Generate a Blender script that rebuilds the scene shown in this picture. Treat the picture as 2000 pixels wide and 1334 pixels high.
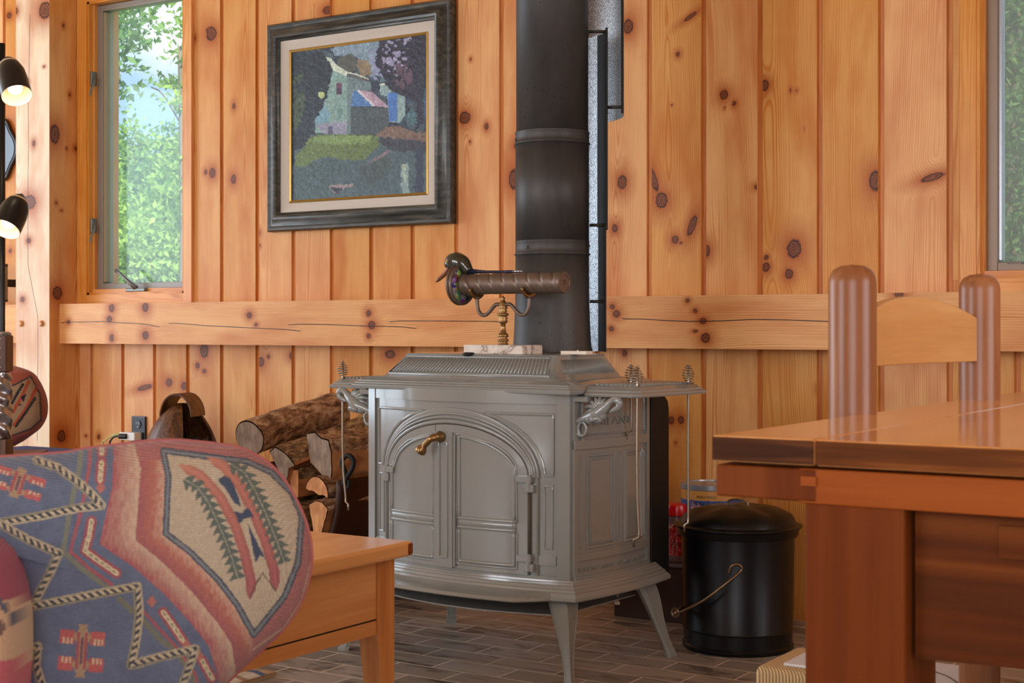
import bpy, bmesh, math, random
import numpy as np
from mathutils import Vector, Matrix

for o in list(bpy.data.objects):
    bpy.data.objects.remove(o)
scene = bpy.context.scene
COL = scene.collection
R = math.radians

# ---------------------------------------------------------------- camera
TH = R(32.9); F = 2880.0; HZ = 641.0; CAMY = -4.2; CAMZ = 0.88
cam_data = bpy.data.cameras.new('camera')
cam = bpy.data.objects.new('camera', cam_data); COL.objects.link(cam)
cam.location = (0, CAMY, CAMZ); cam.rotation_euler = (R(90), 0, TH)
cam_data.sensor_width = 36.0; cam_data.lens = 36.0 * F / 2000.0
cam_data.shift_y = -(667 - HZ) / 2000.0
cam_data.clip_start = 0.05; cam_data.clip_end = 400
cam_data.dof.use_dof = True; cam_data.dof.focus_distance = 4.1; cam_data.dof.aperture_fstop = 13
scene.camera = cam

# ---------------------------------------------------------------- view
scene.view_settings.view_transform = 'Standard'
scene.view_settings.look = 'None'
scene.view_settings.gamma = 1.0
scene.view_settings.exposure = 0.5
scene.view_settings.use_curve_mapping = False
scene.cycles.max_bounces = 10
scene.cycles.diffuse_bounces = 6
scene.cycles.sample_clamp_indirect = 6.0
scene.cycles.use_denoising = True

# ---------------------------------------------------------------- world (sky with clouds)
world = bpy.data.worlds.new('sky'); scene.world = world
world.use_nodes = True
nt = world.node_tree; nt.nodes.clear()
def N(nt, t, **kw):
    n = nt.nodes.new(t)
    for k, v in kw.items():
        setattr(n, k, v)
    return n
tc = N(nt, 'ShaderNodeTexCoord'); sep = N(nt, 'ShaderNodeSeparateXYZ')
nt.links.new(tc.outputs['Generated'], sep.inputs[0])
ramp = N(nt, 'ShaderNodeValToRGB')
ramp.color_ramp.elements[0].position = 0.0; ramp.color_ramp.elements[0].color = (0.50, 0.68, 0.86, 1)
ramp.color_ramp.elements[1].position = 0.5; ramp.color_ramp.elements[1].color = (0.12, 0.30, 0.72, 1)
nt.links.new(sep.outputs['Z'], ramp.inputs[0])
noise = N(nt, 'ShaderNodeTexNoise'); noise.inputs['Scale'].default_value = 5.0; noise.inputs['Detail'].default_value = 6
mp = N(nt, 'ShaderNodeMapping'); mp.inputs['Scale'].default_value = (1, 1, 2.4); mp.inputs['Location'].default_value = (0.35, 0.1, 0.0)
nt.links.new(tc.outputs['Generated'], mp.inputs[0]); nt.links.new(mp.outputs[0], noise.inputs['Vector'])
cr = N(nt, 'ShaderNodeValToRGB'); cr.color_ramp.elements[0].position = 0.44; cr.color_ramp.elements[1].position = 0.62
nt.links.new(noise.outputs[0], cr.inputs[0])
mix = N(nt, 'ShaderNodeMixRGB'); mix.inputs[2].default_value = (0.95, 0.96, 1.0, 1)
nt.links.new(cr.outputs[0], mix.inputs[0]); nt.links.new(ramp.outputs[0], mix.inputs[1])
bg = N(nt, 'ShaderNodeBackground'); bg.inputs['Strength'].default_value = 1.15
nt.links.new(mix.outputs[0], bg.inputs[0])
wo = N(nt, 'ShaderNodeOutputWorld'); nt.links.new(bg.outputs[0], wo.inputs[0])

# ---------------------------------------------------------------- sun (outdoors), left window daylight and added fill lamps
def light(name, kind, loc, rot, energy, color, size=None, size_y=None):
    d = bpy.data.lights.new(name, kind); d.energy = energy; d.color = color
    if kind == 'AREA':
        d.shape = 'RECTANGLE'; d.size = size; d.size_y = size_y
    o = bpy.data.objects.new(name, d); COL.objects.link(o)
    o.location = loc; o.rotation_euler = rot
    return o
sun = light('sun', 'SUN', (0, 0, 10), (R(48), 0, R(62)), 7.5, (1.0, 0.95, 0.86))
sun.data.angle = R(0.6)
# unseen windows: the left is the main light, front and right are added fill
light('daylight_left_window', 'AREA', (-6.55, -2.1, 1.35), (0, R(-90), 0), 52, (0.78, 0.89, 1.0), 1.9, 2.6)
light('fill_front_window_west', 'AREA', (-3.9, -6.25, 1.5), (R(90), 0, 0), 62, (0.93, 0.96, 1.0), 2.2, 1.6)
light('fill_front_window_east', 'AREA', (0.9, -6.25, 1.5), (R(90), 0, 0), 46, (0.95, 0.97, 1.0), 2.2, 1.6)
light('fill_right_window', 'AREA', (3.15, -2.2, 1.5), (0, R(90), 0), 34, (0.95, 0.97, 1.0), 1.5, 2.2)

# ---------------------------------------------------------------- measuring helpers (photo pixel -> place in the room)
CS, SN = math.cos(TH), math.sin(TH)
def PX(px, py, Y=0.0):
    u = (px - 1000) / F; v = (HZ - py) / F
    t = (Y - CAMY) / (CS + SN * u)
    return Vector(((-SN + CS * u) * t, Y, CAMZ + v * t))
def PZ(px, py, z=0.0):
    u = (px - 1000) / F; v = (HZ - py) / F; t = (z - CAMZ) / v
    return Vector(((-SN + CS * u) * t, CAMY + (CS + SN * u) * t, z))
def PD(px, py, d):
    u = (px - 1000) / F; v = (HZ - py) / F
    return Vector(((-SN + CS * u) * d, CAMY + (CS + SN * u) * d, CAMZ + v * d))
def proj(P):
    x = P[..., 0]; y = P[..., 1] - CAMY; z = P[..., 2] - CAMZ
    d = -SN * x + CS * y; r = CS * x + SN * y
    return 1000 + F * r / d, HZ - F * z / d
SA = R(-4); SL = Vector((-2.198, -1.025, 0))       # stove: yaw and the middle of its front
def SF(px, py, y=0.0):
    u = (px - 1000) / F; v = (HZ - py) / F
    rz = Matrix.Rotation(-SA, 3, 'Z')
    o = rz @ (Vector((0, CAMY, CAMZ)) - SL); d = rz @ Vector((-SN + CS * u, CS + SN * u, v))
    t = (y - o.y) / d.y
    return o.x + d.x * t, o.z + d.z * t
def SS(px, py, x=0.331):
    u = (px - 1000) / F; v = (HZ - py) / F
    rz = Matrix.Rotation(-SA, 3, 'Z')
    o = rz @ (Vector((0, CAMY, CAMZ)) - SL); d = rz @ Vector((-SN + CS * u, CS + SN * u, v))
    t = (x - o.x) / d.x
    return o.y + d.y * t, o.z + d.z * t

# ---------------------------------------------------------------- object helpers
def srgb(r, g, b):
    def f(c):
        c /= 255.0
        return c / 12.92 if c <= 0.04045 else ((c + 0.055) / 1.055) ** 2.4
    return (f(r), f(g), f(b), 1.0)
def tag(o, label=None, cat=None, group=None, kind=None):
    if label: o['label'] = label
    if cat: o['category'] = cat
    if group: o['group'] = group
    if kind: o['kind'] = kind
    return o
def thing(name, label, cat, loc=(0, 0, 0), rz=0.0, group=None):
    o = bpy.data.objects.new(name, None); COL.objects.link(o)
    o.location = loc; o.rotation_euler = (0, 0, rz); o.empty_display_size = 0.1
    return tag(o, label, cat, group)
def link(name, me, mat, parent=None, smooth=False, label=None):
    o = bpy.data.objects.new(name, me); COL.objects.link(o)
    if mat is not None:
        for m in (mat if isinstance(mat, (list, tuple)) else [mat]):
            me.materials.append(m)
    if parent is not None: o.parent = parent
    if label: o['label'] = label
    if smooth:
        me.polygons.foreach_set('use_smooth', [True] * len(me.polygons))
        if smooth != 'all':
            me.set_sharp_from_angle(angle=R(22 if smooth == 'base' else 38))
    return o
def obj(name, bm, mat, parent=None, smooth=False, bevel=0, seg=2, label=None, origin=None):
    bmesh.ops.recalc_face_normals(bm, faces=bm.faces[:])
    me = bpy.data.meshes.new(name); 
    if origin is not None:
        bmesh.ops.translate(bm, verts=bm.verts[:], vec=-Vector(origin))
    bm.to_mesh(me); bm.free()
    o = link(name, me, mat, parent, smooth, label)
    if origin is not None: o.location = origin
    if bevel:
        b = o.modifiers.new('bevel', 'BEVEL'); b.width = bevel; b.segments = seg; b.limit_method = 'ANGLE'; b.angle_limit = R(40)
        b.harden_normals = False
    return o
def box(bm, x0, x1, y0, y1, z0, z1, mi=0):
    vs = [bm.verts.new(p) for p in ((x0, y0, z0), (x1, y0, z0), (x1, y1, z0), (x0, y1, z0), (x0, y0, z1), (x1, y0, z1), (x1, y1, z1), (x0, y1, z1))]
    for f in ((0, 3, 2, 1), (4, 5, 6, 7), (0, 1, 5, 4), (1, 2, 6, 5), (2, 3, 7, 6), (3, 0, 4, 7)):
        fc = bm.faces.new([vs[i] for i in f]); fc.material_index = mi
    return vs
def mkbox(*a): bm = bmesh.new(); box(bm, *a); return bm
def frame_of(t):
    t = t.normalized(); a = Vector((0, 0, 1)) if abs(t.z) < 0.9 else Vector((1, 0, 0))
    u = t.cross(a).normalized(); return u, t.cross(u).normalized()
def tube(bm, pts, rad, n=12, caps=True, closed=False, sq=1.0, mi=0):
    pts = [Vector(p) for p in pts]; m = len(pts)
    if not isinstance(rad, (list, tuple)): rad = [rad] * m
    rings = []; u = None
    for i, p in enumerate(pts):
        if closed: t = pts[(i + 1) % m] - pts[i - 1]
        else: t = pts[min(i + 1, m - 1)] - pts[max(i - 1, 0)]
        t.normalize()
        if u is None: u, v = frame_of(t)
        else:
            u = (u - t * u.dot(t))
            if u.length < 1e-6: u, v = frame_of(t)
            u.normalize()
        v = t.cross(u)
        rings.append([bm.verts.new(p + (u * math.cos(2 * math.pi * k / n) + v * math.sin(2 * math.pi * k / n) * sq) * rad[i]) for k in range(n)])
    for i in range(m if closed else m - 1):
        a, b = rings[i], rings[(i + 1) % m]
        for k in range(n):
            f = bm.faces.new((a[k], a[(k + 1) % n], b[(k + 1) % n], b[k])); f.material_index = mi
    if caps and not closed:
        bm.faces.new(rings[0][::-1]).material_index = mi; bm.faces.new(rings[-1]).material_index = mi
    return rings
def lathe(bm, prof, c=(0, 0, 0), n=32, axis='Z', mi=0, caps=True):
    c = Vector(c); rings = []
    for r, h in prof:
        ring = []
        for k in range(n):
            a = 2 * math.pi * k / n; q = (r * math.cos(a), r * math.sin(a), h)
            if axis == 'X': q = (h, r * math.cos(a), r * math.sin(a))
            if axis == 'Y': q = (r * math.cos(a), h, r * math.sin(a))
            ring.append(bm.verts.new(c + Vector(q)))
        rings.append(ring)
    for a, b in zip(rings, rings[1:]):
        for k in range(n):
            bm.faces.new((a[k], a[(k + 1) % n], b[(k + 1) % n], b[k])).material_index = mi
    if caps:
        for rg, (r, h) in ((rings[0][::-1], prof[0]), (rings[-1], prof[-1])):
            if r > 1e-5: bm.faces.new(rg).material_index = mi
    return rings
def loft(bm, rings, caps=True, mi=0):
    vr = [[bm.verts.new(p) for p in r] for r in rings]; n = len(vr[0])
    for a, b in zip(vr, vr[1:]):
        for k in range(n):
            bm.faces.new((a[k], a[(k + 1) % n], b[(k + 1) % n], b[k])).material_index = mi
    if caps:
        bm.faces.new(vr[0][::-1]).material_index = mi; bm.faces.new(vr[-1]).material_index = mi
def smooth_path(pts, n=8, closed=False):
    pts = [Vector(p) for p in pts]; out = []; m = len(pts)
    rng = range(m if closed else m - 1)
    for i in rng:
        g = lambda k: pts[k % m] if closed else pts[max(0, min(m - 1, k))]
        p0, p1, p2, p3 = g(i - 1), g(i), g(i + 1), g(i + 2)
        for k in range(n):
            t = k / n
            out.append(0.5 * ((2 * p1) + (p2 - p0) * t + (2 * p0 - 5 * p1 + 4 * p2 - p3) * t * t + (3 * p1 - p0 - 3 * p2 + p3) * t ** 3))
    if not closed: out.append(pts[-1])
    return out
def text_mesh(body, size, depth, font_off=0.0):
    cu = bpy.data.curves.new('lettering', 'FONT'); cu.body = body; cu.size = size; cu.extrude = depth; cu.resolution_u = 2
    cu.align_x = 'LEFT'; cu.offset = font_off
    o = bpy.data.objects.new('lettering_tmp', cu); COL.objects.link(o)
    dg = bpy.context.evaluated_depsgraph_get()
    me = bpy.data.meshes.new_from_object(o.evaluated_get(dg)); bpy.data.objects.remove(o)
    me.materials.clear()
    return me

# ---------------------------------------------------------------- numpy noise and painting tools
_rs = np.random.RandomState(7); _perm = _rs.rand(256, 256)
def vnoise(x, y):
    x = np.asarray(x, float); y = np.asarray(y, float)
    xi = np.floor(x).astype(int); yi = np.floor(y).astype(int); fx = x - xi; fy = y - yi
    fx = fx * fx * (3 - 2 * fx); fy = fy * fy * (3 - 2 * fy)
    g = lambda a, b: _perm[a % 256, b % 256]
    return (g(xi, yi) * (1 - fx) + g(xi + 1, yi) * fx) * (1 - fy) + (g(xi, yi + 1) * (1 - fx) + g(xi + 1, yi + 1) * fx) * fy
def fbm(x, y, o=4):
    s = 0; a = 0.5
    for i in range(o):
        s = s + a * vnoise(x * 2 ** i + 17.3 * i, y * 2 ** i + 5.1 * i); a *= 0.5
    return s / (1 - 0.5 ** o)
def inpoly(x, y, P):
    r = np.zeros(x.shape, bool); n = len(P)
    for i in range(n):
        x0, y0 = P[i]; x1, y1 = P[(i + 1) % n]
        if y0 == y1: continue
        c = ((y0 > y) != (y1 > y)) & (x < (x1 - x0) * (y - y0) / (y1 - y0) + x0)
        r ^= c
    return r
def polydist(x, y, P):
    """distance to a polyline, arc length of the nearest point and signed side"""
    best = np.full(x.shape, 1e9); arc = np.zeros(x.shape); side = np.zeros(x.shape); L = 0.0
    for (x0, y0), (x1, y1) in zip(P, P[1:]):
        dx, dy = x1 - x0, y1 - y0; l = math.hypot(dx, dy)
        if l < 1e-9: continue
        t = np.clip(((x - x0) * dx + (y - y0) * dy) / l ** 2, 0, 1)
        d = np.hypot(x - x0 - t * dx, y - y0 - t * dy)
        s = np.sign((x - x0) * dy - (y - y0) * dx)
        m = d < best
        best = np.where(m, d, best); arc = np.where(m, L + t * l, arc); side = np.where(m, s, side); L += l
    return best, arc, side
def lin(c):
    return np.array(srgb(*c)[:3])
def set_color(me, arr, name='paint'):
    at = me.color_attributes.new(name, 'FLOAT_COLOR', 'POINT')
    buf = np.ones((len(me.vertices), 4), np.float32); buf[:, :3] = arr
    at.data.foreach_set('color', buf.ravel())
def set_float(me, arr, name):
    at = me.attributes.new(name, 'FLOAT', 'POINT'); at.data.foreach_set('value', np.asarray(arr, np.float32))
# ---------------------------------------------------------------- materials
MATS = {}
def newmat(name):
    m = bpy.data.materials.new(name); m.use_nodes = True; nt = m.node_tree; nt.nodes.clear()
    out = N(nt, 'ShaderNodeOutputMaterial'); p = N(nt, 'ShaderNodeBsdfPrincipled')
    nt.links.new(p.outputs[0], out.inputs[0]); MATS[name] = m
    return m, nt, p
def inp(nt, sock, v):
    if hasattr(v, 'links') or isinstance(v, bpy.types.NodeSocket): nt.links.new(v, sock)
    else: sock.default_value = v
def math_(nt, op, a, b=None, c=None, clamp=False):
    n = N(nt, 'ShaderNodeMath', operation=op); n.use_clamp = clamp
    inp(nt, n.inputs[0], a)
    if b is not None: inp(nt, n.inputs[1], b)
    if c is not None: inp(nt, n.inputs[2], c)
    return n.outputs[0]
def mixc(nt, f, a, b, mode='MIX'):
    n = N(nt, 'ShaderNodeMixRGB', blend_type=mode); inp(nt, n.inputs[0], f); inp(nt, n.inputs[1], a); inp(nt, n.inputs[2], b)
    return n.outputs[0]
def rampn(nt, f, stops, interp='LINEAR'):
    n = N(nt, 'ShaderNodeValToRGB'); r = n.color_ramp; r.interpolation = interp
    while len(r.elements) < len(stops): r.elements.new(0.5)
    for e, (p, c) in zip(r.elements, stops): e.position = p; e.color = c if len(c) == 4 else (*c, 1)
    inp(nt, n.inputs[0], f); return n.outputs[0]
def noisen(nt, vec, scale, detail=3, rough=0.5, dist=0.0):
    n = N(nt, 'ShaderNodeTexNoise'); n.inputs['Scale'].default_value = scale; n.inputs['Detail'].default_value = detail
    n.inputs['Roughness'].default_value = rough; n.inputs['Distortion'].default_value = dist
    if vec is not None: nt.links.new(vec, n.inputs['Vector'])
    return n.outputs[0]
def attr(nt, name, out='Fac'):
    n = N(nt, 'ShaderNodeAttribute'); n.attribute_name = name; return n.outputs[out]
def combine(nt, x, y, z):
    n = N(nt, 'ShaderNodeCombineXYZ'); inp(nt, n.inputs[0], x); inp(nt, n.inputs[1], y); inp(nt, n.inputs[2], z); return n.outputs[0]
def bump(nt, p, h, strength=0.2, dist=0.001):
    b = N(nt, 'ShaderNodeBump'); b.inputs['Strength'].default_value = strength; b.inputs['Distance'].default_value = dist
    nt.links.new(h, b.inputs['Height']); nt.links.new(b.outputs[0], p.inputs['Normal'])
def mapped(nt, scale=(1, 1, 1), rot=(0, 0, 0), loc=(0, 0, 0), out='Object'):
    t = N(nt, 'ShaderNodeTexCoord'); m = N(nt, 'ShaderNodeMapping')
    m.inputs['Scale'].default_value = scale; m.inputs['Rotation'].default_value = rot; m.inputs['Location'].default_value = loc
    nt.links.new(t.outputs[out], m.inputs[0]); return m.outputs[0]

def pine_mat(name, light, mid, dark, rough=0.42):
    """knotty pine read from the per-board attributes: ring coordinate, knot distance, crack distance, board tone"""
    m, nt, p = newmat(name)
    ring = attr(nt, 'ring'); along = attr(nt, 'along'); kn = attr(nt, 'knot'); ck = attr(nt, 'crack'); tone = attr(nt, 'tone')
    v1 = combine(nt, math_(nt, 'MULTIPLY', ring, 60.0), math_(nt, 'MULTIPLY', along, 1.2), math_(nt, 'MULTIPLY', tone, 31.0))
    n1 = noisen(nt, v1, 1.0, 2, 0.5)
    ph = math_(nt, 'ADD', math_(nt, 'MULTIPLY', ring, 1250.0), math_(nt, 'MULTIPLY', n1, 16.0))
    w = math_(nt, 'MULTIPLY_ADD', math_(nt, 'SINE', ph), 0.5, 0.5)
    w = math_(nt, 'POWER', w, 2.2)
    v2 = combine(nt, math_(nt, 'MULTIPLY', ring, 900.0), math_(nt, 'MULTIPLY', along, 9.0), math_(nt, 'MULTIPLY', tone, 13.0))
    fine = noisen(nt, v2, 1.0, 3, 0.6)
    amp = noisen(nt, combine(nt, math_(nt, 'MULTIPLY', ring, 22.0), math_(nt, 'MULTIPLY', along, 1.6), tone), 1.0, 2)
    amp = math_(nt, 'MULTIPLY', math_(nt, 'SUBTRACT', amp, 0.30, clamp=True), 1.5, clamp=True)
    g = math_(nt, 'ADD', math_(nt, 'MULTIPLY', math_(nt, 'MULTIPLY', w, amp), 0.78), math_(nt, 'MULTIPLY', fine, 0.30))
    base = rampn(nt, g, [(0.05, light), (0.42, mid), (0.9, dark)])
    blot = noisen(nt, combine(nt, math_(nt, 'MULTIPLY', ring, 12.0), math_(nt, 'MULTIPLY', along, 3.0), math_(nt, 'MULTIPLY', tone, 7.0)), 1.0, 3)
    base = mixc(nt, math_(nt, 'MULTIPLY', math_(nt, 'SUBTRACT', blot, 0.44, clamp=True), 2.2, clamp=True), base, srgb(192, 104, 36))
    tn = math_(nt, 'MULTIPLY', math_(nt, 'SUBTRACT', tone, 0.5), 0.30)
    hs = N(nt, 'ShaderNodeHueSaturation'); nt.links.new(base, hs.inputs['Color'])
    nt.links.new(math_(nt, 'ADD', tn, 1.0), hs.inputs['Value']); nt.links.new(math_(nt, 'SUBTRACT', 1.0, math_(nt, 'MULTIPLY', tn, 0.8)), hs.inputs['Saturation'])
    base = hs.outputs[0]
    # knots
    kn = math_(nt, 'ADD', kn, math_(nt, 'MULTIPLY', math_(nt, 'SUBTRACT', noisen(nt, combine(nt, math_(nt, 'MULTIPLY', attr(nt, 'across'), 90.0), math_(nt, 'MULTIPLY', along, 90.0), 0.0), 1.0, 3), 0.5), 0.5))
    halo = rampn(nt, math_(nt, 'MULTIPLY', kn, 0.25), [(0.24, (0.9,) * 3), (0.34, (0.70,) * 3), (0.60, (0.32,) * 3), (0.98, (0, 0, 0))])
    base = mixc(nt, halo, base, srgb(172, 84, 26))
    rings = math_(nt, 'MULTIPLY_ADD', math_(nt, 'SINE', math_(nt, 'MULTIPLY', kn, 22.0)), 0.5, 0.5)
    core = mixc(nt, rings, srgb(92, 42, 20), srgb(140, 78, 40))
    cm = rampn(nt, math_(nt, 'MULTIPLY', kn, 0.25), [(0.20, (1, 1, 1)), (0.25, (0, 0, 0))])
    base = mixc(nt, cm, base, core)
    rim = rampn(nt, math_(nt, 'MULTIPLY', kn, 0.25), [(0.17, (0, 0, 0)), (0.22, (0.9,) * 3), (0.27, (0, 0, 0))])
    base = mixc(nt, rim, base, srgb(48, 18, 8))
    cmask = rampn(nt, math_(nt, 'MULTIPLY', math_(nt, 'ABSOLUTE', ck), 100.0), [(0.10, (1, 1, 1)), (0.18, (0, 0, 0))])
    base = mixc(nt, cmask, base, srgb(50, 24, 12))
    nt.links.new(base, p.inputs['Base Color']); p.inputs['Roughness'].default_value = rough
    p.inputs['Specular IOR Level'].default_value = 0.28
    h = math_(nt, 'SUBTRACT', g, math_(nt, 'MULTIPLY', cmask, 1.0))
    bump(nt, p, h, 0.14, 0.001)
    return m
pine = pine_mat('knotty_pine', srgb(234, 180, 114), srgb(210, 138, 72), srgb(160, 80, 30))
pine_daylit = pine_mat('daylit_pine_post', srgb(234, 212, 178), srgb(220, 188, 146), srgb(186, 142, 96))  # daylight on the post front is put into this paler pine colour
pine_trim = pine_mat('pine_trim', srgb(234, 172, 98), srgb(212, 136, 60), srgb(174, 92, 32), 0.28)

def wood_mat(name, c0, c1, c2, axis=0, scale=18, rough=0.3, knots=0.0, bumpv=0.08, spec=0.5, fineamt=0.35, wf=40.0, wamt=0.35):
    m, nt, p = newmat(name)
    sc = [scale, scale, scale]; sc[axis] = scale * 0.06
    v = mapped(nt, tuple(sc))
    n1 = noisen(nt, v, 1.0, 4, 0.55, 0.6)
    w = math_(nt, 'MULTIPLY_ADD', math_(nt, 'SINE', math_(nt, 'MULTIPLY', n1, wf)), 0.5, 0.5)
    sc2 = [scale * 14] * 3; sc2[axis] = scale * 0.5
    fine = noisen(nt, mapped(nt, tuple(sc2)), 1.0, 3, 0.6)
    g = math_(nt, 'ADD', math_(nt, 'MULTIPLY', w, wamt), math_(nt, 'MULTIPLY', fine, fineamt))
    big = noisen(nt, v, 0.35, 2)
    g = math_(nt, 'ADD', g, math_(nt, 'MULTIPLY', math_(nt, 'SUBTRACT', big, 0.5), 0.6), clamp=True)
    col = rampn(nt, g, [(0.08, c0), (0.36, c1), (0.75, c2)])
    if knots:
        vo = N(nt, 'ShaderNodeTexVoronoi'); vo.inputs['Scale'].default_value = knots
        nt.links.new(mapped(nt, (1, 1, 1), loc=(0.31, 0.17, 0.45)), vo.inputs['Vector'])
        k = rampn(nt, vo.outputs['Distance'], [(0.06, (1, 1, 1)), (0.13, (0, 0, 0))])
        col = mixc(nt, k, col, srgb(40, 20, 12))
    nt.links.new(col, p.inputs['Base Color']); p.inputs['Roughness'].default_value = rough
    p.inputs['Specular IOR Level'].default_value = spec
    bump(nt, p, g, bumpv, 0.001)
    return m
groove_m = wood_mat('pine_groove', srgb(226, 150, 76), srgb(214, 134, 60), srgb(190, 108, 44), 2, 16, 0.5)
cherry_x = wood_mat('coffee_table_cherry_across', srgb(232, 176, 114), srgb(218, 154, 90), srgb(192, 124, 64), 1, 9, 0.22, spec=0.6, wf=20, wamt=.2)
cherry_z = wood_mat('coffee_table_cherry_upright', srgb(226, 164, 98), srgb(208, 138, 74), srgb(172, 102, 48), 2, 12, 0.3, wf=24, wamt=.25)
cherry_end = wood_mat('coffee_table_end_grain', srgb(150, 78, 34), srgb(124, 58, 24), srgb(90, 40, 18), 0, 40, 0.3)
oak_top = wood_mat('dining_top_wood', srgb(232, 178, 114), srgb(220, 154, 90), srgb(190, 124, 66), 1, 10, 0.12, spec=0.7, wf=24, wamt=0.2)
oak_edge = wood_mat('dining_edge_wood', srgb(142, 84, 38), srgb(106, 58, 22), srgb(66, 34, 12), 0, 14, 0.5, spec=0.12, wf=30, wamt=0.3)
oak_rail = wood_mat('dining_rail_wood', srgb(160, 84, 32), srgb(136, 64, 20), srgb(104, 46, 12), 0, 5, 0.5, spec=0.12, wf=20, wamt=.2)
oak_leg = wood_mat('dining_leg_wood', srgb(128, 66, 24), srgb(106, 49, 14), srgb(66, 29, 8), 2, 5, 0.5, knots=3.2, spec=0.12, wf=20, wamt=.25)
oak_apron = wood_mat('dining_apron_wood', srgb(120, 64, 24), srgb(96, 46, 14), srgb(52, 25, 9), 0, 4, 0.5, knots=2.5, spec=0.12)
chair_post = wood_mat('chair_post_wood', srgb(170, 116, 76), srgb(146, 92, 56), srgb(116, 68, 40), 2, 20, 0.32, spec=0.45, wf=16, wamt=0.3)
chair_slat = wood_mat('chair_slat_wood', srgb(222, 176, 116), srgb(206, 154, 94), srgb(176, 124, 72), 1, 8, 0.4, wf=14, wamt=.2)
dark_red_wood = wood_mat('dark_red_wood', srgb(112, 48, 32), srgb(84, 34, 24), srgb(56, 22, 16), 0, 16, 0.3)
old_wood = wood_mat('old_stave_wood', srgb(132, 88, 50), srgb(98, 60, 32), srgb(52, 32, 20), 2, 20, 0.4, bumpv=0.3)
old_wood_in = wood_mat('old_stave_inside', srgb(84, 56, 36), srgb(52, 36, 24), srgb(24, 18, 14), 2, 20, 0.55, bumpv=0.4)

def simple(name, col, rough=0.5, metal=0.0, spec=0.5, nscale=0, namt=0.15, bumpamt=0.0, coat=0.0):
    m, nt, p = newmat(name)
    if nscale:
        n = noisen(nt, mapped(nt), nscale, 4, 0.6)
        hs = N(nt, 'ShaderNodeHueSaturation'); hs.inputs['Color'].default_value = col
        nt.links.new(math_(nt, 'MULTIPLY_ADD', n, 2 * namt, 1.0 - namt), hs.inputs['Value'])
        nt.links.new(hs.outputs[0], p.inputs['Base Color'])
        if bumpamt: bump(nt, p, n, bumpamt, 0.002)
    else: p.inputs['Base Color'].default_value = col
    p.inputs['Roughness'].default_value = rough; p.inputs['Metallic'].default_value = metal
    p.inputs['Specular IOR Level'].default_value = spec; p.inputs['Coat Weight'].default_value = coat
    if coat: p.inputs['Coat Roughness'].default_value = 0.08
    return m
enamel = simple('sand_grey_enamel', srgb(138, 141, 137), 0.17, 0, 0.6, 9, 0.05, 0.04, 0.4)
enamel_matte = simple('sand_grey_casting', srgb(136, 137, 130), 0.5, 0, 0.4, 200, 0.12, 0.25)
iron_black = simple('black_iron', srgb(22, 21, 21), 0.55, 0.0, 0.3, 30, 0.3)
steel_rod = simple('nickel_rod', srgb(170, 158, 140), 0.28, 1.0, 0.5, 60, 0.2)
brass = simple('aged_brass', srgb(150, 118, 76), 0.3, 0.9, 0.5, 40, 0.25)
bronze = simple('brown_patina_brass', srgb(116, 100, 88), 0.42, 0.6, 0.5, 30, 0.2)
hinge_dark = simple('hinge_pin_dark', srgb(70, 66, 60), 0.5, 0.3)
rope_gasket = simple('door_gasket_gap', srgb(78, 70, 56), 0.8)
black_lamp = simple('black_lamp_metal', srgb(20, 20, 22), 0.35, 0.2, 0.6)
white_in = simple('lamp_inner_cream', srgb(226, 208, 180), 0.5)
silver = simple('embossed_silver', srgb(176, 178, 186), 0.22, 0.95, 0.5, 25, 0.3, 0.4)
alu = simple('grey_window_vinyl', srgb(140, 132, 122), 0.4, 0.1)
bronze_frame = simple('taupe_window_frame', srgb(142, 124, 106), 0.4, 0.2)
hardware = simple('pewter_hardware', srgb(120, 122, 116), 0.35, 0.5)
black_plastic = simple('black_plastic', srgb(24, 26, 32), 0.3, 0, 0.5)
white_plastic = simple('white_plastic', srgb(228, 224, 216), 0.4)
cord_m = simple('black_cord', srgb(30, 26, 22), 0.5)
cord_yellow = simple('yellow_cord', srgb(190, 186, 110), 0.5)
bucket_m = simple('black_bucket_paint', srgb(11, 11, 12), 0.34, 0.0, 0.3, 20, 0.25, 0.06)
wire_m = simple('galvanised_wire', srgb(150, 126, 100), 0.35, 0.9)
red_lid = simple('red_plastic_lid', srgb(206, 16, 22), 0.25, 0, 0.6)
tin_top = simple('clear_grey_tin_rim', srgb(170, 172, 178), 0.25, 0.5)
linen = simple('linen_liner', srgb(204, 194, 180), 0.8, 0, 0.2, 300, 0.08, 0.2)
gold = simple('gold_fillet', srgb(206, 164, 84), 0.3, 0.8)
white_paint_tag = simple('cream_tile', srgb(234, 224, 206), 0.4)
paper_m = simple('white_paper', srgb(228, 230, 234), 0.7, 0, 0.2, 40, 0.04)
bill_m = simple('duck_bill_brown', srgb(140, 86, 58), 0.3, 0, 0.5, 60, 0.2, 0, 0.5)
duck_m = simple('duck_green_black', srgb(48, 50, 40), 0.16, 0.1, 0.6, 30, 0.5, 0, 0.6)
bark_edge = simple('log_strap_brown', srgb(60, 34, 20), 0.5, 0, 0.4, 20, 0.3, 0.2)
copper_dark = simple('dark_brown_tub_metal', srgb(70, 34, 18), 0.4, 0.35, 0.5, 14, 0.35, 0.1)
wicker = simple('woven_wicker', srgb(132, 96, 66), 0.6, 0, 0.3, 120, 0.35, 0.3)
ink_blue = simple('pen_barrel_blue', srgb(44, 46, 70), 0.3, 0.2)

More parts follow.
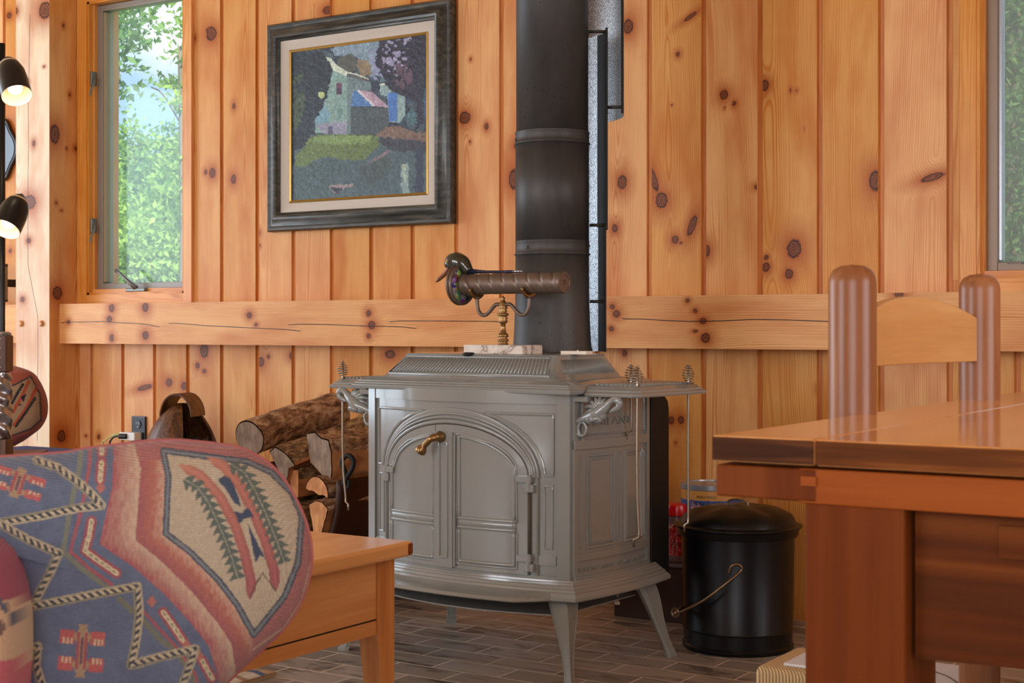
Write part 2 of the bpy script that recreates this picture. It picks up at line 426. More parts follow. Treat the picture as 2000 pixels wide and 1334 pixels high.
def make_glass():
    m = bpy.data.materials.new('window_glass'); m.use_nodes = True; nt = m.node_tree; nt.nodes.clear()
    out = N(nt, 'ShaderNodeOutputMaterial'); t = N(nt, 'ShaderNodeBsdfTransparent'); t.inputs[0].default_value = (0.94, 0.97, 0.95, 1)
    g = N(nt, 'ShaderNodeBsdfGlossy'); g.inputs['Roughness'].default_value = 0.03
    d = N(nt, 'ShaderNodeBsdfTranslucent'); d.inputs[0].default_value = (0.86, 0.93, 0.93, 1)
    fr = N(nt, 'ShaderNodeLayerWeight'); fr.inputs[0].default_value = 0.12
    a = N(nt, 'ShaderNodeMixShader'); nt.links.new(math_(nt, 'MULTIPLY_ADD', math_(nt, 'POWER', fr.outputs[1], 3.0), 0.5, 0.03), a.inputs[0]); nt.links.new(t.outputs[0], a.inputs[1]); nt.links.new(g.outputs[0], a.inputs[2])
    b = N(nt, 'ShaderNodeMixShader')
    dust = noisen(nt, mapped(nt), 9.0, 5, 0.7)
    nt.links.new(math_(nt, 'MULTIPLY_ADD', dust, 0.16, 0.03), b.inputs[0])
    nt.links.new(a.outputs[0], b.inputs[1]); nt.links.new(d.outputs[0], b.inputs[2]); nt.links.new(b.outputs[0], out.inputs[0])
    return m
glass_m = make_glass()
def make_screen():
    m = bpy.data.materials.new('insect_screen'); m.use_nodes = True; nt = m.node_tree; nt.nodes.clear()
    out = N(nt, 'ShaderNodeOutputMaterial'); t = N(nt, 'ShaderNodeBsdfTransparent')
    d = N(nt, 'ShaderNodeBsdfDiffuse'); d.inputs[0].default_value = srgb(150, 158, 152)
    v = mapped(nt); s = N(nt, 'ShaderNodeSeparateXYZ'); nt.links.new(v, s.inputs[0])
    a = math_(nt, 'SINE', math_(nt, 'MULTIPLY', s.outputs[0], 3400.0)); b = math_(nt, 'SINE', math_(nt, 'MULTIPLY', s.outputs[2], 3400.0))
    k = math_(nt, 'GREATER_THAN', math_(nt, 'MAXIMUM', a, b), 0.80)
    mx = N(nt, 'ShaderNodeMixShader'); nt.links.new(k, mx.inputs[0]); nt.links.new(t.outputs[0], mx.inputs[1]); nt.links.new(d.outputs[0], mx.inputs[2])
    nt.links.new(mx.outputs[0], out.inputs[0]); return m
screen_m = make_screen()

def floor_mat():
    m, nt, p = newmat('hearth_tile')
    v = mapped(nt, out='Object')
    br = N(nt, 'ShaderNodeTexBrick'); nt.links.new(v, br.inputs['Vector'])
    br.offset = 0.5; br.inputs['Scale'].default_value = 1.0
    br.inputs['Brick Width'].default_value = 0.205; br.inputs['Row Height'].default_value = 0.1
    br.inputs['Mortar Size'].default_value = 0.0028; br.inputs['Mortar Smooth'].default_value = 0.3; br.inputs['Bias'].default_value = 0.0
    br.inputs['Color1'].default_value = srgb(172, 166, 158); br.inputs['Color2'].default_value = srgb(138, 134, 128)
    br.inputs['Mortar'].default_value = srgb(226, 216, 204)
    sw = noisen(nt, mapped(nt, (4.5, 15, 1), rot=(0, 0, R(5))), 1.0, 4, 0.55, 1.6)
    k = rampn(nt, sw, [(0.50, (0, 0, 0)), (0.66, (0.7,) * 3)])
    f = math_(nt, 'MULTIPLY', k, math_(nt, 'SUBTRACT', 1.0, br.outputs['Fac']))
    col = mixc(nt, f, br.outputs['Color'], srgb(58, 46, 40))
    light = rampn(nt, noisen(nt, mapped(nt, (3, 9, 1), loc=(3, 1, 0)), 1.0, 3, 0.5, 1.0), [(0.52, (0, 0, 0)), (0.7, (0.6,) * 3)])
    col = mixc(nt, math_(nt, 'MULTIPLY', light, 0.6), col, srgb(178, 160, 144))
    nt.links.new(col, p.inputs['Base Color']); p.inputs['Roughness'].default_value = 0.42
    h = math_(nt, 'SUBTRACT', math_(nt, 'MULTIPLY', sw, 0.25), br.outputs['Fac'])
    bump(nt, p, h, 0.5, 0.002)
    return m
tile_m = floor_mat()
def paint_mat(name, rough=0.6, weave=0.0, wscale=900, spec=0.3, sheen=0.0, bs=0.2, vec='Object', fuzz=0.0):
    m, nt, p = newmat(name)
    c = attr(nt, 'paint', 'Color')
    if weave:
        v = mapped(nt, out=vec); s = N(nt, 'ShaderNodeSeparateXYZ'); nt.links.new(v, s.inputs[0])
        a = math_(nt, 'SINE', math_(nt, 'ADD', math_(nt, 'MULTIPLY', s.outputs[2], wscale), math_(nt, 'MULTIPLY', s.outputs[0], wscale * 0.12)))
        b = math_(nt, 'SINE', math_(nt, 'MULTIPLY', s.outputs[0], wscale * 1.3))
        n = noisen(nt, v, 260.0, 3, 0.7)
        k = math_(nt, 'ADD', math_(nt, 'MULTIPLY', a, 0.35), math_(nt, 'ADD', math_(nt, 'MULTIPLY', b, 0.15), n))
        val = math_(nt, 'MULTIPLY_ADD', k, weave, 1.0 - weave * 0.5)
        hs = N(nt, 'ShaderNodeHueSaturation'); nt.links.new(c, hs.inputs['Color']); nt.links.new(val, hs.inputs['Value']); c = hs.outputs[0]
        bump(nt, p, k, bs, 0.0012)
    nt.links.new(c, p.inputs['Base Color']); p.inputs['Roughness'].default_value = rough
    p.inputs['Specular IOR Level'].default_value = spec; p.inputs['Sheen Weight'].default_value = sheen
    return m
canvas_m = paint_mat('oil_on_canvas', 0.42, 0.12, 2200, 0.45, bs=0.25)
fabric_m = paint_mat('woven_kilim_fabric', 0.9, 0.5, 2300, 0.15, 0.15, bs=0.35)
rug_m = paint_mat('rug_weave', 0.9, 0.35, 1200, 0.1, 0.1, bs=0.3)
jar_m = paint_mat('printed_jar_label', 0.25, 0, spec=0.5)

def pipe_mat():
    m, nt, p = newmat('stovepipe_black_steel')
    v = mapped(nt); n = noisen(nt, mapped(nt, (14, 14, 3)), 1.0, 5, 0.6)
    sp = noisen(nt, v, 140.0, 2, 0.5); big = noisen(nt, v, 7.0, 2)
    base = rampn(nt, n, [(0.3, srgb(50, 50, 49)), (0.6, srgb(70, 68, 66)), (0.8, srgb(86, 78, 72))])
    k = math_(nt, 'MULTIPLY', math_(nt, 'GREATER_THAN', sp, 0.68), math_(nt, 'GREATER_THAN', big, 0.54))
    base = mixc(nt, k, base, srgb(40, 36, 34))
    nt.links.new(base, p.inputs['Base Color']); p.inputs['Roughness'].default_value = 0.5; p.inputs['Metallic'].default_value = 0.25
    bump(nt, p, n, 0.05, 0.002); return m
pipe_m = pipe_mat()
def galv_mat():
    m, nt, p = newmat('speckled_galvanised_inside')
    vo = N(nt, 'ShaderNodeTexVoronoi'); vo.inputs['Scale'].default_value = 420.0; nt.links.new(mapped(nt), vo.inputs['Vector'])
    n = noisen(nt, mapped(nt), 500.0, 2, 0.7)
    col = rampn(nt, n, [(0.38, srgb(60, 62, 64)), (0.5, srgb(140, 142, 146)), (0.62, srgb(220, 222, 224))])
    nt.links.new(col, p.inputs['Base Color']); p.inputs['Metallic'].default_value = 1.0; p.inputs['Roughness'].default_value = 0.3
    bump(nt, p, n, 0.5, 0.001); return m
galv_m = galv_mat()
def marble_mat():
    m, nt, p = newmat('veined_marble')
    n = noisen(nt, mapped(nt, (1, 1, 1.6)), 14.0, 5, 0.6, 1.0)
    col = rampn(nt, n, [(0.35, srgb(232, 226, 218)), (0.5, srgb(216, 206, 194)), (0.57, srgb(150, 134, 122)), (0.62, srgb(226, 218, 210))])
    nt.links.new(col, p.inputs['Base Color']); p.inputs['Roughness'].default_value = 0.15; return m
marble_m = marble_mat()
def wheel_mat():
    m, nt, p = newmat('coloured_glass_wheel')
    vo = N(nt, 'ShaderNodeTexVoronoi'); vo.inputs['Scale'].default_value = 70.0; nt.links.new(mapped(nt), vo.inputs['Vector'])
    hs = N(nt, 'ShaderNodeHueSaturation'); nt.links.new(vo.outputs['Color'], hs.inputs['Color']); hs.inputs['Saturation'].default_value = 0.9; hs.inputs['Value'].default_value = 0.35
    nt.links.new(hs.outputs[0], p.inputs['Base Color']); p.inputs['Roughness'].default_value = 0.08; return m
wheel_m = wheel_mat()
def bark_mat(name, a, b, c):
    m, nt, p = newmat(name)
    n = noisen(nt, mapped(nt, (1, .5, 1)), 44.0, 6, 0.7, 0.4); n2 = noisen(nt, mapped(nt, (60, 12, 60)), 1.0, 4, 0.7)
    col = rampn(nt, n, [(0.36, c), (0.48, b), (0.60, a)]); col = mixc(nt, math_(nt, 'MULTIPLY', n2, 0.35), col, c)
    nt.links.new(col, p.inputs['Base Color']); p.inputs['Roughness'].default_value = 0.75
    bump(nt, p, math_(nt, 'ADD', n, n2), 0.9, 0.006); return m
bark_m = bark_mat('log_bark', srgb(214, 182, 146), srgb(160, 118, 82), srgb(74, 50, 34))
bark2_m = bark_mat('mossy_log_bark', srgb(196, 164, 116), srgb(132, 98, 64), srgb(58, 42, 28))
def endgrain(name, a, b):
    m, nt, p = newmat(name)
    n = noisen(nt, mapped(nt, (90, 5, 14)), 1.0, 3, 0.7); n2 = noisen(nt, mapped(nt), 18.0, 3)
    col = rampn(nt, math_(nt, 'ADD', math_(nt, 'MULTIPLY', n, 0.5), math_(nt, 'MULTIPLY', n2, 0.5)), [(0.36, b), (0.62, a)])
    nt.links.new(col, p.inputs['Base Color']); p.inputs['Roughness'].default_value = 0.8; bump(nt, p, n, 0.5, 0.002); return m
end_grey = endgrain('log_end_grey', srgb(158, 134, 112), srgb(96, 74, 58))
end_fresh = endgrain('log_end_fresh', srgb(222, 160, 102), srgb(160, 98, 56))
split_m = endgrain('split_wood_face', srgb(206, 140, 84), srgb(136, 80, 44))
def frame_mat():
    m, nt, p = newmat('dark_green_grained_frame')
    n = noisen(nt, mapped(nt, (9, 60, 60)), 1.0, 4, 0.6, 0.5)
    col = rampn(nt, n, [(0.35, srgb(28, 30, 28)), (0.5, srgb(52, 54, 48)), (0.68, srgb(86, 80, 68))])
    nt.links.new(col, p.inputs['Base Color']); p.inputs['Roughness'].default_value = 0.38; p.inputs['Coat Weight'].default_value = 0.15
    bump(nt, p, n, 0.25, 0.001); return m
picframe_m = frame_mat()
def leaf_mat(name, a, b):
    m = bpy.data.materials.new(name); m.use_nodes = True; nt = m.node_tree; nt.nodes.clear()
    out = N(nt, 'ShaderNodeOutputMaterial'); d = N(nt, 'ShaderNodeBsdfDiffuse'); t = N(nt, 'ShaderNodeBsdfTranslucent')
    c = rampn(nt, attr(nt, 'leaf'), [(0.0, a), (1.0, b)])
    nt.links.new(c, d.inputs[0]); nt.links.new(c, t.inputs[0])
    mx = N(nt, 'ShaderNodeMixShader'); mx.inputs[0].default_value = 0.45
    nt.links.new(d.outputs[0], mx.inputs[1]); nt.links.new(t.outputs[0], mx.inputs[2]); nt.links.new(mx.outputs[0], out.inputs[0]); return m
leaf_a = leaf_mat('leaves_green', srgb(96, 136, 66), srgb(176, 204, 110))
leaf_b = leaf_mat('leaves_dark', srgb(74, 112, 74), srgb(140, 176, 108))
trunk_m = simple('tree_trunk_bark', srgb(120, 108, 92), 0.8, 0, 0.2, 8, 0.3)
grass_m = simple('hillside_green', srgb(96, 128, 72), 0.9, 0, 0.1, 1.5, 0.35)
ribbed = None
def rib_mat():
    m, nt, p = newmat('ribbed_beige_upholstery')
    v = mapped(nt); s = N(nt, 'ShaderNodeSeparateXYZ'); nt.links.new(v, s.inputs[0])
    a = math_(nt, 'SINE', math_(nt, 'MULTIPLY', math_(nt, 'ADD', s.outputs[0], s.outputs[1]), 900.0))
    z = math_(nt, 'SINE', math_(nt, 'MULTIPLY', s.outputs[2], 2400.0))
    k = math_(nt, 'MULTIPLY_ADD', math_(nt, 'ADD', a, math_(nt, 'MULTIPLY', z, 0.3)), 0.4, 0.5)
    col = rampn(nt, k, [(0.1, srgb(150, 116, 72)), (0.7, srgb(226, 196, 146))])
    nt.links.new(col, p.inputs['Base Color']); p.inputs['Roughness'].default_value = 0.85; bump(nt, p, k, 0.7, 0.002); return m
ribbed = rib_mat()
def emis(name, col, s):
    m = bpy.data.materials.new(name); m.use_nodes = True; nt = m.node_tree; nt.nodes.clear()
    out = N(nt, 'ShaderNodeOutputMaterial'); e = N(nt, 'ShaderNodeEmission'); e.inputs[0].default_value = col; e.inputs[1].default_value = s
    nt.links.new(e.outputs[0], out.inputs[0]); return m
bulb_m = emis('lit_bulb', (1.0, 0.84, 0.62, 1), 2.2)
plaster = simple('ceiling_board', srgb(214, 176, 130), 0.7)
# ---------------------------------------------------------------- boards with grain, knots and cracks
class Wood:
    def __init__(s): s.v = []; s.f = []; s.a = {k: [] for k in ('ring', 'along', 'across', 'knot', 'crack', 'tone')}; s.n = 0
    def panel(s, O, U, V, w, h, knots=(), cracks=(), tone=0.5, seed=0, du=0.006, dv=0.008, flip=False):
        rs = random.Random(seed * 7919 + 13); O, U, V = Vector(O), Vector(U), Vector(V)
        nu = max(1, int(math.ceil(w / du))); nv = max(1, int(math.ceil(h / dv)))
        u = np.linspace(0, w, nu + 1)[None, :].repeat(nv + 1, 0); v = np.linspace(0, h, nv + 1)[:, None].repeat(nu + 1, 1)
        P = np.array(O)[None, None] + u[..., None] * np.array(U) + v[..., None] * np.array(V)
        x0 = w * rs.uniform(-0.3, 1.3); c = rs.uniform(0.004, 0.05); sl = rs.uniform(-0.03, 0.03); v0 = rs.uniform(0, h)
        wob = (fbm(v * 2.2 + seed * 3.7, u * 5.0 + seed, 3) - 0.5) * 0.022
        x0v = x0 + 0.02 * np.sin(v * 2.0 + seed)
        ring = np.sqrt((u - x0v + wob) ** 2 + (c + sl * (v - v0)) ** 2)
        kn = np.full(u.shape, 9.0)
        for k in knots:
            ku, kv, ru, rv = k[:4]; tl = k[4] if len(k) > 4 else 0.0
            a = (u - ku) * math.cos(tl) + (v - kv) * math.sin(tl); b = -(u - ku) * math.sin(tl) + (v - kv) * math.cos(tl)
            rn = np.sqrt((a / ru) ** 2 + (b / rv) ** 2); kn = np.minimum(kn, rn)
            ra = np.sqrt((a / (ru * 2.2)) ** 2 + (b / (rv * 3.2)) ** 2)
            ring = ring + 0.7 * ru * np.exp(-ra ** 2)
        ck = np.full(u.shape, 0.05)
        for pl in cracks:
            d, arc, sg = polydist(u, v, pl); L = sum(math.hypot(q[0] - p[0], q[1] - p[1]) for p, q in zip(pl, pl[1:]))
            fade = np.clip(np.minimum(arc, L - arc) / (0.08 * L), 0.0, 1)
            val = np.clip(np.where(sg >= 0, 1, -1) * d + (1 - fade) * 0.003, -0.05, 0.05); ck = np.where(np.abs(d) < np.abs(ck), val, ck)
        base = s.n
        s.v.append(P.reshape(-1, 3)); s.n += P.shape[0] * P.shape[1]
        I = (np.arange(nv)[:, None] * (nu + 1) + np.arange(nu)[None, :]).reshape(-1) + base
        q = np.stack([I, I + 1, I + nu + 2, I + nu + 1], 1)
        s.f.append(q[:, ::-1] if flip else q)
        for k, arr in (('ring', ring + seed * 0.0137), ('along', v + seed * 1.31), ('across', u + seed * .37), ('knot', kn), ('crack', ck), ('tone', np.full(u.shape, tone))):
            s.a[k].append(arr.reshape(-1))
    def slab(s, x0, x1, y0, y1, z0, z1, along='Z', tone=0.5, seed=0, knots=(), cracks=(), du=0.03, dv=0.1, faces='FBLRTD'):
        """a board; front face (towards -y) may carry knots, in its own (across, along) metres"""
        kw = dict(tone=tone)
        X, Y, Z = Vector((1, 0, 0)), Vector((0, 1, 0)), Vector((0, 0, 1))
        fine = dict(du=0.003, dv=0.005) if (knots or cracks) else dict(du=du, dv=dv)
        if along == 'Z':
            if 'F' in faces: s.panel((x0, y0, z0), X, Z, x1 - x0, z1 - z0, knots, cracks, seed=seed, **kw, **fine)
            if 'B' in faces: s.panel((x0, y1, z0), X, Z, x1 - x0, z1 - z0, seed=seed, flip=True, du=du, dv=dv, **kw)
            if 'L' in faces: s.panel((x0, y0, z0), Y, Z, y1 - y0, z1 - z0, seed=seed + 1, flip=True, du=du, dv=dv, **kw)
            if 'R' in faces: s.panel((x1, y0, z0), Y, Z, y1 - y0, z1 - z0, seed=seed + 2, du=du, dv=dv, **kw)
            if 'T' in faces: s.panel((x0, y0, z1), X, Y, x1 - x0, y1 - y0, seed=seed + 3, du=du, dv=dv, **kw)
            if 'D' in faces: s.panel((x0, y0, z0), X, Y, x1 - x0, y1 - y0, seed=seed + 4, flip=True, du=du, dv=dv, **kw)
        else:
            if 'F' in faces: s.panel((x0, y0, z0), Z, X, z1 - z0, x1 - x0, knots, cracks, seed=seed, flip=True, **kw, **fine)
            if 'B' in faces: s.panel((x0, y1, z0), Z, X, z1 - z0, x1 - x0, seed=seed, du=du, dv=dv, **kw)
            if 'T' in faces: s.panel((x0, y0, z1), Y, X, y1 - y0, x1 - x0, seed=seed + 1, flip=True, du=du, dv=dv, **kw)
            if 'D' in faces: s.panel((x0, y0, z0), Y, X, y1 - y0, x1 - x0, seed=seed + 2, du=du, dv=dv, **kw)
            if 'L' in faces: s.panel((x0, y0, z0), Y, Z, y1 - y0, z1 - z0, seed=seed + 3, flip=True, du=du, dv=dv, **kw)
            if 'R' in faces: s.panel((x1, y0, z0), Y, Z, y1 - y0, z1 - z0, seed=seed + 4, du=du, dv=dv, **kw)
    def build(s, name, mat, parent=None, label=None, extra=None):
        V = np.concatenate(s.v); Fq = np.concatenate(s.f); nplain = 0
        me = bpy.data.meshes.new(name)
        me.vertices.add(len(V)); me.vertices.foreach_set('co', V.astype(np.float32).ravel())
        me.loops.add(len(Fq) * 4); me.loops.foreach_set('vertex_index', Fq.astype(np.int32).ravel())
        me.polygons.add(len(Fq)); me.polygons.foreach_set('loop_start', np.arange(0, len(Fq) * 4, 4, dtype=np.int32))
        me.polygons.foreach_set('loop_total', np.full(len(Fq), 4, np.int32))
        me.update(calc_edges=True)
        for k, a in s.a.items(): set_float(me, np.concatenate(a), k)
        return link(name, me, mat, parent, label=label)

# ---- the back wall: measured board edges (their grooves) and knots
WK = [(1227,52,10,14),(1349,32,16,4,.5),(1324,106,4,5),(1414,185,8,10),(1434,202,4,5),(1415,210,2,3),(1493.5,167,8,11),(1292,391,12,16),(1276,350,7,26,.35),(1352,440,7,22,-.4),(1319,468,7,8),(1330,474,3,3),
 (1380,490,7,12),(1479,365,6,5),(1215,356,9,14),(1201,446,6,8),(1197,220,4,5),(1551,486,14,19),(1496,522,8,9),(1497,503,5,5),(1541,535,8,10),(1711,353,14,20),(1822,346,24,7,.25),
 (413,66,10,14),(408,58,6,5),(456,350,5,9),(415,338,6,10),(402,336,3,5),(457,207,3,6),(908,230,11,12),(950,247,4,7),(919,116,2,3),(918,277,2,3),(505,455,3,5),(640,20,10,8),(1003,350,9,20),(1010,285,6,8),
 (377,75,5,6),(374,290,3,4),(507,480,2,3),(300,20,3,3),(1544,176,2,4),(1556,177,2,3),(1571,252,1,3),(1312,205,2,2),(1894,222,2,2),
 (330,747,6,8),(360,754,6,8),(283,757,15,5,.2),(399,685,8,14),(386,714,4,6),(399,725,4,4),(193,853,3,5),(168,851,2,2),(510,707,6,9),(571,695,6,7),(524,697,3,4),(762,692,10,8),
 (1311,821,6,8),(1330,820,6,8),(1320,865,2,3),(1220,690,5,6),(628,783,3,5),(18,30,5,6),(25,290,12,30),(20,640,8,12),(22,615,6,7),(20,490,3,4),(1940,700,3,4),(1548,655,3,4),(1600,760,4,6)]
wallknots = []
for k in WK:
    p = PX(k[0], k[1], 0); dx = abs(PX(k[0] + 1, k[1], 0).x - p.x); dz = abs(PX(k[0], k[1] + 1, 0).z - p.z)
    wallknots.append((p.x, p.z, k[2] * dx, k[3] * dz, k[4] if len(k) > 4 else 0))
gx = [PX(x, 0, 0).x for x in (240, 302, 367, 433, 502.5, 573, 648, 725, 806, 891, 979)]
gx = [gx[0] - 0.186 * k for k in range(11, 0, -1)] + gx + [-2.572, -2.383] + [PX(x, 0, 0).x for x in (1268, 1374, 1484, 1601, 1721, 1855)] + [-1.2334 + 0.188 * k for k in range(1, 25)]
CEIL = 2.45; GW = 0.019
groove_dark = simple('pine_joint_line', srgb(96, 46, 20), 0.7)
WL = (-4.81, -4.25, 1.018, 2.235)      # left window opening
WR = (-1.155, -0.45, 1.017, 2.235)     # right window opening
holes = [WL, WR]
wb = Wood(); rs = random.Random(5)
for i in range(len(gx) - 1):
    a, b = gx[i] + GW / 2, gx[i + 1] - GW / 2
    if a < -6.6 or b > 3.2: continue
    vis = -5.6 < a < -0.7
    tone = rs.uniform(0.2, 0.8)
    segs = [(0.0, CEIL)]
    for h in holes:
        if a < h[1] - 0.01 and b > h[0] + 0.01:
            segs = [(0.0, h[2]), (h[3], CEIL)]
            if a < h[0] - 0.02: parts = [(a, h[0])]
            elif b > h[1] + 0.02: parts = [(h[1], b)]
            else: parts = []
            for (pa, pb) in parts:
                wb.panel((pa, 0, h[2]), (1, 0, 0), (0, 0, 1), pb - pa, h[3] - h[2], tone=tone, seed=i)
    for z0, z1 in segs:
        kk = [(k[0] - a, k[1] - z0, k[2], k[3], k[4]) for k in wallknots if a - 0.008 < k[0] < b + 0.008 and z0 - .02 < k[1] < z1 + .02]
        wb.panel((a, 0, z0), (1, 0, 0), (0, 0, 1), b - a, z1 - z0, kk, tone=tone, seed=i, du=0.006 if vis else 0.03, dv=0.008 if vis else 0.1)
        for sx, fl in ((a, False), (b, True)):
            wb.panel((sx, 0, z0), (0, 1, 0), (0, 0, 1), 0.012, z1 - z0, tone=tone, seed=i, du=0.02, dv=0.2, flip=not fl)
wall = wb.build('wall_back', [pine, groove_m]); tag(wall, kind='structure')
# the tongues seen in the grooves and the wall's thickness behind the boards
bm = bmesh.new()
def wall_with_holes(bm, x0, x1, y0, y1, z0, z1, hs):
    xs = x0
    for h in sorted(hs):
        if h[0] > xs: box(bm, xs, h[0], y0, y1, z0, z1)
        box(bm, h[0], h[1], y0, y1, z0, h[2])
        if h[3] < z1: box(bm, h[0], h[1], y0, y1, h[3], z1)
        xs = h[1]
    if xs < x1: box(bm, xs, x1, y0, y1, z0, z1)
wall_with_holes(bm, -6.6, 3.2, 0.011, 0.14, 0, CEIL, holes)
for g_ in gx:
    if -6.5 < g_ < 3.1 and not any(h[0] < g_ < h[1] for h in holes):
        box(bm, g_ + GW / 2 - 0.0022, g_ + GW / 2 - 0.0002, 0.0085, 0.0112, 0, CEIL, 1)
tag(obj('wall_back', bm, [groove_m, groove_dark]), kind='structure')

# ---- shell of the room
tag(obj('floor', mkbox(-6.7, 3.3, -6.4, 0.14, -0.12, 0), tile_m), kind='structure')
tag(obj('ceiling', mkbox(-6.75, 4.8, -7.9, 0.14, CEIL, CEIL + 0.15), plaster), kind='structure')  # slab runs past right and front walls, an added overhang blocking the sun
def holed(name, axis, c0, c1, a0, a1, hs):
    bm = bmesh.new(); 
    def B(p0, p1, z0, z1):
        if axis == 'X': box(bm, c0, c1, p0, p1, z0, z1)
        else: box(bm, p0, p1, c0, c1, z0, z1)
    x = a0
    for h in sorted(hs):
        B(x, h[0], 0, CEIL); B(h[0], h[1], 0, h[2]); B(h[0], h[1], h[3], CEIL); x = h[1]
    B(x, a1, 0, CEIL)
    tag(obj(name, bm, groove_side), kind='structure')
groove_side = wood_mat('side_wall_pine', srgb(228, 176, 118), srgb(214, 154, 92), srgb(184, 118, 60), 2, 10, 0.4)
holed('wall_left', 'X', -6.75, -6.6, -6.3, 0.14, [(-3.45, -0.75, 0.35, 2.3)])
holed('wall_right', 'X', 3.2, 3.35, -6.3, 0.14, [(-3.35, -1.05, 0.75, 2.25)])  # unseen opening added to hold the right fill lamp
holed('wall_front', 'Y', -6.45, -6.3, -6.75, 3.35, [(-5.05, -2.75, 0.7, 2.3), (-0.25, 2.05, 0.7, 2.3)])  # unseen openings made to hold the two front fill lamps

# ---- horizontal beam and corner post
def fk(lst, Y, conv):
    out = []
    for k in lst:
        p = PX(k[0], k[1], Y); dx = abs(PX(k[0] + 1, k[1], Y).x - p.x); dz = abs(PX(k[0], k[1] + 1, Y).z - p.z)
        out.append(conv(p, k[2] * dx, k[3] * dz))
    return out
BY, BZ0, BZ1, BX0 = -0.107, 0.817, 0.980, -4.871
BK = [(218,602,5,8),(284,600,6,9),(214,623,5,6),(284,655,6,8),(218,660,4,7),(487,616,5,6),(134,629,3,4),(720,612,5,6),(726,635,7,8),(720,656,4,5),(1204,613,7,7),(1196,599,5,5),(1194,642,5,5),(1343,587,4,4),(1358,607,4,4),(1373,627,7,6),(1358,647,5,3),(1378,660,9,10),(1756,574,9,8),(500,634,3,3)]
knots = fk(BK, BY, lambda p, a, b: (p.z - BZ0, p.x - BX0, b, a))
CR = [[(120,629),(165,629),(205,628),(225,630),(270,632),(310,637)],[(330,630),(400,636),(500,641),(585,645)],[(565,633),(640,634),(720,637),(770,638),(812,640)],[(762,627),(850,627),(985,628)],[(1218,621),(1300,626),(1345,628),(1405,627),(1470,624),(1540,625),(1620,628),(1700,628)]]
cracks = [[((PX(x, y, BY)).z - BZ0, (PX(x, y, BY)).x - BX0) for x, y in pl] for pl in CR]
w = Wood(); w.slab(BX0, 3.2, BY, 0.0, BZ0, BZ1, 'X', 0.62, 71, knots, cracks)
tag(w.build('trim_1', pine), kind='structure')
w = Wood(); w.slab(-6.6, -5.08, BY, 0.0, BZ0, BZ1, 'X', 0.5, 78); tag(w.build('trim_2', pine), kind='structure')
PY = -0.159
pk = fk([(88,20,12,17),(30,22,5,7),(58,395,12,14),(56,470,4,5),(66,280,3,6),(55,160,2,3),(48,160,3,3),(86,130,2,2),(44,585,4,5)], PY, lambda p, a, b: (p.x + 5.079, p.z, a, b))
pc = [[(PX(x, y, PY).x + 5.079, PX(x, y, PY).z) for x, y in pl] for pl in ([(58,30),(57,120),(55,200),(56,290),(54,380)],[(54,420),(55,520),(74,620),(74,700),(72,860)],[(94,2),(94,200),(94,420)])]
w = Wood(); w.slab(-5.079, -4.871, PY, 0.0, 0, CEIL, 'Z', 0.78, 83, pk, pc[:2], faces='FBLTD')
sk = []
for (x, y, ry, rz) in ((107,262,9,19),(136,185,2,4),(130,290,2,3),(110,396,2,3),(120,411,2,2),(112,572,9,13),(120,852,8,12),(124,50,2,4),(148,290,3,4)):
    # where the ray meets the side face x = -4.871
    u = (x - 1000) / F; t = -4.871 / (-SN + CS * u); py_ = CAMY + (CS + SN * u) * t; pz = CAMZ + (HZ - y) / F * t
    du_ = abs((CAMY + (CS + SN * (u + 1 / F)) * (-4.871 / (-SN + CS * (u + 1 / F)))) - py_)
    sk.append((py_ - PY, pz, ry * du_, rz * t / F))
tag(w.build('trim_3', pine_daylit), kind='structure'); w = Wood()
w.panel((-4.871, PY, 0), (0, 1, 0), (0, 0, 1), 0.159, CEIL, sk, tone=0.45, seed=85, du=0.005, dv=0.006)
tag(w.build('trim_6', pine), kind='structure')
for i, (x, y) in enumerate(((42, 632), (82, 632))):
    p = PX(x, y, PY); bm = bmesh.new(); lathe(bm, [(0.0, -0.012), (0.008, -0.012), (0.0125, -0.008), (0.013, 0.0)], (p.x, PY, p.z), 20, 'Y')
    tag(obj('trim_%d' % (4 + i), bm, cherry_z, smooth=True), kind='structure')

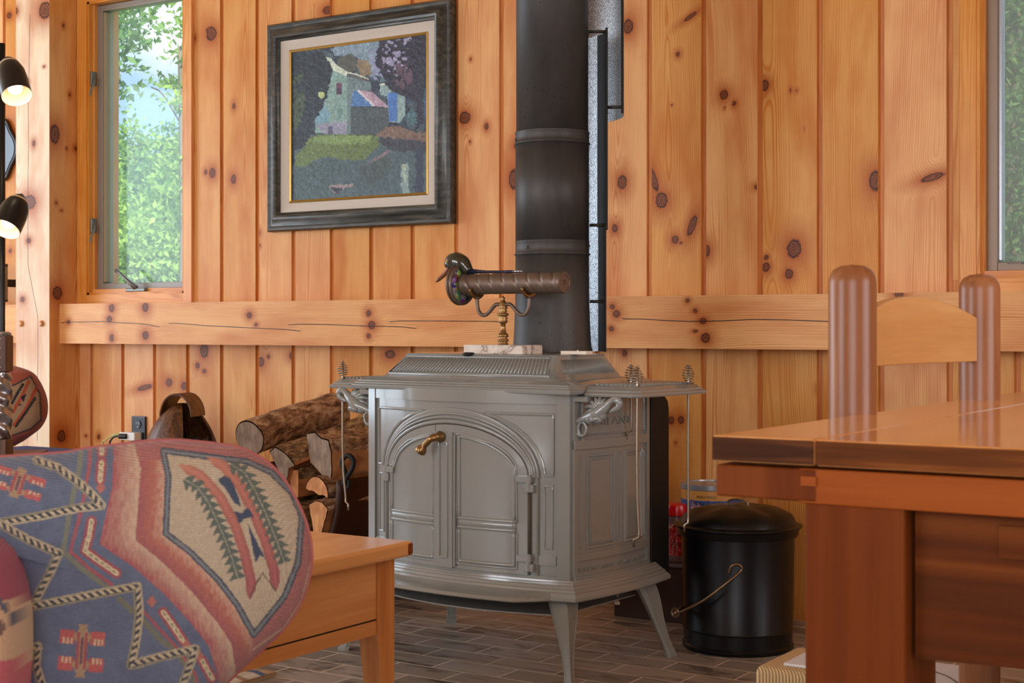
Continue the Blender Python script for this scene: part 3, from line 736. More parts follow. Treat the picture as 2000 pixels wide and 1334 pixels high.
# ---- windows
def window(n, W, jam, sash, glass_in, frame_mat_, left_side, sill_z, casing_w, casing_r):
    x0, x1, z0, z1 = W
    w = Wood(); yc = -0.018
    w.slab(x0 - casing_w, x0, yc, 0.0, z0 - 0.036, z1 + 0.06, 'Z', 0.35, 90 + n)
    w.slab(x1, x1 + casing_r, yc, 0.0, z0 - 0.036, z1 + 0.06, 'Z', 0.7, 92 + n)
    w.slab(x0, x1, yc, 0.0, z0 - 0.036, z0, 'X', 0.5, 94 + n)
    w.slab(x0, x1, yc, 0.0, z1, z1 + 0.06, 'X', 0.5, 96 + n)
    # jamb liners, stepped
    for a, b, c in ((0.0, 0.0, 0.009), (0.010, 0.0, 0.02)):
        pass
    w.slab(x0, x0 + 0.010, yc + 0.004, 0.14, z0, z1, 'Z', 0.3, 98 + n); w.slab(x0 + 0.010, x0 + 0.018, 0.008, 0.14, z0 + .01, z1 - .01, 'Z', 0.5, 99 + n)
    w.slab(x1 - 0.010, x1, yc + 0.004, 0.14, z0, z1, 'Z', 0.3, 101 + n); w.slab(x0, x1, yc + 0.004, 0.14, z0, z0 + 0.010, 'X', 0.3, 102 + n)
    w.slab(x0 + 0.01, x1 - 0.01, 0.006, 0.14, z0 + 0.010, z0 + 0.024, 'X', 0.6, 103 + n); w.slab(x0, x1, yc + 0.004, 0.14, z1 - 0.010, z1, 'X', 0.3, 104 + n)
    root = w.build('window_%d' % n, pine_trim); tag(root, kind='structure')
    sx0, sx1, sz0, sz1 = x0 + 0.018, x1 - 0.012, z0 + 0.024, z1 - 0.012
    bm = bmesh.new(); fw = sash; y0, y1 = 0.026, 0.075
    box(bm, sx0, sx0 + fw, y0, y1, sz0, sz1); box(bm, sx1 - fw, sx1, y0, y1, sz0, sz1); box(bm, sx0 + fw, sx1 - fw, y0, y1, sz0, sz0 + fw * 0.8); box(bm, sx0 + fw, sx1 - fw, y0, y1, sz1 - fw * 0.8, sz1)
    sa = obj('sash', bm, frame_mat_, root, bevel=0.002)
    g = obj('window_pane', mkbox(sx0 + fw, sx1 - fw, 0.048, 0.052, sz0 + fw * .8, sz1 - fw * .8), glass_m, sa)
    return root, (sx0, sx1, sz0, sz1, fw)
w1, r1 = window(1, WL, 0, 0.030, 0, alu, True, 0, 0.058, 0.043)
w2, r2 = window(2, WR, 0, 0.030, 0, bronze_frame, True, 0, 0.044, 0.05)
# light inner sash rail with its channel, left window
bm = bmesh.new(); x = r1[0] + r1[4]
box(bm, x, x + 0.016, 0.030, 0.07, r1[2] + .03, r1[3] - .03); obj('sash_channel', bm, simple('beige_channel', srgb(150, 138, 108), .5), w1, bevel=0.001)
bm = bmesh.new(); x = r2[0] + r2[4]
box(bm, x, x + 0.010, 0.036, 0.07, r2[2] + .03, r2[3] - .03); obj('sash_channel', bm, tin_top, w2, bevel=0.001)
obj('insect_screen', mkbox(r2[0] + r2[4], r2[1] - r2[4], 0.0405, 0.0415, r2[2] + .024, r2[3] - .024), screen_m, w2)
# casement locks on the left jamb
def lock(px, py, root):
    p = PX(px, py, -0.01); x = WL[0] + 0.010
    bm = bmesh.new(); box(bm, x, x + 0.010, -0.008, 0.022, p.z - 0.005, p.z + 0.055)
    lock_ = obj('sash_lock', bm, hardware, root, bevel=0.003)
    bm = bmesh.new(); tube(bm, smooth_path([(x + 0.012, 0.004, p.z + 0.03), (x + 0.02, -0.004, p.z + 0.005), (x + 0.014, -0.016, p.z - 0.03), (x + 0.012, -0.020, p.z - 0.048)], 5), [0.005] * 6 + [0.004] * 10, 8, sq=0.6)
    obj('lever', bm, hardware, lock_, smooth='all')
lock(178, 165, w1); lock(179, 452, w1)
# crank operator on the sill
p = PX(268, 572, -0.0); bm = bmesh.new(); z0 = WL[2] + 0.01
box(bm, p.x - 0.055, p.x + 0.055, -0.014, 0.018, z0, z0 + 0.014)
ck_ = obj('window_crank', bm, hardware, w1, bevel=0.004)
bm = bmesh.new(); tube(bm, [(p.x + 0.0, -0.006, z0 + 0.014), (p.x - 0.03, -0.016, z0 + 0.04), (p.x - 0.075, -0.022, z0 + 0.075), (p.x - 0.10, -0.022, z0 + 0.088)], [0.012, 0.008, 0.006, 0.008], 10)
obj('crank_arm', bm, hardware, ck_, smooth='all')
# maker's mark on the right sash, too small to read
bm = bmesh.new(); p = PX(1968, 513, 0.0255)
for i, ww in enumerate((4, 2, 3, 2, 2, 3)): box(bm, p.x + i * 0.0055, p.x + i * 0.0055 + 0.0006 * ww + .001, 0.0252, 0.0262, p.z - 0.004, p.z - .001)
for i in range(2): box(bm, p.x + 0.036 + i * 0.006, p.x + 0.040 + i * 0.006, 0.0252, 0.0262, p.z - 0.005, p.z + .001)
obj('maker_mark', bm, black_plastic, w2)

# ---- outdoors
def hill():
    n = 60; bm = bmesh.new(); g = []
    for j in range(n + 1):
        row = []
        for i in range(n + 1):
            x = -60 + 80 * i / n; y = 1.2 + 60 * (j / n) ** 1.5
            z = -0.8 + 0.085 * max(0, y - 4) + 0.06 * max(0, -x - 6) + 0.8 * float(fbm(np.array(x * .15), np.array(y * .15), 3))
            row.append(bm.verts.new((x, y, z)))
        g.append(row)
    for j in range(n):
        for i in range(n): bm.faces.new((g[j][i], g[j][i + 1], g[j + 1][i + 1], g[j + 1][i]))
    tag(obj('hillside', bm, grass_m, smooth='all'), kind='structure')
hill()
def tree(name, label, base, blobs, nleaf, ls, mat, seed, trunk=None, group=None, branches=()):
    """blobs: (offset from base, radii); leaves are folded quads inside them"""
    r = np.random.RandomState(seed); root = thing(name, label, 'tree', base, 0, group)
    tot = sum(b[1][0] * b[1][1] * b[1][2] for b in blobs) ; V = []; L = []
    for off, rad in blobs:
        k = int(nleaf * (rad[0] * rad[1] * rad[2]) / tot) + 20
        d = r.normal(size=(k, 3)); d /= np.linalg.norm(d, axis=1)[:, None]; rr = r.rand(k) ** 0.45
        c = np.array(off) + d * rr[:, None] * np.array(rad) * (0.75 + 0.5 * vnoise(d[:, 0] * 3 + seed + 5, d[:, 2] * 3 + 9)[:, None])
        a = r.normal(size=(k, 3)); a /= np.linalg.norm(a, axis=1)[:, None]; b = np.cross(a, r.normal(size=(k, 3))); b /= np.linalg.norm(b, axis=1)[:, None]
        s = ls * (0.6 + 0.8 * r.rand(k))[:, None]
        q = np.stack([c - a * s, c - b * s * 0.45, c + a * s, c + b * s * 0.45], 1); V.append(q.reshape(-1, 3)); L.append(np.repeat(r.rand(k), 4))
    V = np.concatenate(V); nf = len(V) // 4
    me = bpy.data.meshes.new('foliage'); me.vertices.add(len(V)); me.vertices.foreach_set('co', V.astype(np.float32).ravel())
    me.loops.add(len(V)); me.loops.foreach_set('vertex_index', np.arange(len(V), dtype=np.int32)); me.polygons.add(nf)
    me.polygons.foreach_set('loop_start', np.arange(0, nf * 4, 4, dtype=np.int32)); me.polygons.foreach_set('loop_total', np.full(nf, 4, np.int32)); me.update(calc_edges=True)
    set_float(me, np.concatenate(L), 'leaf')
    link('foliage', me, mat, root)
    if trunk:
        bm = bmesh.new(); tube(bm, smooth_path(trunk[0], 5), trunk[1], 9)
        for br in branches: tube(bm, smooth_path(br, 4), trunk[1] * 0.35, 6)
        obj('trunk', bm, trunk_m, root, smooth='all')
    return root
def at(px, d, z): q = PD(px, HZ, d); return Vector((q.x, q.y, z))
def pz(py, d): return CAMZ + (HZ - py) / F * d
rt = random.Random(3)
# far wooded slope seen under the sky line
k = 0
for px, d, top in ((200, 26, 262), (262, 30, 248), (318, 24, 262), (372, 28, 246), (235, 17, 330), (300, 18, 350), (350, 15, 300), (215, 12, 430), (275, 11.5, 440), (335, 12, 450)):
    b = at(px, d, -0.4 if d < 20 else 0.6); zt = pz(top, d) - b.z; wd = d * 0.022 + 0.25
    bl = [((rt.uniform(-.3, .3) * wd, rt.uniform(-.3, .3), zt * f), (wd * rr * 1.4, wd * rr * 1.2, zt * 0.24)) for f, rr in ((0.2, 1.1), (0.45, 1.0), (0.66, .75), (0.84, .4))]
    names = ['tall leafy tree on the far skyline, left part of the left window', 'rounded tree breaking the skyline in the left window', 'bushy tree low on the skyline behind the bare trunk', 'skyline tree at the right edge of the left window',
             'mid-distance bright bush at the left of the left window', 'mid-distance bright bush in the middle of the left window', 'leafy bush behind the thin trunk in the left window', 'near bush low at the left of the left window', 'near bush low in the middle of the left window', 'near bush low at the right of the left window']
    tree('leafy_tree' if k < 4 else 'leafy_bush', names[k], b, bl, 24000, 0.013 + 0.0017 * d, leaf_b if k in (0, 2, 5) else leaf_a, 20 + k, trunk=([(0, 0, -.4), (0, 0, zt * .8)], 0.06), group='woods outside the left window'); k += 1
# slim tree by the window with a bare trunk, and overhanging leafy branches
b = at(352, 9.0, -0.6)
zz = lambda py: pz(py, 9.0) + 0.6
tr = tree('slim_maple_tree', 'slim tree with a thin pale trunk and overhanging leafy branches outside the left window', b,
     [((.03, 0, zz(60)), (.06, .3, .16)), ((.02, .1, zz(120)), (.07, .3, .08)), ((.05, 0, zz(200)), (.10, .3, .08)), ((-.16, .1, zz(152)), (.14, .2, .035)), ((-.02, .0, zz(165)), (.12, .2, .04)), ((0, .2, zz(300)), (.16, .3, .18)), ((-.05, .1, zz(400)), (.2, .3, .2)), ((.04, 0, zz(0)), (.06, .3, .10))],
     1300, 0.026, leaf_a, 61, trunk=([(0.02, 0, 0), (-.01, 0, 1.2), (.02, 0, 2.0), (.0, 0, 3.2)], 0.016), branches=([(0, 0, zz(240)), (-.15, 0, zz(180)), (-.3, .05, zz(160))], [(.0, 0, zz(190)), (-.12, 0, zz(150)), (-.25, .05, zz(128))]))
b = at(228, 8.0, -0.6); zz = lambda py: pz(py, 8.0) + 0.6
tree('overhanging_tree', 'dark-leaved branch hanging into the top left of the left window', b,
     [((.0, 0, zz(45)), (.12, .2, .10)), ((.10, .0, zz(70)), (.12, .2, .09)), ((-.02, 0, zz(95)), (.07, .2, .10)), ((.05, .0, zz(130)), (.07, .2, .04)), ((.02, .0, zz(165)), (.05, .2, .04)), ((.0, 0, zz(185)), (.05, .2, .03)), ((.16, 0, zz(80)), (.09, .2, .05)), ((-.3, .1, zz(60)), (.25, .3, .25)), ((-.2, .1, zz(10)), (.35, .3, .15))],
     1100, 0.026, leaf_b, 62, trunk=([(-.45, 0, 0), (-.42, 0, 1.5), (-.3, 0, zz(60)), (-.02, 0, zz(70))], 0.02), branches=([(-.25, 0, zz(70)), (.0, 0, zz(120)), (.0, 0, zz(190))],))
# behind the right window
k = 0
for px, d, top in ((1965, 9, -200), (1990, 14, -300)):
    b = at(px, d, -0.5); zt = pz(top, d) + 0.5; wd = 0.9
    bl = [((rt.uniform(-.3, .3), rt.uniform(-.3, .3), zt * f), (wd * rr, wd * rr, zt * 0.22)) for f, rr in ((0.15, 1.1), (0.4, 1.1), (0.65, .9), (0.88, .6))]
    names = ['dark hemlock behind the insect screen of the right window', 'tall hemlock behind the others outside the right window', 'hemlock furthest right outside the right window']
    tree('hemlock_tree', names[k], b, bl, 26000, 0.032, leaf_b, 40 + k, trunk=([(0, 0, -.3), (0, 0, zt * .9)], 0.09), group='hemlocks outside the right window'); k += 1
# ---------------------------------------------------------------- the stove
stove = thing('wood_stove', 'sand grey enamelled cast iron wood stove with arched doors, on the tile hearth', 'stove', (SL.x, SL.y, 0), SA)
HW, DP = 0.336, 0.36                      # half width of the body, depth
def bow(x): return 0.055 * max(0.0, 1 - (x / HW) ** 2)
def sbow(y): t = (y - DP / 2) / (DP / 2); return 0.020 * max(0.0, 1 - t * t)
def mf(a, b, d): return Vector((a, -bow(a) - d, b))                  # front: a across, b up, d outward
def mr(a, b, d): return Vector((HW + sbow(a) + d, a, b))             # right side: a backward
def ml(a, b, d): return Vector((-HW - sbow(a) - d, a, b))
def flat(a, b, d): return Vector((a, -d, b))
def band(bm, A, B, d0, d1, M=mf, closed=False):
    """solid strip between two matched curves, from depth d0 out to d1"""
    n = len(A); q = []
    for (a, b) in zip(A, B):
        q.append([bm.verts.new(M(a[0], a[1], d0)), bm.verts.new(M(a[0], a[1], d1)), bm.verts.new(M(b[0], b[1], d1)), bm.verts.new(M(b[0], b[1], d0))])
    rng = range(n if closed else n - 1)
    for i in rng:
        p, r = q[i], q[(i + 1) % n]
        for k in range(4): bm.faces.new((p[k], p[(k + 1) % 4], r[(k + 1) % 4], r[k]))
    if not closed: bm.faces.new(q[0][::-1]); bm.faces.new(q[-1])
def dens(P, step=0.012):
    out = []
    for (x0, y0), (x1, y1) in zip(P, P[1:]):
        m = max(1, int(math.hypot(x1 - x0, y1 - y0) / step))
        out += [(x0 + (x1 - x0) * i / m, y0 + (y1 - y0) * i / m) for i in range(m)]
    return out + [P[-1]]
def bead(bm, P, r, M=mf, d=0.0, closed=False, step=0.01, n=8):
    P = dens(list(P) + ([P[0]] if closed else []), step)
    if closed: P = P[:-1]
    tube(bm, [M(a, b, d) for a, b in P], r, n, closed=closed)
def rect(x0, x1, z0, z1): return [(x0, z0), (x1, z0), (x1, z1), (x0, z1)]
def arch(a, b, zs, n=40, t0=0.0, t1=math.pi): return [(a * math.cos(t1 + (t0 - t1) * i / n), zs + b * math.sin(t1 + (t0 - t1) * i / n)) for i in range(n + 1)]
Z0, Z1 = 0.248, 0.722
# body: bowed front and side sheets joined round
bm = bmesh.new()
def outline(z, inset=0.0):
    P = []
    for i in range(25): x = -HW + 2 * HW * i / 24; P.append(Vector((x * (1 - inset), -bow(x), z)))
    for i in range(1, 13): y = DP * i / 12; P.append(Vector((HW + sbow(y), y, z)))
    for i in range(1, 13): y = DP * (1 - i / 12); P.append(Vector((-HW - sbow(y), y + (0 if i < 12 else 0), z)) if i < 12 else None)
    return [p for p in P if p is not None]
R0 = [outline(z) for z in (Z0, 0.30, 0.40, 0.5, 0.6, 0.68, Z1)]
loft(bm, R0)
# corner pilasters and the plain frame round the front
for s in (-1, 1):
    band(bm, dens([(s * 0.304, Z0 + .004), (s * 0.304, Z1)]), dens([(s * HW, Z0 + .004), (s * HW, Z1)]), 0, 0.008)
band(bm, dens([(-0.304, 0.690), (0.304, 0.690)]), dens([(-0.304, Z1), (0.304, Z1)]), 0, 0.006)
band(bm, dens([(-0.304, Z0), (0.304, Z0)]), dens([(-0.304, 0.262), (0.304, 0.262)]), 0, 0.008)
# spandrel mouldings
for s in (-1, 1):
    P = [(s * 0.098, 0.664), (s * 0.290, 0.664), (s * 0.290, 0.512), (s * 0.270, 0.512)] + [(s * x, z) for x, z in ((0.262, 0.548), (0.246, 0.580), (0.222, 0.608), (0.19, 0.632), (0.15, 0.650), (0.098, 0.664))]
    bead(bm, P[:-1], 0.0042, closed=True)
    bead(bm, rect(s * 0.268, s * 0.288, 0.330, 0.486), 0.0032, closed=True)
    band(bm, dens([(s * 0.252, 0.288), (s * 0.300, 0.288)]), dens([(s * 0.252, 0.312), (s * 0.300, 0.312)]), 0, 0.005)
# the moulded arch round the doors
for k, (e, r, d) in enumerate(((0.0, 0.0055, 0.010), (0.010, 0.0035, 0.0115), (0.018, 0.0035, 0.009), (0.027, 0.0045, 0.004))):
    bead(bm, arch(0.238 + e * 0.55, 0.132 + e * 1.15, 0.507), r, d=d, n=10, step=0.02)
A1, B1 = arch(0.234, 0.128, 0.507), arch(0.257, 0.167, 0.507); band(bm, A1, B1, 0, 0.008)
for s in (-1, 1):
    band(bm, dens([(s * 0.236, 0.262), (s * 0.236, 0.507)]), dens([(s * 0.254, 0.262), (s * 0.254, 0.507)]), 0, 0.006)
    bead(bm, [(s * 0.252, 0.264), (s * 0.252, 0.507)], 0.003, d=0.006)
# sides: frame bands, panels
for M in (mr, ml):
    band(bm, dens([(0.002, Z0), (0.002, Z1)]), dens([(0.014, Z0), (0.014, Z1)]), 0, 0.006, M)
    band(bm, dens([(0.338, Z0), (0.338, Z1)]), dens([(0.358, Z0), (0.358, Z1)]), 0, 0.006, M)
    band(bm, dens([(0.002, 0.578), (0.345, 0.578)]), dens([(0.002, 0.601), (0.345, 0.601)]), 0, 0.009, M)
    band(bm, dens([(0.014, 0.300), (0.345, 0.300)]), dens([(0.014, 0.318), (0.345, 0.318)]), 0, 0.006, M)
    band(bm, dens([(0.002, Z0), (0.350, Z0)]), dens([(0.002, 0.262), (0.350, 0.262)]), 0, 0.010, M)
    for a0, a1 in ((0.054, 0.160), (0.214, 0.302)):
        bead(bm, rect(a0, a1, 0.330, 0.560), 0.0045, M, closed=True); bead(bm, rect(a0 + .009, a1 - .009, 0.339, 0.551), 0.003, M, closed=True)
        band(bm, dens([(a0 + .012, 0.342), (a1 - .012, 0.342)]), dens([(a0 + .012, 0.362), (a1 - .012, 0.356)]), -0.001, 0.0035, M)
    for a0, a1 in ((0.018, 0.032), (0.178, 0.194), (0.315, 0.328)): bead(bm, rect(a0, a1, 0.332, 0.560), 0.0028, M, closed=True)
    bead(bm, rect(0.022, 0.330, 0.612, 0.700), 0.003, M, closed=True)
body = obj('body', bm, enamel, stove, smooth=True)
# raised lettering on both sides
def letters(name, s, size, a0, z, M, width, depth=0.003, parent=body):
    me = text_mesh(s, size, depth); xs = [v.co.x for v in me.vertices]; k = width / (max(xs) - min(xs)); x0 = min(xs)
    for v in me.vertices: v.co = M(a0 + (v.co.x - x0) * k, z + v.co.y, v.co.z)
    return link(name, me, enamel, parent, label='raised lettering')
letters('lettering', 'VIGILANT', 0.028, 0.044, 0.634, mr, 0.202)
letters('lettering', 'VERMONT CASTINGS, INC.', 0.014, 0.020, 0.272, mr, 0.185, 0.002)
letters('lettering', 'RANDOLPH, VERMONT', 0.014, 0.215, 0.272, mr, 0.120, 0.002)

# doors
def archz(x, a=0.232, b=0.125, zs=0.507): return zs + b * math.sqrt(max(0, 1 - (x / a) ** 2))
def door(side):
    s = 1 if side == 'right' else -1
    xs0, xs1 = (-0.046, 0.232) if s > 0 else (-0.232, -0.048)
    root_bm = bmesh.new(); n = 26
    X = [xs0 + (xs1 - xs0) * (0.5 - 0.5 * math.cos(math.pi * i / n)) for i in range(n + 1)]
    band(root_bm, [(x, 0.262) for x in X], [(x, archz(x) - 0.0005) for x in X], 0.001, 0.014)      # door leaf
    d = obj('door', root_bm, enamel, stove, smooth=True, bevel=0.0025, label='%s arched stove door' % side)
    bm = bmesh.new(); px0, px1 = (0.034, 0.196) if s > 0 else (-0.214, -0.054)
    ins = 0.034
    pz_ = lambda x: archz(x, 0.232 - 0.030, 0.125 - 0.028, 0.507)
    Xp = [px0 + (px1 - px0) * i / 20 for i in range(21)]
    curve = [(x, pz_(x)) for x in Xp]
    # moulding round the panes
    for rr, off, dd in ((0.0048, 0.0, 0.014), (0.0030, 0.008, 0.0145)):
        P = [(px0 - off, 0.392)] + [(x + (off if x > (px0 + px1) / 2 else -off) * 0.6, z + off * 0.8) for x, z in curve] + [(px1 + off, 0.392)]
        bead(bm, P, rr, d=dd, step=0.02)
    for z in (0.394, 0.371): bead(bm, [(px0 - .006, z), (px1 + .006, z)], 0.0045, d=0.0145)
    band(bm, dens([(px0 - .006, 0.371), (px1 + .006, 0.371)]), dens([(px0 - .006, 0.394), (px1 + .006, 0.394)]), 0.012, 0.0165)
    bead(bm, [(px0, 0.366), (px0, 0.284), (px1, 0.284), (px1, 0.366)], 0.0045, d=0.014); bead(bm, [(px0 - .008, 0.366), (px0 - .008, 0.276), (px1 + .008, 0.276), (px1 + .008, 0.366)], 0.003, d=0.014)
    obj('door_moulding', bm, enamel, d, smooth='all')
    if s > 0:   # the stile that covers the meeting edges belongs to the right door
        bm = bmesh.new(); band(bm, dens([(-0.046, 0.264), (-0.046, 0.612)]), dens([(0.016, 0.264), (0.016, 0.612)]), 0.012, 0.022)
        bead(bm, rect(-0.026, 0.000, 0.290, 0.585), 0.0035, d=0.022, closed=True)
        for x in (-0.044, 0.014, 0.022): bead(bm, [(x, 0.268), (x, 0.606)], 0.0035, d=0.019)
        obj('door_stile', bm, enamel, d, smooth=True)
        # handle: knob on a post, its grip hanging to the lower left
        bm = bmesh.new(); c = mf(-0.020, 0.600, 0.022)
        lathe(bm, [(0.014, 0.0), (0.015, -0.006), (0.010, -0.012), (0.011, -0.020), (0.008, -0.026)], c, 20, 'Y')
        tube(bm, smooth_path([c + Vector((0, -0.020, 0)), c + Vector((-0.012, -0.028, -0.006)), c + Vector((-0.026, -0.030, -0.018)), c + Vector((-0.038, -0.031, -0.031)), c + Vector((-0.046, -0.031, -0.040))], 5),
             [0.0095] * 6 + [0.0085] * 5 + [0.008, 0.008, 0.009, 0.0115, 0.0135, 0.0150, 0.0145, 0.0155, 0.015, 0.012], 14)
        obj('door_handle', bm, brass, d, smooth='all', label='brown brass handle')
    # hinges with their pin
    for z in (0.488, 0.290):
        bm = bmesh.new(); x0, x1 = (0.205, 0.244)
        band(bm, dens([(s * x0, z + 0.006), (s * x1, z + 0.006)]), dens([(s * x0, z + 0.022), (s * x1, z + 0.022)]), 0.008, 0.022)
        band(bm, dens([(s * 0.226, z - 0.018), (s * 0.250, z - 0.018)]), dens([(s * 0.226, z + 0.001), (s * 0.250, z + 0.001)]), 0.004, 0.021)
        tube(bm, [mf(s * 0.236, z - 0.018, 0.016), mf(s * 0.236, z + 0.026, 0.016)], 0.007, 12)
        obj('hinge', bm, enamel, d, smooth=True, bevel=0.001)
    bm = bmesh.new(); tube(bm, [mf(s * 0.2345, 0.292, 0.010), mf(s * 0.2345, 0.490, 0.010)], 0.0045, 8)
    tube(bm, [mf(x, z, 0.010) for x, z in arch(0.2345, 0.127, 0.507, 24, 0.0 if s > 0 else math.pi / 2, math.pi / 2 if s > 0 else math.pi)], 0.003, 6)
    obj('gasket', bm, rope_gasket, d, smooth='all')
door('right'); door('left')

# moulded plates round the stove: a profile carried round the plan
def plan(off, y_back, z, nx=24, lip=0.0, bowk=1.0, side_extra=0.0):
    P = []
    for i in range(nx + 1):
        t = -1 + 2 * i / nx; x = (HW + off) * t; y = -0.055 * bowk * (1 - t * t) - off
        if lip: y -= lip * max(0.0, min(1.0, (0.80 - abs(t)) / 0.14)) ** 0.6
        P.append(Vector((x, y, z)))
    for i in range(1, 13):
        y = -off + (y_back + off) * i / 12; tt = (y - y_back / 2) / (y_back / 2 + off)
        P.append(Vector((HW + off + (0.020 + side_extra) * max(0, 1 - tt * tt), y, z)))
    for i in range(12, 0, -1):
        y = -off + (y_back + off) * i / 12; tt = (y - y_back / 2) / (y_back / 2 + off)
        P.append(Vector((-HW - off - (0.020 + side_extra) * max(0, 1 - tt * tt), y, z)))
    return P
# base with its stepped moulding and the projecting ash lip
bm = bmesh.new()
loft(bm, [plan(-0.01, 0.37, 0.2545), plan(0.012, 0.375, 0.2545), plan(0.013, 0.38, 0.2500), plan(0.016, 0.38, 0.2490), plan(0.017, 0.385, 0.2440), plan(0.021, 0.385, 0.2425), plan(0.024, 0.39, 0.2360), plan(0.028, 0.392, 0.2345), plan(0.030, 0.394, 0.2290),
          plan(0.034, 0.396, 0.2270, lip=0.004), plan(0.036, 0.40, 0.222, lip=0.022), plan(0.038, 0.405, 0.217, lip=0.050), plan(0.038, 0.405, 0.210, lip=0.058), plan(0.034, 0.40, 0.2065, lip=0.056), plan(0.0, 0.37, 0.207)])
obj('base', bm, enamel, stove, smooth='base')
# bottom heat shield hung on bolts
bm = bmesh.new()
sh = [Vector((x, y, 0)) for x, y in [(-0.31, 0.34), (-0.31, 0.02)] + [(-0.30 + 0.6 * i / 16, -0.02 - 0.06 * (1 - ((i - 8) / 8) ** 2)) for i in range(17)] + [(0.31, 0.02), (0.31, 0.34)]]
loft(bm, [[p + Vector((0, 0, 0.165)) for p in sh], [p + Vector((0, 0, 0.168)) for p in sh]])
bsh = obj('bottom_heat_shield', bm, simple('grey_sheet_steel', srgb(150, 148, 142), 0.5, 0.3), stove, smooth=True)
for x, y in ((-0.16, 0.02), (-0.12, 0.02), (0.29, 0.28)):
    bm = bmesh.new(); tube(bm, [(x, y, 0.155), (x, y, 0.206)], 0.004, 8); lathe(bm, [(0.0, 0.148), (0.008, 0.148), (0.008, 0.156), (0, 0.156)], (x, y, 0), 6)
    obj('bolt', bm, steel_rod, bsh)
# rear heat shield
bm = bmesh.new(); pr = [(0.362, 0.20), (0.455, 0.20), (0.455, 0.660), (0.450, 0.682), (0.435, 0.695), (0.41, 0.700), (0.362, 0.700)]
loft(bm, [[Vector((x, y, z)) for y, z in pr] for x in (-0.345, 0.345)])
obj('rear_heat_shield', bm, iron_black, stove, bevel=0.003)
# legs
def leg(sx, sy, x, y):
    """diamond section, cabriole outline, splayed outwards along the diagonal"""
    d = Vector((sx, sy, 0)).normalized(); t = Vector((-d.y, d.x, 0)); rings = []
    for z, w, dep, o in ((0.204, 0.050, 0.036, 0.000), (0.196, 0.053, 0.042, 0.006), (0.186, 0.051, 0.042, 0.012), (0.165, 0.046, 0.038, 0.022), (0.135, 0.037, 0.032, 0.033), (0.105, 0.028, 0.026, 0.043), (0.075, 0.021, 0.021, 0.054), (0.045, 0.0175, 0.018, 0.066), (0.024, 0.017, 0.018, 0.075), (0.021, 0.019, 0.020, 0.076), (0.012, 0.019, 0.020, 0.080), (0.008, 0.022, 0.023, 0.082), (0.0, 0.022, 0.023, 0.083)):
        c = Vector((x, y, z)) + d * o; wq = w * 0.98
        rings.append([c + d * dep * 0.75, c + t * wq * 0.5 * 1.25 - d * dep * 0.1, c + t * wq * 0.9 * 0.8 - d * dep * 0.55, c - t * wq * 0.9 * 0.8 - d * dep * 0.55, c - t * wq * 0.5 * 1.25 - d * dep * 0.1])
    bm = bmesh.new(); loft(bm, rings)
    for k in (0, 1, 4): tube(bm, [r[k] for r in rings[1:-2]], 0.0016, 6)
    return obj('leg', bm, enamel_matte, stove)
leg(1, -1, 0.318, -0.005); leg(-1, -1, -0.318, -0.005); leg(1, 1, 0.322, 0.345); leg(-1, 1, -0.322, 0.345)

# top plate
def topplan(off, z, cut=0.0):
    return [Vector(p) for p in ((-0.345 - off + cut, -0.030 - off, z), (0.345 + off - cut, -0.030 - off, z), (0.345 + off, 0.02, z), (0.345 + off, 0.36 + off * .2, z), (-0.345 - off, 0.36 + off * .2, z), (-0.345 - off, 0.02, z))]
bm = bmesh.new()
loft(bm, [topplan(-0.004, 0.716), topplan(0.016, 0.716), topplan(0.018, 0.720), topplan(0.018, 0.727), topplan(0.012, 0.730), topplan(0.012, 0.733), topplan(0.006, 0.7355), topplan(0.006, 0.739), topplan(-0.002, 0.742), topplan(-0.012, 0.748), topplan(-0.04, 0.750)])
obj('top_plate', bm, enamel, stove, smooth=True, bevel=0.001)
# sloping hood with slanted louvre ribs on three faces
def hoodplan(k):   # k 0 bottom .. 1 top
    xb = 0.292 - 0.040 * k; yf = -0.008 + 0.058 * k
    return xb, yf
bm = bmesh.new(); HZ0, HZ1 = 0.748, 0.8115
def hring(k, off=0.0):
    xb, yf = hoodplan(k); z = HZ0 + (HZ1 - HZ0) * k; xb += off; yf -= off
    c = 0.012
    return [Vector(p) for p in ((-xb + c, yf, z), (xb - c, yf, z), (xb, yf + c, z), (xb, 0.30 - 0.03 * k, z), (-xb, 0.30 - 0.03 * k, z), (-xb, yf + c, z))]
loft(bm, [hring(0.0, 0.004), hring(0.04, 0.004), hring(0.07), hring(0.93), hring(0.96, 0.003), hring(1.0, 0.002), [p + Vector((0, 0, 0.0005)) for p in hring(1.0, -0.006)]])
hood = obj('griddle_hood', bm, enamel, stove, smooth=True, bevel=0.002)
bm = bmesh.new()
def hp(t, k, face, out):
    xb, yf = hoodplan(k); z = HZ0 + (HZ1 - HZ0) * k
    if face == 'F': return Vector((t * xb, yf - out, z))
    y = (yf + 0.012) + (0.30 - 0.03 * k - yf - 0.012) * t
    return Vector(((xb + out) * (1 if face == 'R' else -1), y, z))
for i in range(44):
    t0 = -0.90 + 1.80 * i / 43
    tube(bm, [hp(t0 - 0.018, 0.24, 'F', 0.0006), hp(t0 + 0.018, 0.82, 'F', 0.0006)], 0.0026, 6)
for fc in 'RL':
    for i in range(34):
        t0 = 0.08 + 0.84 * i / 33
        tube(bm, [hp(t0 + 0.02, 0.26, fc, 0.0006), hp(t0 - 0.03, 0.80, fc, 0.0006)], 0.0018, 6)
tag(obj('louvre_ribs', bm, enamel, hood, smooth='all'), kind=None)
bm = bmesh.new()
for P in ([hp(-0.94, .16, 'F', 0), hp(0.94, .16, 'F', 0), hp(0.94, .88, 'F', 0), hp(-0.94, .88, 'F', 0)],): tube(bm, P, 0.0035, 8, closed=True)
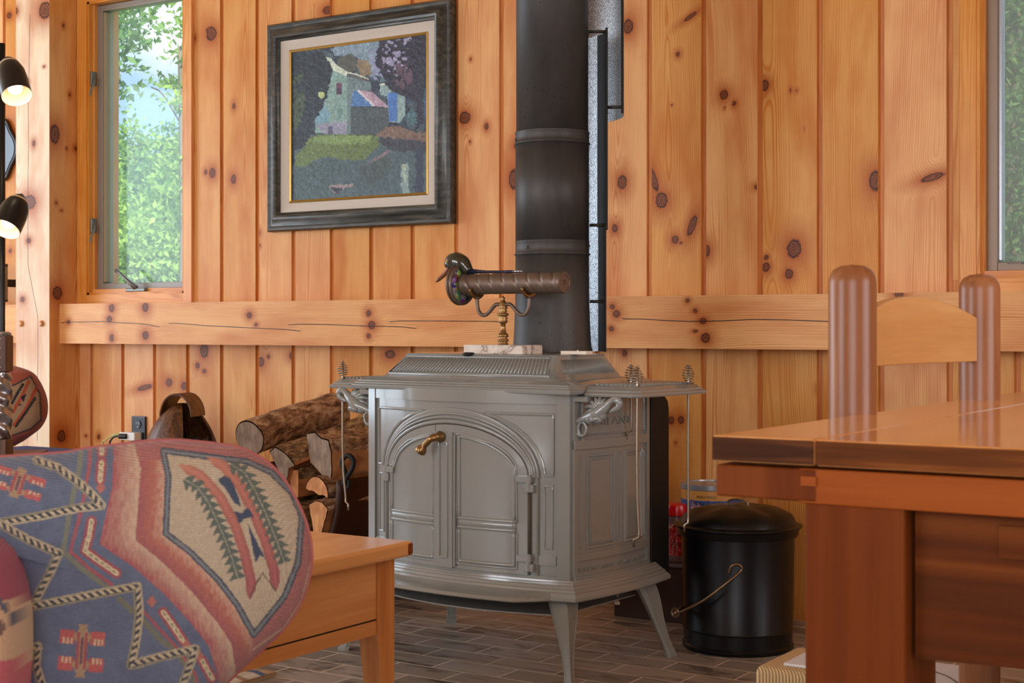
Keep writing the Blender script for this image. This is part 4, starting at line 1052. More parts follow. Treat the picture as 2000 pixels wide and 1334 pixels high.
obj('hood_moulding', bm, enamel, hood, smooth='all')
bm = bmesh.new(); c = SF(921, 693, 0.06); lathe(bm, [(0.0, 0.004), (0.014, 0.004), (0.020, 0.0), (0.016, -0.006), (0.0, -0.008)], (c[0], 0.052, 0.812), 16)
obj('griddle_knob', bm, iron_black, hood, smooth='all')
# flue collar casting at the back
bm = bmesh.new(); box(bm, -0.01, 0.155, 0.18, 0.37, 0.745, 0.817)
obj('flue_collar', bm, simple('dull_grey_casting', srgb(92, 92, 92), 0.4, 0.3), stove, bevel=0.012)

# side warming shelves
def shelf(s):
    x0, x1, y0, y1 = 0.366, 0.505, 0.030, 0.345
    def P(off, z, drop=0):
        p = [(x0, y0 - off), (x1 - 0.018 + off, y0 - off), (x1 + off, y0 + 0.018 - off), (x1 + off, y1 - 0.018 + off), (x1 - 0.018 + off, y1 + off), (x0, y1 + off)]
        return [Vector((s * a, b, z)) for a, b in p]
    bm = bmesh.new(); loft(bm, [P(-0.012, 0.711), P(0.016, 0.711), P(0.018, 0.715), P(0.017, 0.719), P(0.010, 0.7235), P(0.009, 0.727), P(0.002, 0.7305), P(-0.002, 0.735), P(-0.014, 0.7375)])
    r = obj('warming_shelf', bm, enamel, stove, smooth=True, label='%s warming shelf' % ('right' if s > 0 else 'left'))
    bm = bmesh.new()      # fretted lattice on top
    for k in range(9):
        a = x0 + 0.01 + k * 0.014
        tube(bm, [(s * min(a + 0.0, x1 - .01), y0 + 0.02, 0.739), (s * min(a + 0.02, x1 - .01), y0 + 0.10, 0.739), (s * min(a, x1 - .01), y0 + .20, 0.739), (s * min(a + 0.02, x1 - .01), y1 - 0.02, 0.739)], 0.003, 6)
    for k in range(10):
        b = y0 + 0.03 + k * 0.028; tube(bm, [(s * (x0 + 0.008), b, 0.739), (s * (x1 - 0.010), b + 0.006, 0.739)], 0.003, 6)
    obj('lattice', bm, enamel, r, smooth='all'); return r
shelf(1); shelf(-1)
# griffin brackets under the shelves
def griffin(s):
    X = lambda x, y, z: Vector((s * x, y, z))
    x = HW + 0.032
    bm = bmesh.new()
    box(bm, min(s * (HW + 0.004), s * (HW + .016)), max(s * (HW + 0.004), s * (HW + .016)), 0.026, 0.040, 0.590, 0.712)
    box(bm, min(s * (HW + .004), s * (x + .012)), max(s * (HW + .004), s * (x + .012)), 0.002, 0.030, 0.697, 0.711)
    root = obj('griffin_bracket', bm, enamel, stove, bevel=0.003)
    # traced side view: the creature reaches outward under the shelf
    yg = 0.014
    def G(px, py, dy=0.0):
        gx_, gz_ = SF(px, py, yg); return Vector((s * gx_, yg + dy, gz_))
    q = lambda X_, Y_: (1050 + X_ / 6.06, 680 + Y_ / 6.06)
    pts = [(470, 870), (540, 838), (610, 815), (665, 800), (720, 770), (775, 725), (815, 690), (850, 650), (890, 618), (930, 605), (962, 625), (970, 665), (950, 705), (905, 730), (855, 755)]
    prof = [0.006, 0.009, 0.013, 0.0165, 0.0175, 0.0155, 0.0125, 0.0095, 0.0085, 0.009, 0.009, 0.0085, 0.0078, 0.0065, 0.003]
    bm = bmesh.new(); sp = smooth_path([G(*q(*p)) for p in pts], 4); rr = list(np.interp(np.linspace(0, 14, len(sp)), range(15), prof)); tube(bm, sp, rr, 14)
    for X_, Y_, r, sc in ((640, 835, .0150, (1.3, .9, 1)), (760, 790, .0135, (1, .9, 1.2)), (945, 622, .0095, (1.1, 1, .9))):
        bmesh.ops.create_uvsphere(bm, u_segments=14, v_segments=10, radius=r, matrix=Matrix.Translation(G(*q(X_, Y_))) @ Matrix.Diagonal((*sc, 1)))
    tube(bm, [G(*q(650, 850), -.008), G(*q(700, 838), -.012), G(*q(755, 832), -.012), G(*q(780, 845), -.010), G(*q(740, 862), -.008), G(*q(680, 880), -.006)], [0.009, .007, .006, .006, .005, .003], 8)
    obj('griffin_body', bm, enamel, root, smooth='all')
    bm = bmesh.new()
    tube(bm, [G(*q(530 + 48 * math.cos(a), 955 + 78 * math.sin(a))) for a in [math.pi * 2 * i / 22 for i in range(22)]], 0.0042, 8, closed=True)
    tube(bm, smooth_path([G(*q(560, 835)), G(*q(480, 862)), G(*q(452, 920)), G(*q(455, 1000)), G(*q(500, 1030)), G(*q(545, 1035))], 5), 0.0050, 8)
    obj('griffin_tail', bm, enamel, root, smooth='all')
    bm = bmesh.new(); sh = G(*q(745, 735), .004)      # ribbed wing: feathers fanning up from the shoulder
    tips = [G(*q(*p), .012) for p in ((520, 795), (528, 700), (575, 630), (650, 585), (720, 572), (785, 600))]
    for i, t in enumerate(tips):
        tube(bm, smooth_path([sh, (sh + t) / 2 + Vector((0, -.006, .006)), t], 5), [0.005, .006, .0065, .0068, .0066, .006, .0055, .005, .0042, .0035, .0025], 8)
    sm = smooth_path(tips, 5); fan = []
    for rr_ in (0.0, 0.25, 0.5, 0.75, 1.0):
        fan.append([bm.verts.new(sh.lerp(t, max(rr_ * (1 - 0.10 * abs(math.sin(math.pi * i / 5))), .02)) + Vector((0, -0.006 * math.sin(math.pi * rr_) + 0.003 * abs(math.sin(math.pi * i / 5)), 0))) for i, t in enumerate(sm)])
    fcs = [bm.faces.new((a[k], a[k + 1], b[k + 1], b[k])) for a, b in zip(fan, fan[1:]) for k in range(len(sm) - 1)]
    bmesh.ops.solidify(bm, geom=fcs, thickness=0.004)
    obj('griffin_wing', bm, enamel, root, smooth='all')
griffin(1); griffin(-1)

# ---------------------------------------------------------------- tools hanging through the shelves
def sw(x, y, z=0.0):      # stove-local to world
    return SL + Matrix.Rotation(SA, 3, 'Z') @ Vector((x, y, z))
def tool(x, y, label, end=0.362, bend=(-0.012, -0.004), kink=0.0):
    o = sw(x, y, 0.7375); t = thing('stove_tool', label, 'fire tool', o, SA, 'coil-handled stove tools hung in the warming shelves')
    bm = bmesh.new(); L = end - 0.7375; tube(bm, [(0, 0, 0.046), (0, 0, 0.0), (0, 0, L * .5), (kink * .2, 0, L * .72), (kink, 0, L + 0.03), (kink, 0, L + 0.016), (kink + bend[0], bend[1], L + 0.010), (kink + bend[0], bend[1], L - .008)], 0.0032, 8)
    lathe(bm, [(0, 0.0), (0.006, 0.0), (0.006, 0.003), (0.0, 0.003)], (0, 0, 0.0), 10)
    obj('rod', bm, steel_rod, t, smooth='all')
    bm = bmesh.new(); P = []; turns = 7
    for i in range(turns * 14 + 1):
        f = i / (turns * 14); a = 2 * math.pi * turns * f
        r = 0.0035 + 0.0125 * math.sin(math.pi * min(1, f * 1.02 + .04)) ** 0.9 * (1.15 - 0.45 * f)
        P.append((r * math.cos(a), r * math.sin(a), 0.004 + 0.046 * f))
    tube(bm, P, 0.0013, 6); obj('coil_handle', bm, steel_rod, t, smooth='all')
    return t
tool(-0.487, 0.048, 'coil-handled tool at the front corner of the left shelf, its rod hanging before the firewood', 0.372, (0.014, -0.004), 0.012)
tool(-0.470, 0.318, 'coil handle at the back of the left shelf, half hidden by the hood')
tool(0.492, 0.056, 'coil-handled tool at the right shelf front corner, its rod before the stove side', 0.352, (-0.014, -0.002), 0.006)
tool(0.492, 0.304, 'coil-handled tool at the far right shelf tip, its rod over the black bucket', 0.362, (-0.008, -0.006))
tool(0.374, 0.215, 'dark coil handle of the tool standing behind the front one on the right shelf', 0.60)

# ---------------------------------------------------------------- stovepipe
PC = PD(1078.5, 600, 4.075); pipe = thing('stovepipe', 'matte black steel stovepipe rising from the back of the grey stove', 'stovepipe', (PC.x, PC.y, 0.812))
def seg(z0, z1, r, extra=()):
    bm = bmesh.new(); lathe(bm, [(r, z0 - 0.812), *[(rr, z - 0.812) for rr, z in extra], (r, z1 - 0.812)], (0, 0, 0), 64)
    return bm
ZP = lambda py: CAMZ + (HZ - py) / F * 4.0
bm = bmesh.new()
lathe(bm, [(0.1115, 0.0), (0.1115, 0.006), (0.108, 0.020), (0.1055, 0.06), (0.1025, 0.14), (0.1018, ZP(497) - 0.812)], (0, 0, 0), 64)
for v in bm.verts: v.co.y *= 1.0
obj('pipe_section', bm, pipe_m, pipe, smooth='all', label='lowest section, slightly flared to the oval collar')
def ringband(z0, z1, r, nm):
    bm = bmesh.new(); h = [(r, z0), (r + .003, z0 + .002), (r + .003, z0 + .005), (r, z0 + .007), (r - .0002, (z0 + z1) / 2), (r, z1 - .004), (r + 0.0012, z1 - .002), (r, z1)]
    lathe(bm, [(a, b - 0.812) for a, b in h], (0, 0, 0), 64); return obj(nm, bm, pipe_m, pipe, smooth='all')
ringband(ZP(497), ZP(468), 0.1022, 'collar')
bm = bmesh.new(); lathe(bm, [(0.1018, ZP(468) - .812), (0.1018, ZP(276) - .812)], (0, 0, 0), 64); obj('pipe_section', bm, pipe_m, pipe, smooth='all')
ringband(ZP(278), ZP(252), 0.1022, 'collar')
bm = bmesh.new(); lathe(bm, [(0.0995, ZP(252) - .812), (0.0995, CEIL - .812)], (0, 0, 0), 64); obj('pipe_section', bm, pipe_m, pipe, smooth='all')
for px, py in ((1030, 483), (1128, 262), (1006, 268), (1159, 478)):
    s = max(-0.98, min(0.98, (px - 1078.5) / 72)); a = math.asin(s)    # angle round the pipe towards the viewer
    dirv = Vector((CS, SN, 0)) * math.sin(a) + Vector((SN, -CS, 0)) * math.cos(a); c = dirv * 0.102 + Vector((0, 0, ZP(py) - .812))
    bm = bmesh.new(); bmesh.ops.create_uvsphere(bm, u_segments=10, v_segments=6, radius=0.0042, matrix=Matrix.Translation(c)); obj('screw', bm, hinge_dark, pipe, smooth='all')
# curved heat shields standing off the wall side of the pipe
def shield(r, z0, z1, a0, a1, name, label, cx=0.0, cy=0.0, lining_from=None):
    o = thing(name, label, 'pipe heat shield', (PC.x, PC.y, z0)); n = 40
    def sheet(ra, rb, mat, nm):
        n = 24
        bm = bmesh.new(); rows = []
        for rr in (ra, rb):
            rows.append([[bm.verts.new((cx + rr * math.cos(a0 + (a1 - a0) * i / n), cy + rr * math.sin(a0 + (a1 - a0) * i / n), z)) for i in range(n + 1)] for z in (0, z1 - z0)])
        for q in rows:
            for i in range(n): bm.faces.new((q[0][i], q[0][i + 1], q[1][i + 1], q[1][i]))
        for i in range(n):
            for z in (0, 1): bm.faces.new((rows[0][z][i], rows[0][z][i + 1], rows[1][z][i + 1], rows[1][z][i]))
        for i in (0, n): bm.faces.new((rows[0][0][i], rows[0][1][i], rows[1][1][i], rows[1][0][i]))
        return obj(nm, bm, mat, o, smooth=True)
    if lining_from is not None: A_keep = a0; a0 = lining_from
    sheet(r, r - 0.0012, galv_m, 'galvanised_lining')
    if lining_from is not None: a1_keep = a1; a1 = a0; a0 = A_keep; sheet(r, r - 0.0012, iron_black, 'shaded_edge_band'); a1 = a1_keep; sheet(r + 0.0014, r + 0.0001, iron_black, 'black_outer_sheet')  # black band stands in for the shade inside the shield's near edge
    bm = bmesh.new(); d = Vector((math.cos(a0), math.sin(a0), 0)) * r + Vector((cx, cy, 0)); tube(bm, [d, d + Vector((0, 0, z1 - z0))], 0.0035, 8); obj('rolled_edge', bm, iron_black, o)
    return o
def bracket(parent, z, ang, r0, r1):
    bm = bmesh.new(); d = Vector((math.cos(ang), math.sin(ang), 0)); tube(bm, [d * r0 + Vector((0, 0, z)), d * r1 + Vector((0, 0, z))], 0.0045, 8)
    obj('stand_off', bm, hinge_dark, parent, smooth='all')
A0 = R(20)
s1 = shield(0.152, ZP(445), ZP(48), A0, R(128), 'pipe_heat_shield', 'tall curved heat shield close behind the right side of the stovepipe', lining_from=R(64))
bracket(s1, ZP(52) - ZP(445), R(30), 0.1, 0.152); bracket(s1, 0.012, R(30), 0.103, 0.152)
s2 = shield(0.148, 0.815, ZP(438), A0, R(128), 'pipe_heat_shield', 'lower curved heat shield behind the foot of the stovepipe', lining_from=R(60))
bracket(s2, ZP(588) - 0.815, R(30), 0.1035, 0.148)
s3 = shield(0.198, ZP(205) - .02, CEIL, R(16), R(128), 'pipe_heat_shield', 'wide upper heat shield with speckled lining, right of the stovepipe at the top edge')
bracket(s3, 0.022, R(26), 0.153, 0.198)
# ---------------------------------------------------------------- framed painting
def sweep_rect(x0, x1, z0, z1, prof, name, mat, parent, ywall=0.0, smooth=True):
    """profile (inset, proud of wall) carried round a rectangle with mitred corners"""
    bm = bmesh.new(); rows = []
    for ins, pr in prof:
        rows.append([bm.verts.new(p) for p in ((x0 + ins, ywall - pr, z0 + ins), (x1 - ins, ywall - pr, z0 + ins), (x1 - ins, ywall - pr, z1 - ins), (x0 + ins, ywall - pr, z1 - ins))])
    m = len(rows)
    for i in range(m):
        a, b = rows[i], rows[(i + 1) % m]
        for k in range(4): bm.faces.new((a[k], a[(k + 1) % 4], b[(k + 1) % 4], b[k]))
    return obj(name, bm, mat, parent, smooth=smooth)
fx0, fx1, fz0, fz1 = -3.800, -2.948, 1.243, 2.024
pic = thing('framed_painting', 'framed oil painting of pale houses beside a pond, hung on the pine wall', 'painting', (fx0, 0, fz0))
X0, X1, Zb, Zt = 0, fx1 - fx0, 0, fz1 - fz0
sweep_rect(X0, X1, Zb, Zt, [(0.0, 0.002), (0.0, 0.026), (0.006, 0.034), (0.014, 0.034), (0.020, 0.030), (0.030, 0.034), (0.040, 0.046), (0.050, 0.050), (0.058, 0.047), (0.062, 0.040), (0.066, 0.038), (0.070, 0.030), (0.070, 0.002)], 'frame', picframe_m, pic)
sweep_rect(X0, X1, Zb, Zt, [(0.069, 0.010), (0.069, 0.030), (0.074, 0.031), (0.104, 0.022), (0.106, 0.010)], 'liner', linen, pic)
sweep_rect(X0, X1, Zb, Zt, [(0.105, 0.010), (0.105, 0.023), (0.109, 0.026), (0.114, 0.022), (0.114, 0.010)], 'gilt_fillet', gold, pic)

def canvas():
    nx, nz = 420, 400; ins = 0.112
    x = np.linspace(X0 + ins, X1 - ins, nx); z = np.linspace(Zb + ins, Zt - ins, nz)
    XX, ZZ = np.meshgrid(x, z); P = np.stack([XX + fx0, np.full(XX.shape, -0.016), ZZ + fz0], -1)
    px, py = proj(P); X = (px - 560) * 3.51; Y = (py - 40) * 3.51          # the sketching frame of the painting
    wx = X + (fbm(X / 26, Y / 26, 3) - .5) * 26 + (vnoise(X / 7, Y / 7) - .5) * 14; wy = Y + (fbm(X / 26 + 40, Y / 26, 3) - .5) * 26 + (vnoise(X / 7 + 9, Y / 7) - .5) * 14
    sx = X + (vnoise(X / 9, Y / 9) - .5) * 5; sy = Y + (vnoise(X / 9 + 5, Y / 9) - .5) * 5
    C = np.zeros(X.shape + (3,)); C[:] = lin((50, 62, 76))
    def put(mask, c, var=0.18, a=1.0, sc=14):
        n = (fbm(X / sc, Y / sc * 0.6, 4) - 0.5) * 2 * var; col = lin(c) * (1 + n[..., None]); C[mask] = (C * (1 - a) + np.clip(col, 0, 1) * a)[mask]
    n1 = fbm(X / 60, Y / 60, 4); n2 = fbm(X / 22 + 7, Y / 22, 3); n3 = fbm(X / 14, Y / 30 + 3, 3)
    put(n1 > -1, (52, 66, 80), 0.5); put(n1 > 0.55, (70, 86, 92), 0.4); put((n2 > 0.6) & (Y < 800), (36, 42, 58), 0.3)
    sky = inpoly(wx, wy, [(300, 190), (380, 165), (560, 130), (700, 120), (720, 200), (650, 330), (600, 400), (560, 380), (480, 250), (330, 240)]); put(sky, (124, 142, 154), 0.25)
    put(inpoly(wx, wy, [(575, 200), (700, 140), (860, 110), (840, 330), (700, 430), (600, 420)]) & (n2 > 0.5), (140, 138, 168), 0.2)
    put(inpoly(wx, wy, [(480, 270), (560, 270), (590, 370), (500, 400)]), (132, 112, 84), 0.35)
    put(inpoly(sx, sy, [(350, 260), (450, 222), (475, 262), (478, 350), (420, 350), (350, 310)]), (84, 86, 78))
    put(inpoly(sx, sy, [(320, 345), (415, 372), (415, 780), (195, 770), (200, 620), (250, 500), (300, 400)]), (124, 150, 140), 0.14)
    put(inpoly(sx, sy, [(195, 620), (250, 560), (300, 640), (280, 700), (195, 712)]), (110, 146, 158), 0.12)
    put(inpoly(sx, sy, [(200, 715), (412, 690), (412, 785), (260, 780)]), (138, 134, 150), 0.12)
    put(inpoly(sx, sy, [(415, 372), (470, 370), (580, 425), (580, 482), (462, 482), (440, 600), (440, 780), (415, 780)]), (104, 122, 122), 0.12)
    put(inpoly(sx, sy, [(268, 252), (300, 255), (350, 310), (420, 352), (480, 365), (562, 400), (560, 418), (480, 395), (415, 384), (325, 345), (285, 300)]), (192, 196, 172), 0.1)
    put(inpoly(sx, sy, [(415, 364), (470, 372), (565, 408), (560, 420), (470, 396), (412, 384)]), (88, 84, 82), 0.1)
    put(inpoly(sx, sy, [(455, 492), (485, 480), (590, 588), (442, 590)]), (72, 116, 164), 0.14)
    put(inpoly(sx, sy, [(478, 476), (585, 488), (708, 600), (598, 586), (540, 545)]), (168, 138, 150), 0.25)
    put(inpoly(sx, sy, [(478, 474), (500, 478), (610, 584), (590, 588)]), (196, 188, 186), 0.1)
    put(inpoly(sx, sy, [(440, 588), (700, 602), (702, 700), (650, 770), (600, 795), (440, 785)]), (72, 82, 84), 0.25, sc=8)
    put(inpoly(sx, sy, [(640, 440), (720, 425), (730, 500), (812, 520), (815, 650), (775, 700), (705, 698), (690, 520), (640, 510)]), (134, 156, 152), 0.14)
    put(inpoly(sx, sy, [(692, 495), (760, 495), (757, 692), (705, 692)]), (66, 110, 172), 0.16)
    put(inpoly(sx, sy, [(636, 424), (705, 330), (750, 362), (735, 412)]), (88, 112, 116), 0.12); put(inpoly(sx, sy, [(634, 440), (725, 412), (725, 424), (650, 448)]), (196, 198, 176), 0.1)
    put(inpoly(sx, sy, [(706, 355), (728, 358), (728, 374), (706, 374)]), (60, 76, 92))
    put(inpoly(sx, sy, [(340, 430), (378, 430), (378, 506), (342, 506)]), (74, 52, 74), 0.3); put(inpoly(sx, sy, [(342, 432), (376, 432), (376, 464), (342, 464)]), (112, 72, 96), 0.2)
    put(inpoly(sx, sy, [(352, 608), (382, 606), (380, 668), (356, 672)]), (96, 126, 122)); put(inpoly(sx, sy, [(284, 728), (316, 726), (316, 780), (286, 780)]), (82, 84, 110), 0.2)
    # dark foliage left, purple foliage right with light through it
    put(inpoly(wx, wy, [(40, 200), (250, 220), (320, 330), (290, 460), (250, 600), (190, 680), (160, 800), (60, 950), (40, 950)]), (38, 48, 56), 0.5, sc=9)
    put(inpoly(wx, wy, [(40, 380), (110, 360), (130, 560), (100, 700), (50, 780)]) & (n2 > .45), (66, 82, 60), 0.3)
    put(np.hypot(X - 238, Y - 510) < 18 + 10 * n2, (176, 186, 116), 0.2)
    put(inpoly(wx, wy, [(640, 130), (985, 90), (985, 560), (900, 560), (820, 520), (760, 500), (700, 470), (640, 330), (600, 300)]), (46, 46, 60), 0.5, sc=9)
    put(inpoly(wx, wy, [(660, 150), (860, 110), (860, 300), (740, 400), (660, 300)]) & (n2 > 0.56), (148, 140, 166), 0.2)
    put(inpoly(wx, wy, [(720, 300), (840, 300), (880, 420), (800, 480), (740, 420)]) & (n3 > 0.52), (92, 70, 82), 0.3)
    put(inpoly(wx, wy, [(930, 480), (990, 470), (990, 660), (940, 660)]), (52, 84, 120), 0.3)
    put(inpoly(wx, wy, [(885, 300), (950, 300), (940, 520), (945, 700), (880, 700), (895, 500)]), (46, 48, 62), 0.3)
    put(inpoly(wx, wy, [(815, 640), (870, 610), (900, 700), (830, 720)]), (72, 104, 108), 0.3)
    # grass, bank and water
    put(inpoly(wx, wy, [(50, 1250), (50, 900), (200, 820), (620, 780), (990, 780), (990, 1250)]), (74, 92, 96), 0.28, sc=20)
    put(inpoly(wx, wy, [(50, 960), (160, 800), (230, 780), (620, 785), (640, 850), (520, 960), (420, 960), (250, 930), (110, 1010), (50, 1010)]), (98, 114, 62), 0.5, sc=7)
    put(inpoly(wx, wy, [(180, 800), (420, 785), (600, 795), (560, 835), (300, 850), (190, 830)]), (122, 144, 80), 0.35, sc=8)
    put(inpoly(wx, wy, [(50, 1000), (300, 950), (420, 1000), (300, 1220), (50, 1240)]) & (n3 > .45), (66, 86, 84), 0.4, sc=8)
    put(inpoly(wx, wy, [(600, 790), (700, 725), (780, 730), (890, 770), (985, 760), (985, 850), (880, 820), (700, 815)]), (120, 94, 80), 0.3, sc=12)
    put(inpoly(wx, wy, [(640, 800), (985, 830), (985, 900), (760, 900), (640, 850)]), (60, 62, 72), 0.3)
    put(inpoly(wx, wy, [(520, 1000), (690, 890), (720, 905), (600, 970), (540, 1010)]), (126, 108, 112), 0.25)
    put(inpoly(wx, wy, [(500, 1010), (700, 920), (730, 1000), (600, 1130), (500, 1100)]), (70, 82, 80), 0.2)
    put(inpoly(wx, wy, [(780, 980), (835, 980), (840, 1190), (790, 1190)]), (132, 152, 148), 0.18, sc=24); put(inpoly(wx, wy, [(800, 980), (815, 980), (815, 1100), (802, 1100)]), (168, 176, 140), 0.1)
    put(inpoly(wx, wy, [(885, 880), (945, 880), (940, 1190), (885, 1190)]), (56, 62, 78), 0.2)
    put(inpoly(wx, wy, [(290, 1135), (350, 1125), (455, 1120), (450, 1140), (400, 1150), (350, 1185), (320, 1180)]), (146, 124, 120), 0.2)
    put(inpoly(wx, wy, [(300, 1150), (390, 1150), (350, 1190)]), (54, 54, 68), 0.2)
    # the two-letter monogram, lower right
    d, _, _ = polydist(X, Y, [(868, 1135), (862, 1150), (852, 1165)]); m = d < 2.4
    d2, _, _ = polydist(X, Y, [(872, 1140), (884, 1132), (878, 1150), (870, 1160), (884, 1160)]); put(m | (d2 < 2.4), (38, 44, 60), 0)
    g_ = (fbm(X / 9, Y / 9, 3) - .5); C = np.clip(C * (1 + 0.75 * g_)[..., None], 0, 1)
    b_ = C.copy()
    for dx_, dz_ in ((0, 1), (1, 0), (0, -1), (-1, 0)): b_ = b_ + np.roll(C, (dx_, dz_), (0, 1))
    C = C * .5 + b_ / 10; lum = C.mean(-1, keepdims=True); C = (lum + (C - lum) * 0.9) * np.array((1.12, 1.24, 1.30))
    streak = (vnoise(X / 5, Y / 16 + 3) > 0.78) & (Y < 760); C[streak] = C[streak] * 1.35 + 0.01
    me = bpy.data.meshes.new('canvas'); nv = nx * nz
    V = np.stack([XX, np.full(XX.shape, -0.016) - 0.0009 * n2 * 2, ZZ], -1).reshape(-1, 3)
    I = (np.arange(nz - 1)[:, None] * nx + np.arange(nx - 1)[None]).reshape(-1); Fq = np.stack([I, I + 1, I + nx + 1, I + nx], 1)
    me.from_pydata(V.tolist(), [], Fq.tolist()); set_color(me, C.reshape(-1, 3))
    link('canvas', me, canvas_m, pic, smooth='all')
    obj('backing_board', mkbox(X0 + .08, X1 - .08, -0.012, -0.003, Zb + .08, Zt - .08), copper_dark, pic)
canvas()

# ---------------------------------------------------------------- kaleidoscope on its stand, duck, tile
K = sw(0.050, 0.095, 0.8120)
ks = thing('kaleidoscope_stand', 'turned brass stand with two cradle arms on a pale marble base, on the stove hood', 'stand', K, SA)
bm = bmesh.new(); box(bm, -0.097, 0.097, -0.045, 0.045, 0.0, 0.024); obj('marble_base', bm, marble_m, ks, bevel=0.002)
bm = bmesh.new(); pr = [(0.0, 0.024), (0.014, 0.024), (0.014, 0.028), (0.010, 0.030), (0.015, 0.034), (0.015, 0.038), (0.010, 0.041), (0.015, 0.046), (0.014, 0.051), (0.008, 0.058), (0.0065, 0.070), (0.007, 0.080), (0.012, 0.084), (0.013, 0.087), (0.009, 0.090), (0.014, 0.094), (0.009, 0.098), (0.015, 0.102), (0.015, 0.106), (0.009, 0.110), (0.012, 0.114), (0.008, 0.117), (0.013, 0.121), (0.010, 0.126), (0.011, 0.134), (0.006, 0.140), (0.0045, 0.146), (0.006, 0.149), (0.0, 0.153)]
lathe(bm, pr, n=28); obj('turned_post', bm, brass, ks, smooth='all')
for s in (-1, 1):
    bm = bmesh.new(); tube(bm, smooth_path([(s * 0.008, 0, 0.130), (s * 0.025, 0, 0.130), (s * 0.045, 0, 0.112), (s * 0.060, 0, 0.103), (s * 0.075, 0, 0.106), (s * 0.085, 0, 0.122), (s * 0.087, 0, 0.148)], 6), 0.0052, 10)
    lathe(bm, [(0, 0.148), (0.011, 0.148), (0.011, 0.151), (0, 0.151)], (s * 0.087, 0, 0), 14)
    arm_ = obj('arm', bm, bronze, ks, smooth='all')
    bm = bmesh.new(); rr = 0.0335
    P = [Vector((s * 0.087, rr * math.cos(a), 0.185 + rr * math.sin(a))) for a in [R(200 + 140 * i / 16) for i in range(17)]]
    tube(bm, P, 0.0068, 8, sq=0.45); obj('cradle', bm, brass, arm_, smooth='all')
# tube: rope-twisted barrel with caps, resting in the cradles
kz = 0.186
kt = thing('kaleidoscope', 'brown brass kaleidoscope with a spiral barrel and coloured glass wheels', 'kaleidoscope', K + Vector((0, 0, kz)), SA)
bm = bmesh.new(); nL, nA = 150, 48; rings = []
for i in range(nL + 1):
    x = -0.120 + 0.300 * i / nL; ring = []
    for k in range(nA):
        a = 2 * math.pi * k / nA; ph = (a / math.pi - x / 0.041)
        f = ph - math.floor(ph); r = 0.0276 - 0.0022 * math.exp(-((f - 0.5) / 0.10) ** 2)
        ring.append(Vector((x, r * math.cos(a), r * math.sin(a))))
    rings.append(ring)
loft(bm, rings); obj('barrel', bm, bronze, kt, smooth=True)
bm = bmesh.new(); lathe(bm, [(0.0272, 0.180), (0.0285, 0.182), (0.0285, 0.196), (0.027, 0.199), (0.022, 0.1995), (0.021, 0.198), (0.006, 0.198), (0.005, 0.195), (0.0, 0.195)], n=40, axis='X'); obj('eyepiece', bm, bronze, kt, smooth=True)
bm = bmesh.new(); lathe(bm, [(0.0272, -0.120), (0.029, -0.122), (0.029, -0.130), (0.012, -0.131), (0.010, -0.150), (0.0, -0.150)], n=36, axis='X'); obj('end_cap', bm, bronze, kt, smooth=True)
for xx, nm in ((-0.139, 'first'), (-0.149, 'second')):
    bm = bmesh.new(); lathe(bm, [(0.048, xx - .003), (0.054, xx - .004), (0.0565, xx), (0.054, xx + .004), (0.048, xx + .003)], n=44, axis='X', caps=False); wr = obj('wheel_rim', bm, bronze, kt, smooth='all')
    bm = bmesh.new(); lathe(bm, [(0.0, xx - .002), (0.050, xx - .002), (0.050, xx + .002), (0.0, xx + .002)], n=44, axis='X'); 
    for k in range(9):
        a = R(40 * k); bmesh.ops.create_uvsphere(bm, u_segments=10, v_segments=8, radius=0.012, matrix=Matrix.Translation((xx, 0.034 * math.cos(a), 0.034 * math.sin(a))) @ Matrix.Diagonal((0.45, 1, 1, 1)))
    obj('glass_disc', bm, wheel_m, wr, smooth='all')
# duck-head handled opener lying on the barrel
dk = thing('duck_head_opener', 'dark green duck-head letter opener with a brown bill, lying along the kaleidoscope', 'letter opener', K + Vector((0, 0, kz)), SA)
def skin(bm, P, Rr, n=16, sy=1.0):
    sp = smooth_path(P, 5); rr = list(np.interp(np.linspace(0, len(P) - 1, len(sp)), range(len(P)), Rr)); tube(bm, sp, rr, n, sq=sy)
bm = bmesh.new()
skin(bm, [(-0.118, .005, 0.034), (-0.128, .004, 0.044), (-0.140, 0.002, 0.056), (-0.156, 0, 0.062), (-0.170, -0.002, 0.060), (-0.182, -0.003, 0.052), (-0.187, -0.004, 0.046)], [0.013, 0.018, 0.0235, 0.0265, 0.0245, 0.0175, 0.009])
obj('duck_head', bm, duck_m, dk, smooth='all')
bm = bmesh.new()
skin(bm, [(-0.180, -.003, 0.046), (-0.190, -.004, 0.034), (-0.203, -.005, 0.024), (-0.216, -.006, 0.015), (-0.224, -.007, 0.009)], [0.012, 0.010, 0.009, 0.0085, 0.004], 14, 0.6)
obj('bill', bm, bill_m, dk, smooth='all', label='brown carved bill')
bm = bmesh.new(); bmesh.ops.create_uvsphere(bm, u_segments=12, v_segments=8, radius=0.0035, matrix=Matrix.Translation((-0.172, -0.026, 0.062))); obj('eye', bm, gold, dk, smooth='all')
bm = bmesh.new(); tube(bm, [(-0.125, .004, 0.036), (-0.06, .004, 0.0325), (0.0, .004, 0.0315), (0.03, .004, 0.0315)], [0.008, 0.0042, 0.004, 0.004], 10); obj('shaft', bm, ink_blue, dk, smooth='all')
bm = bmesh.new(); tube(bm, [(0.03, .004, 0.0315), (0.062, .004, 0.0315)], [0.0042, 0.003], 10); obj('shaft_tip', bm, silver, dk, smooth='all', label='silver tip')
p = sw(0.262, 0.13, 0.8122); t = thing('magnetic_thermometer', 'small cream rectangular plate lying on the hood right of the marble base', 'thermometer', p, SA)
obj('plate', mkbox(-0.040, 0.040, -0.015, 0.015, 0, 0.009), white_paint_tag, t, bevel=0.001)
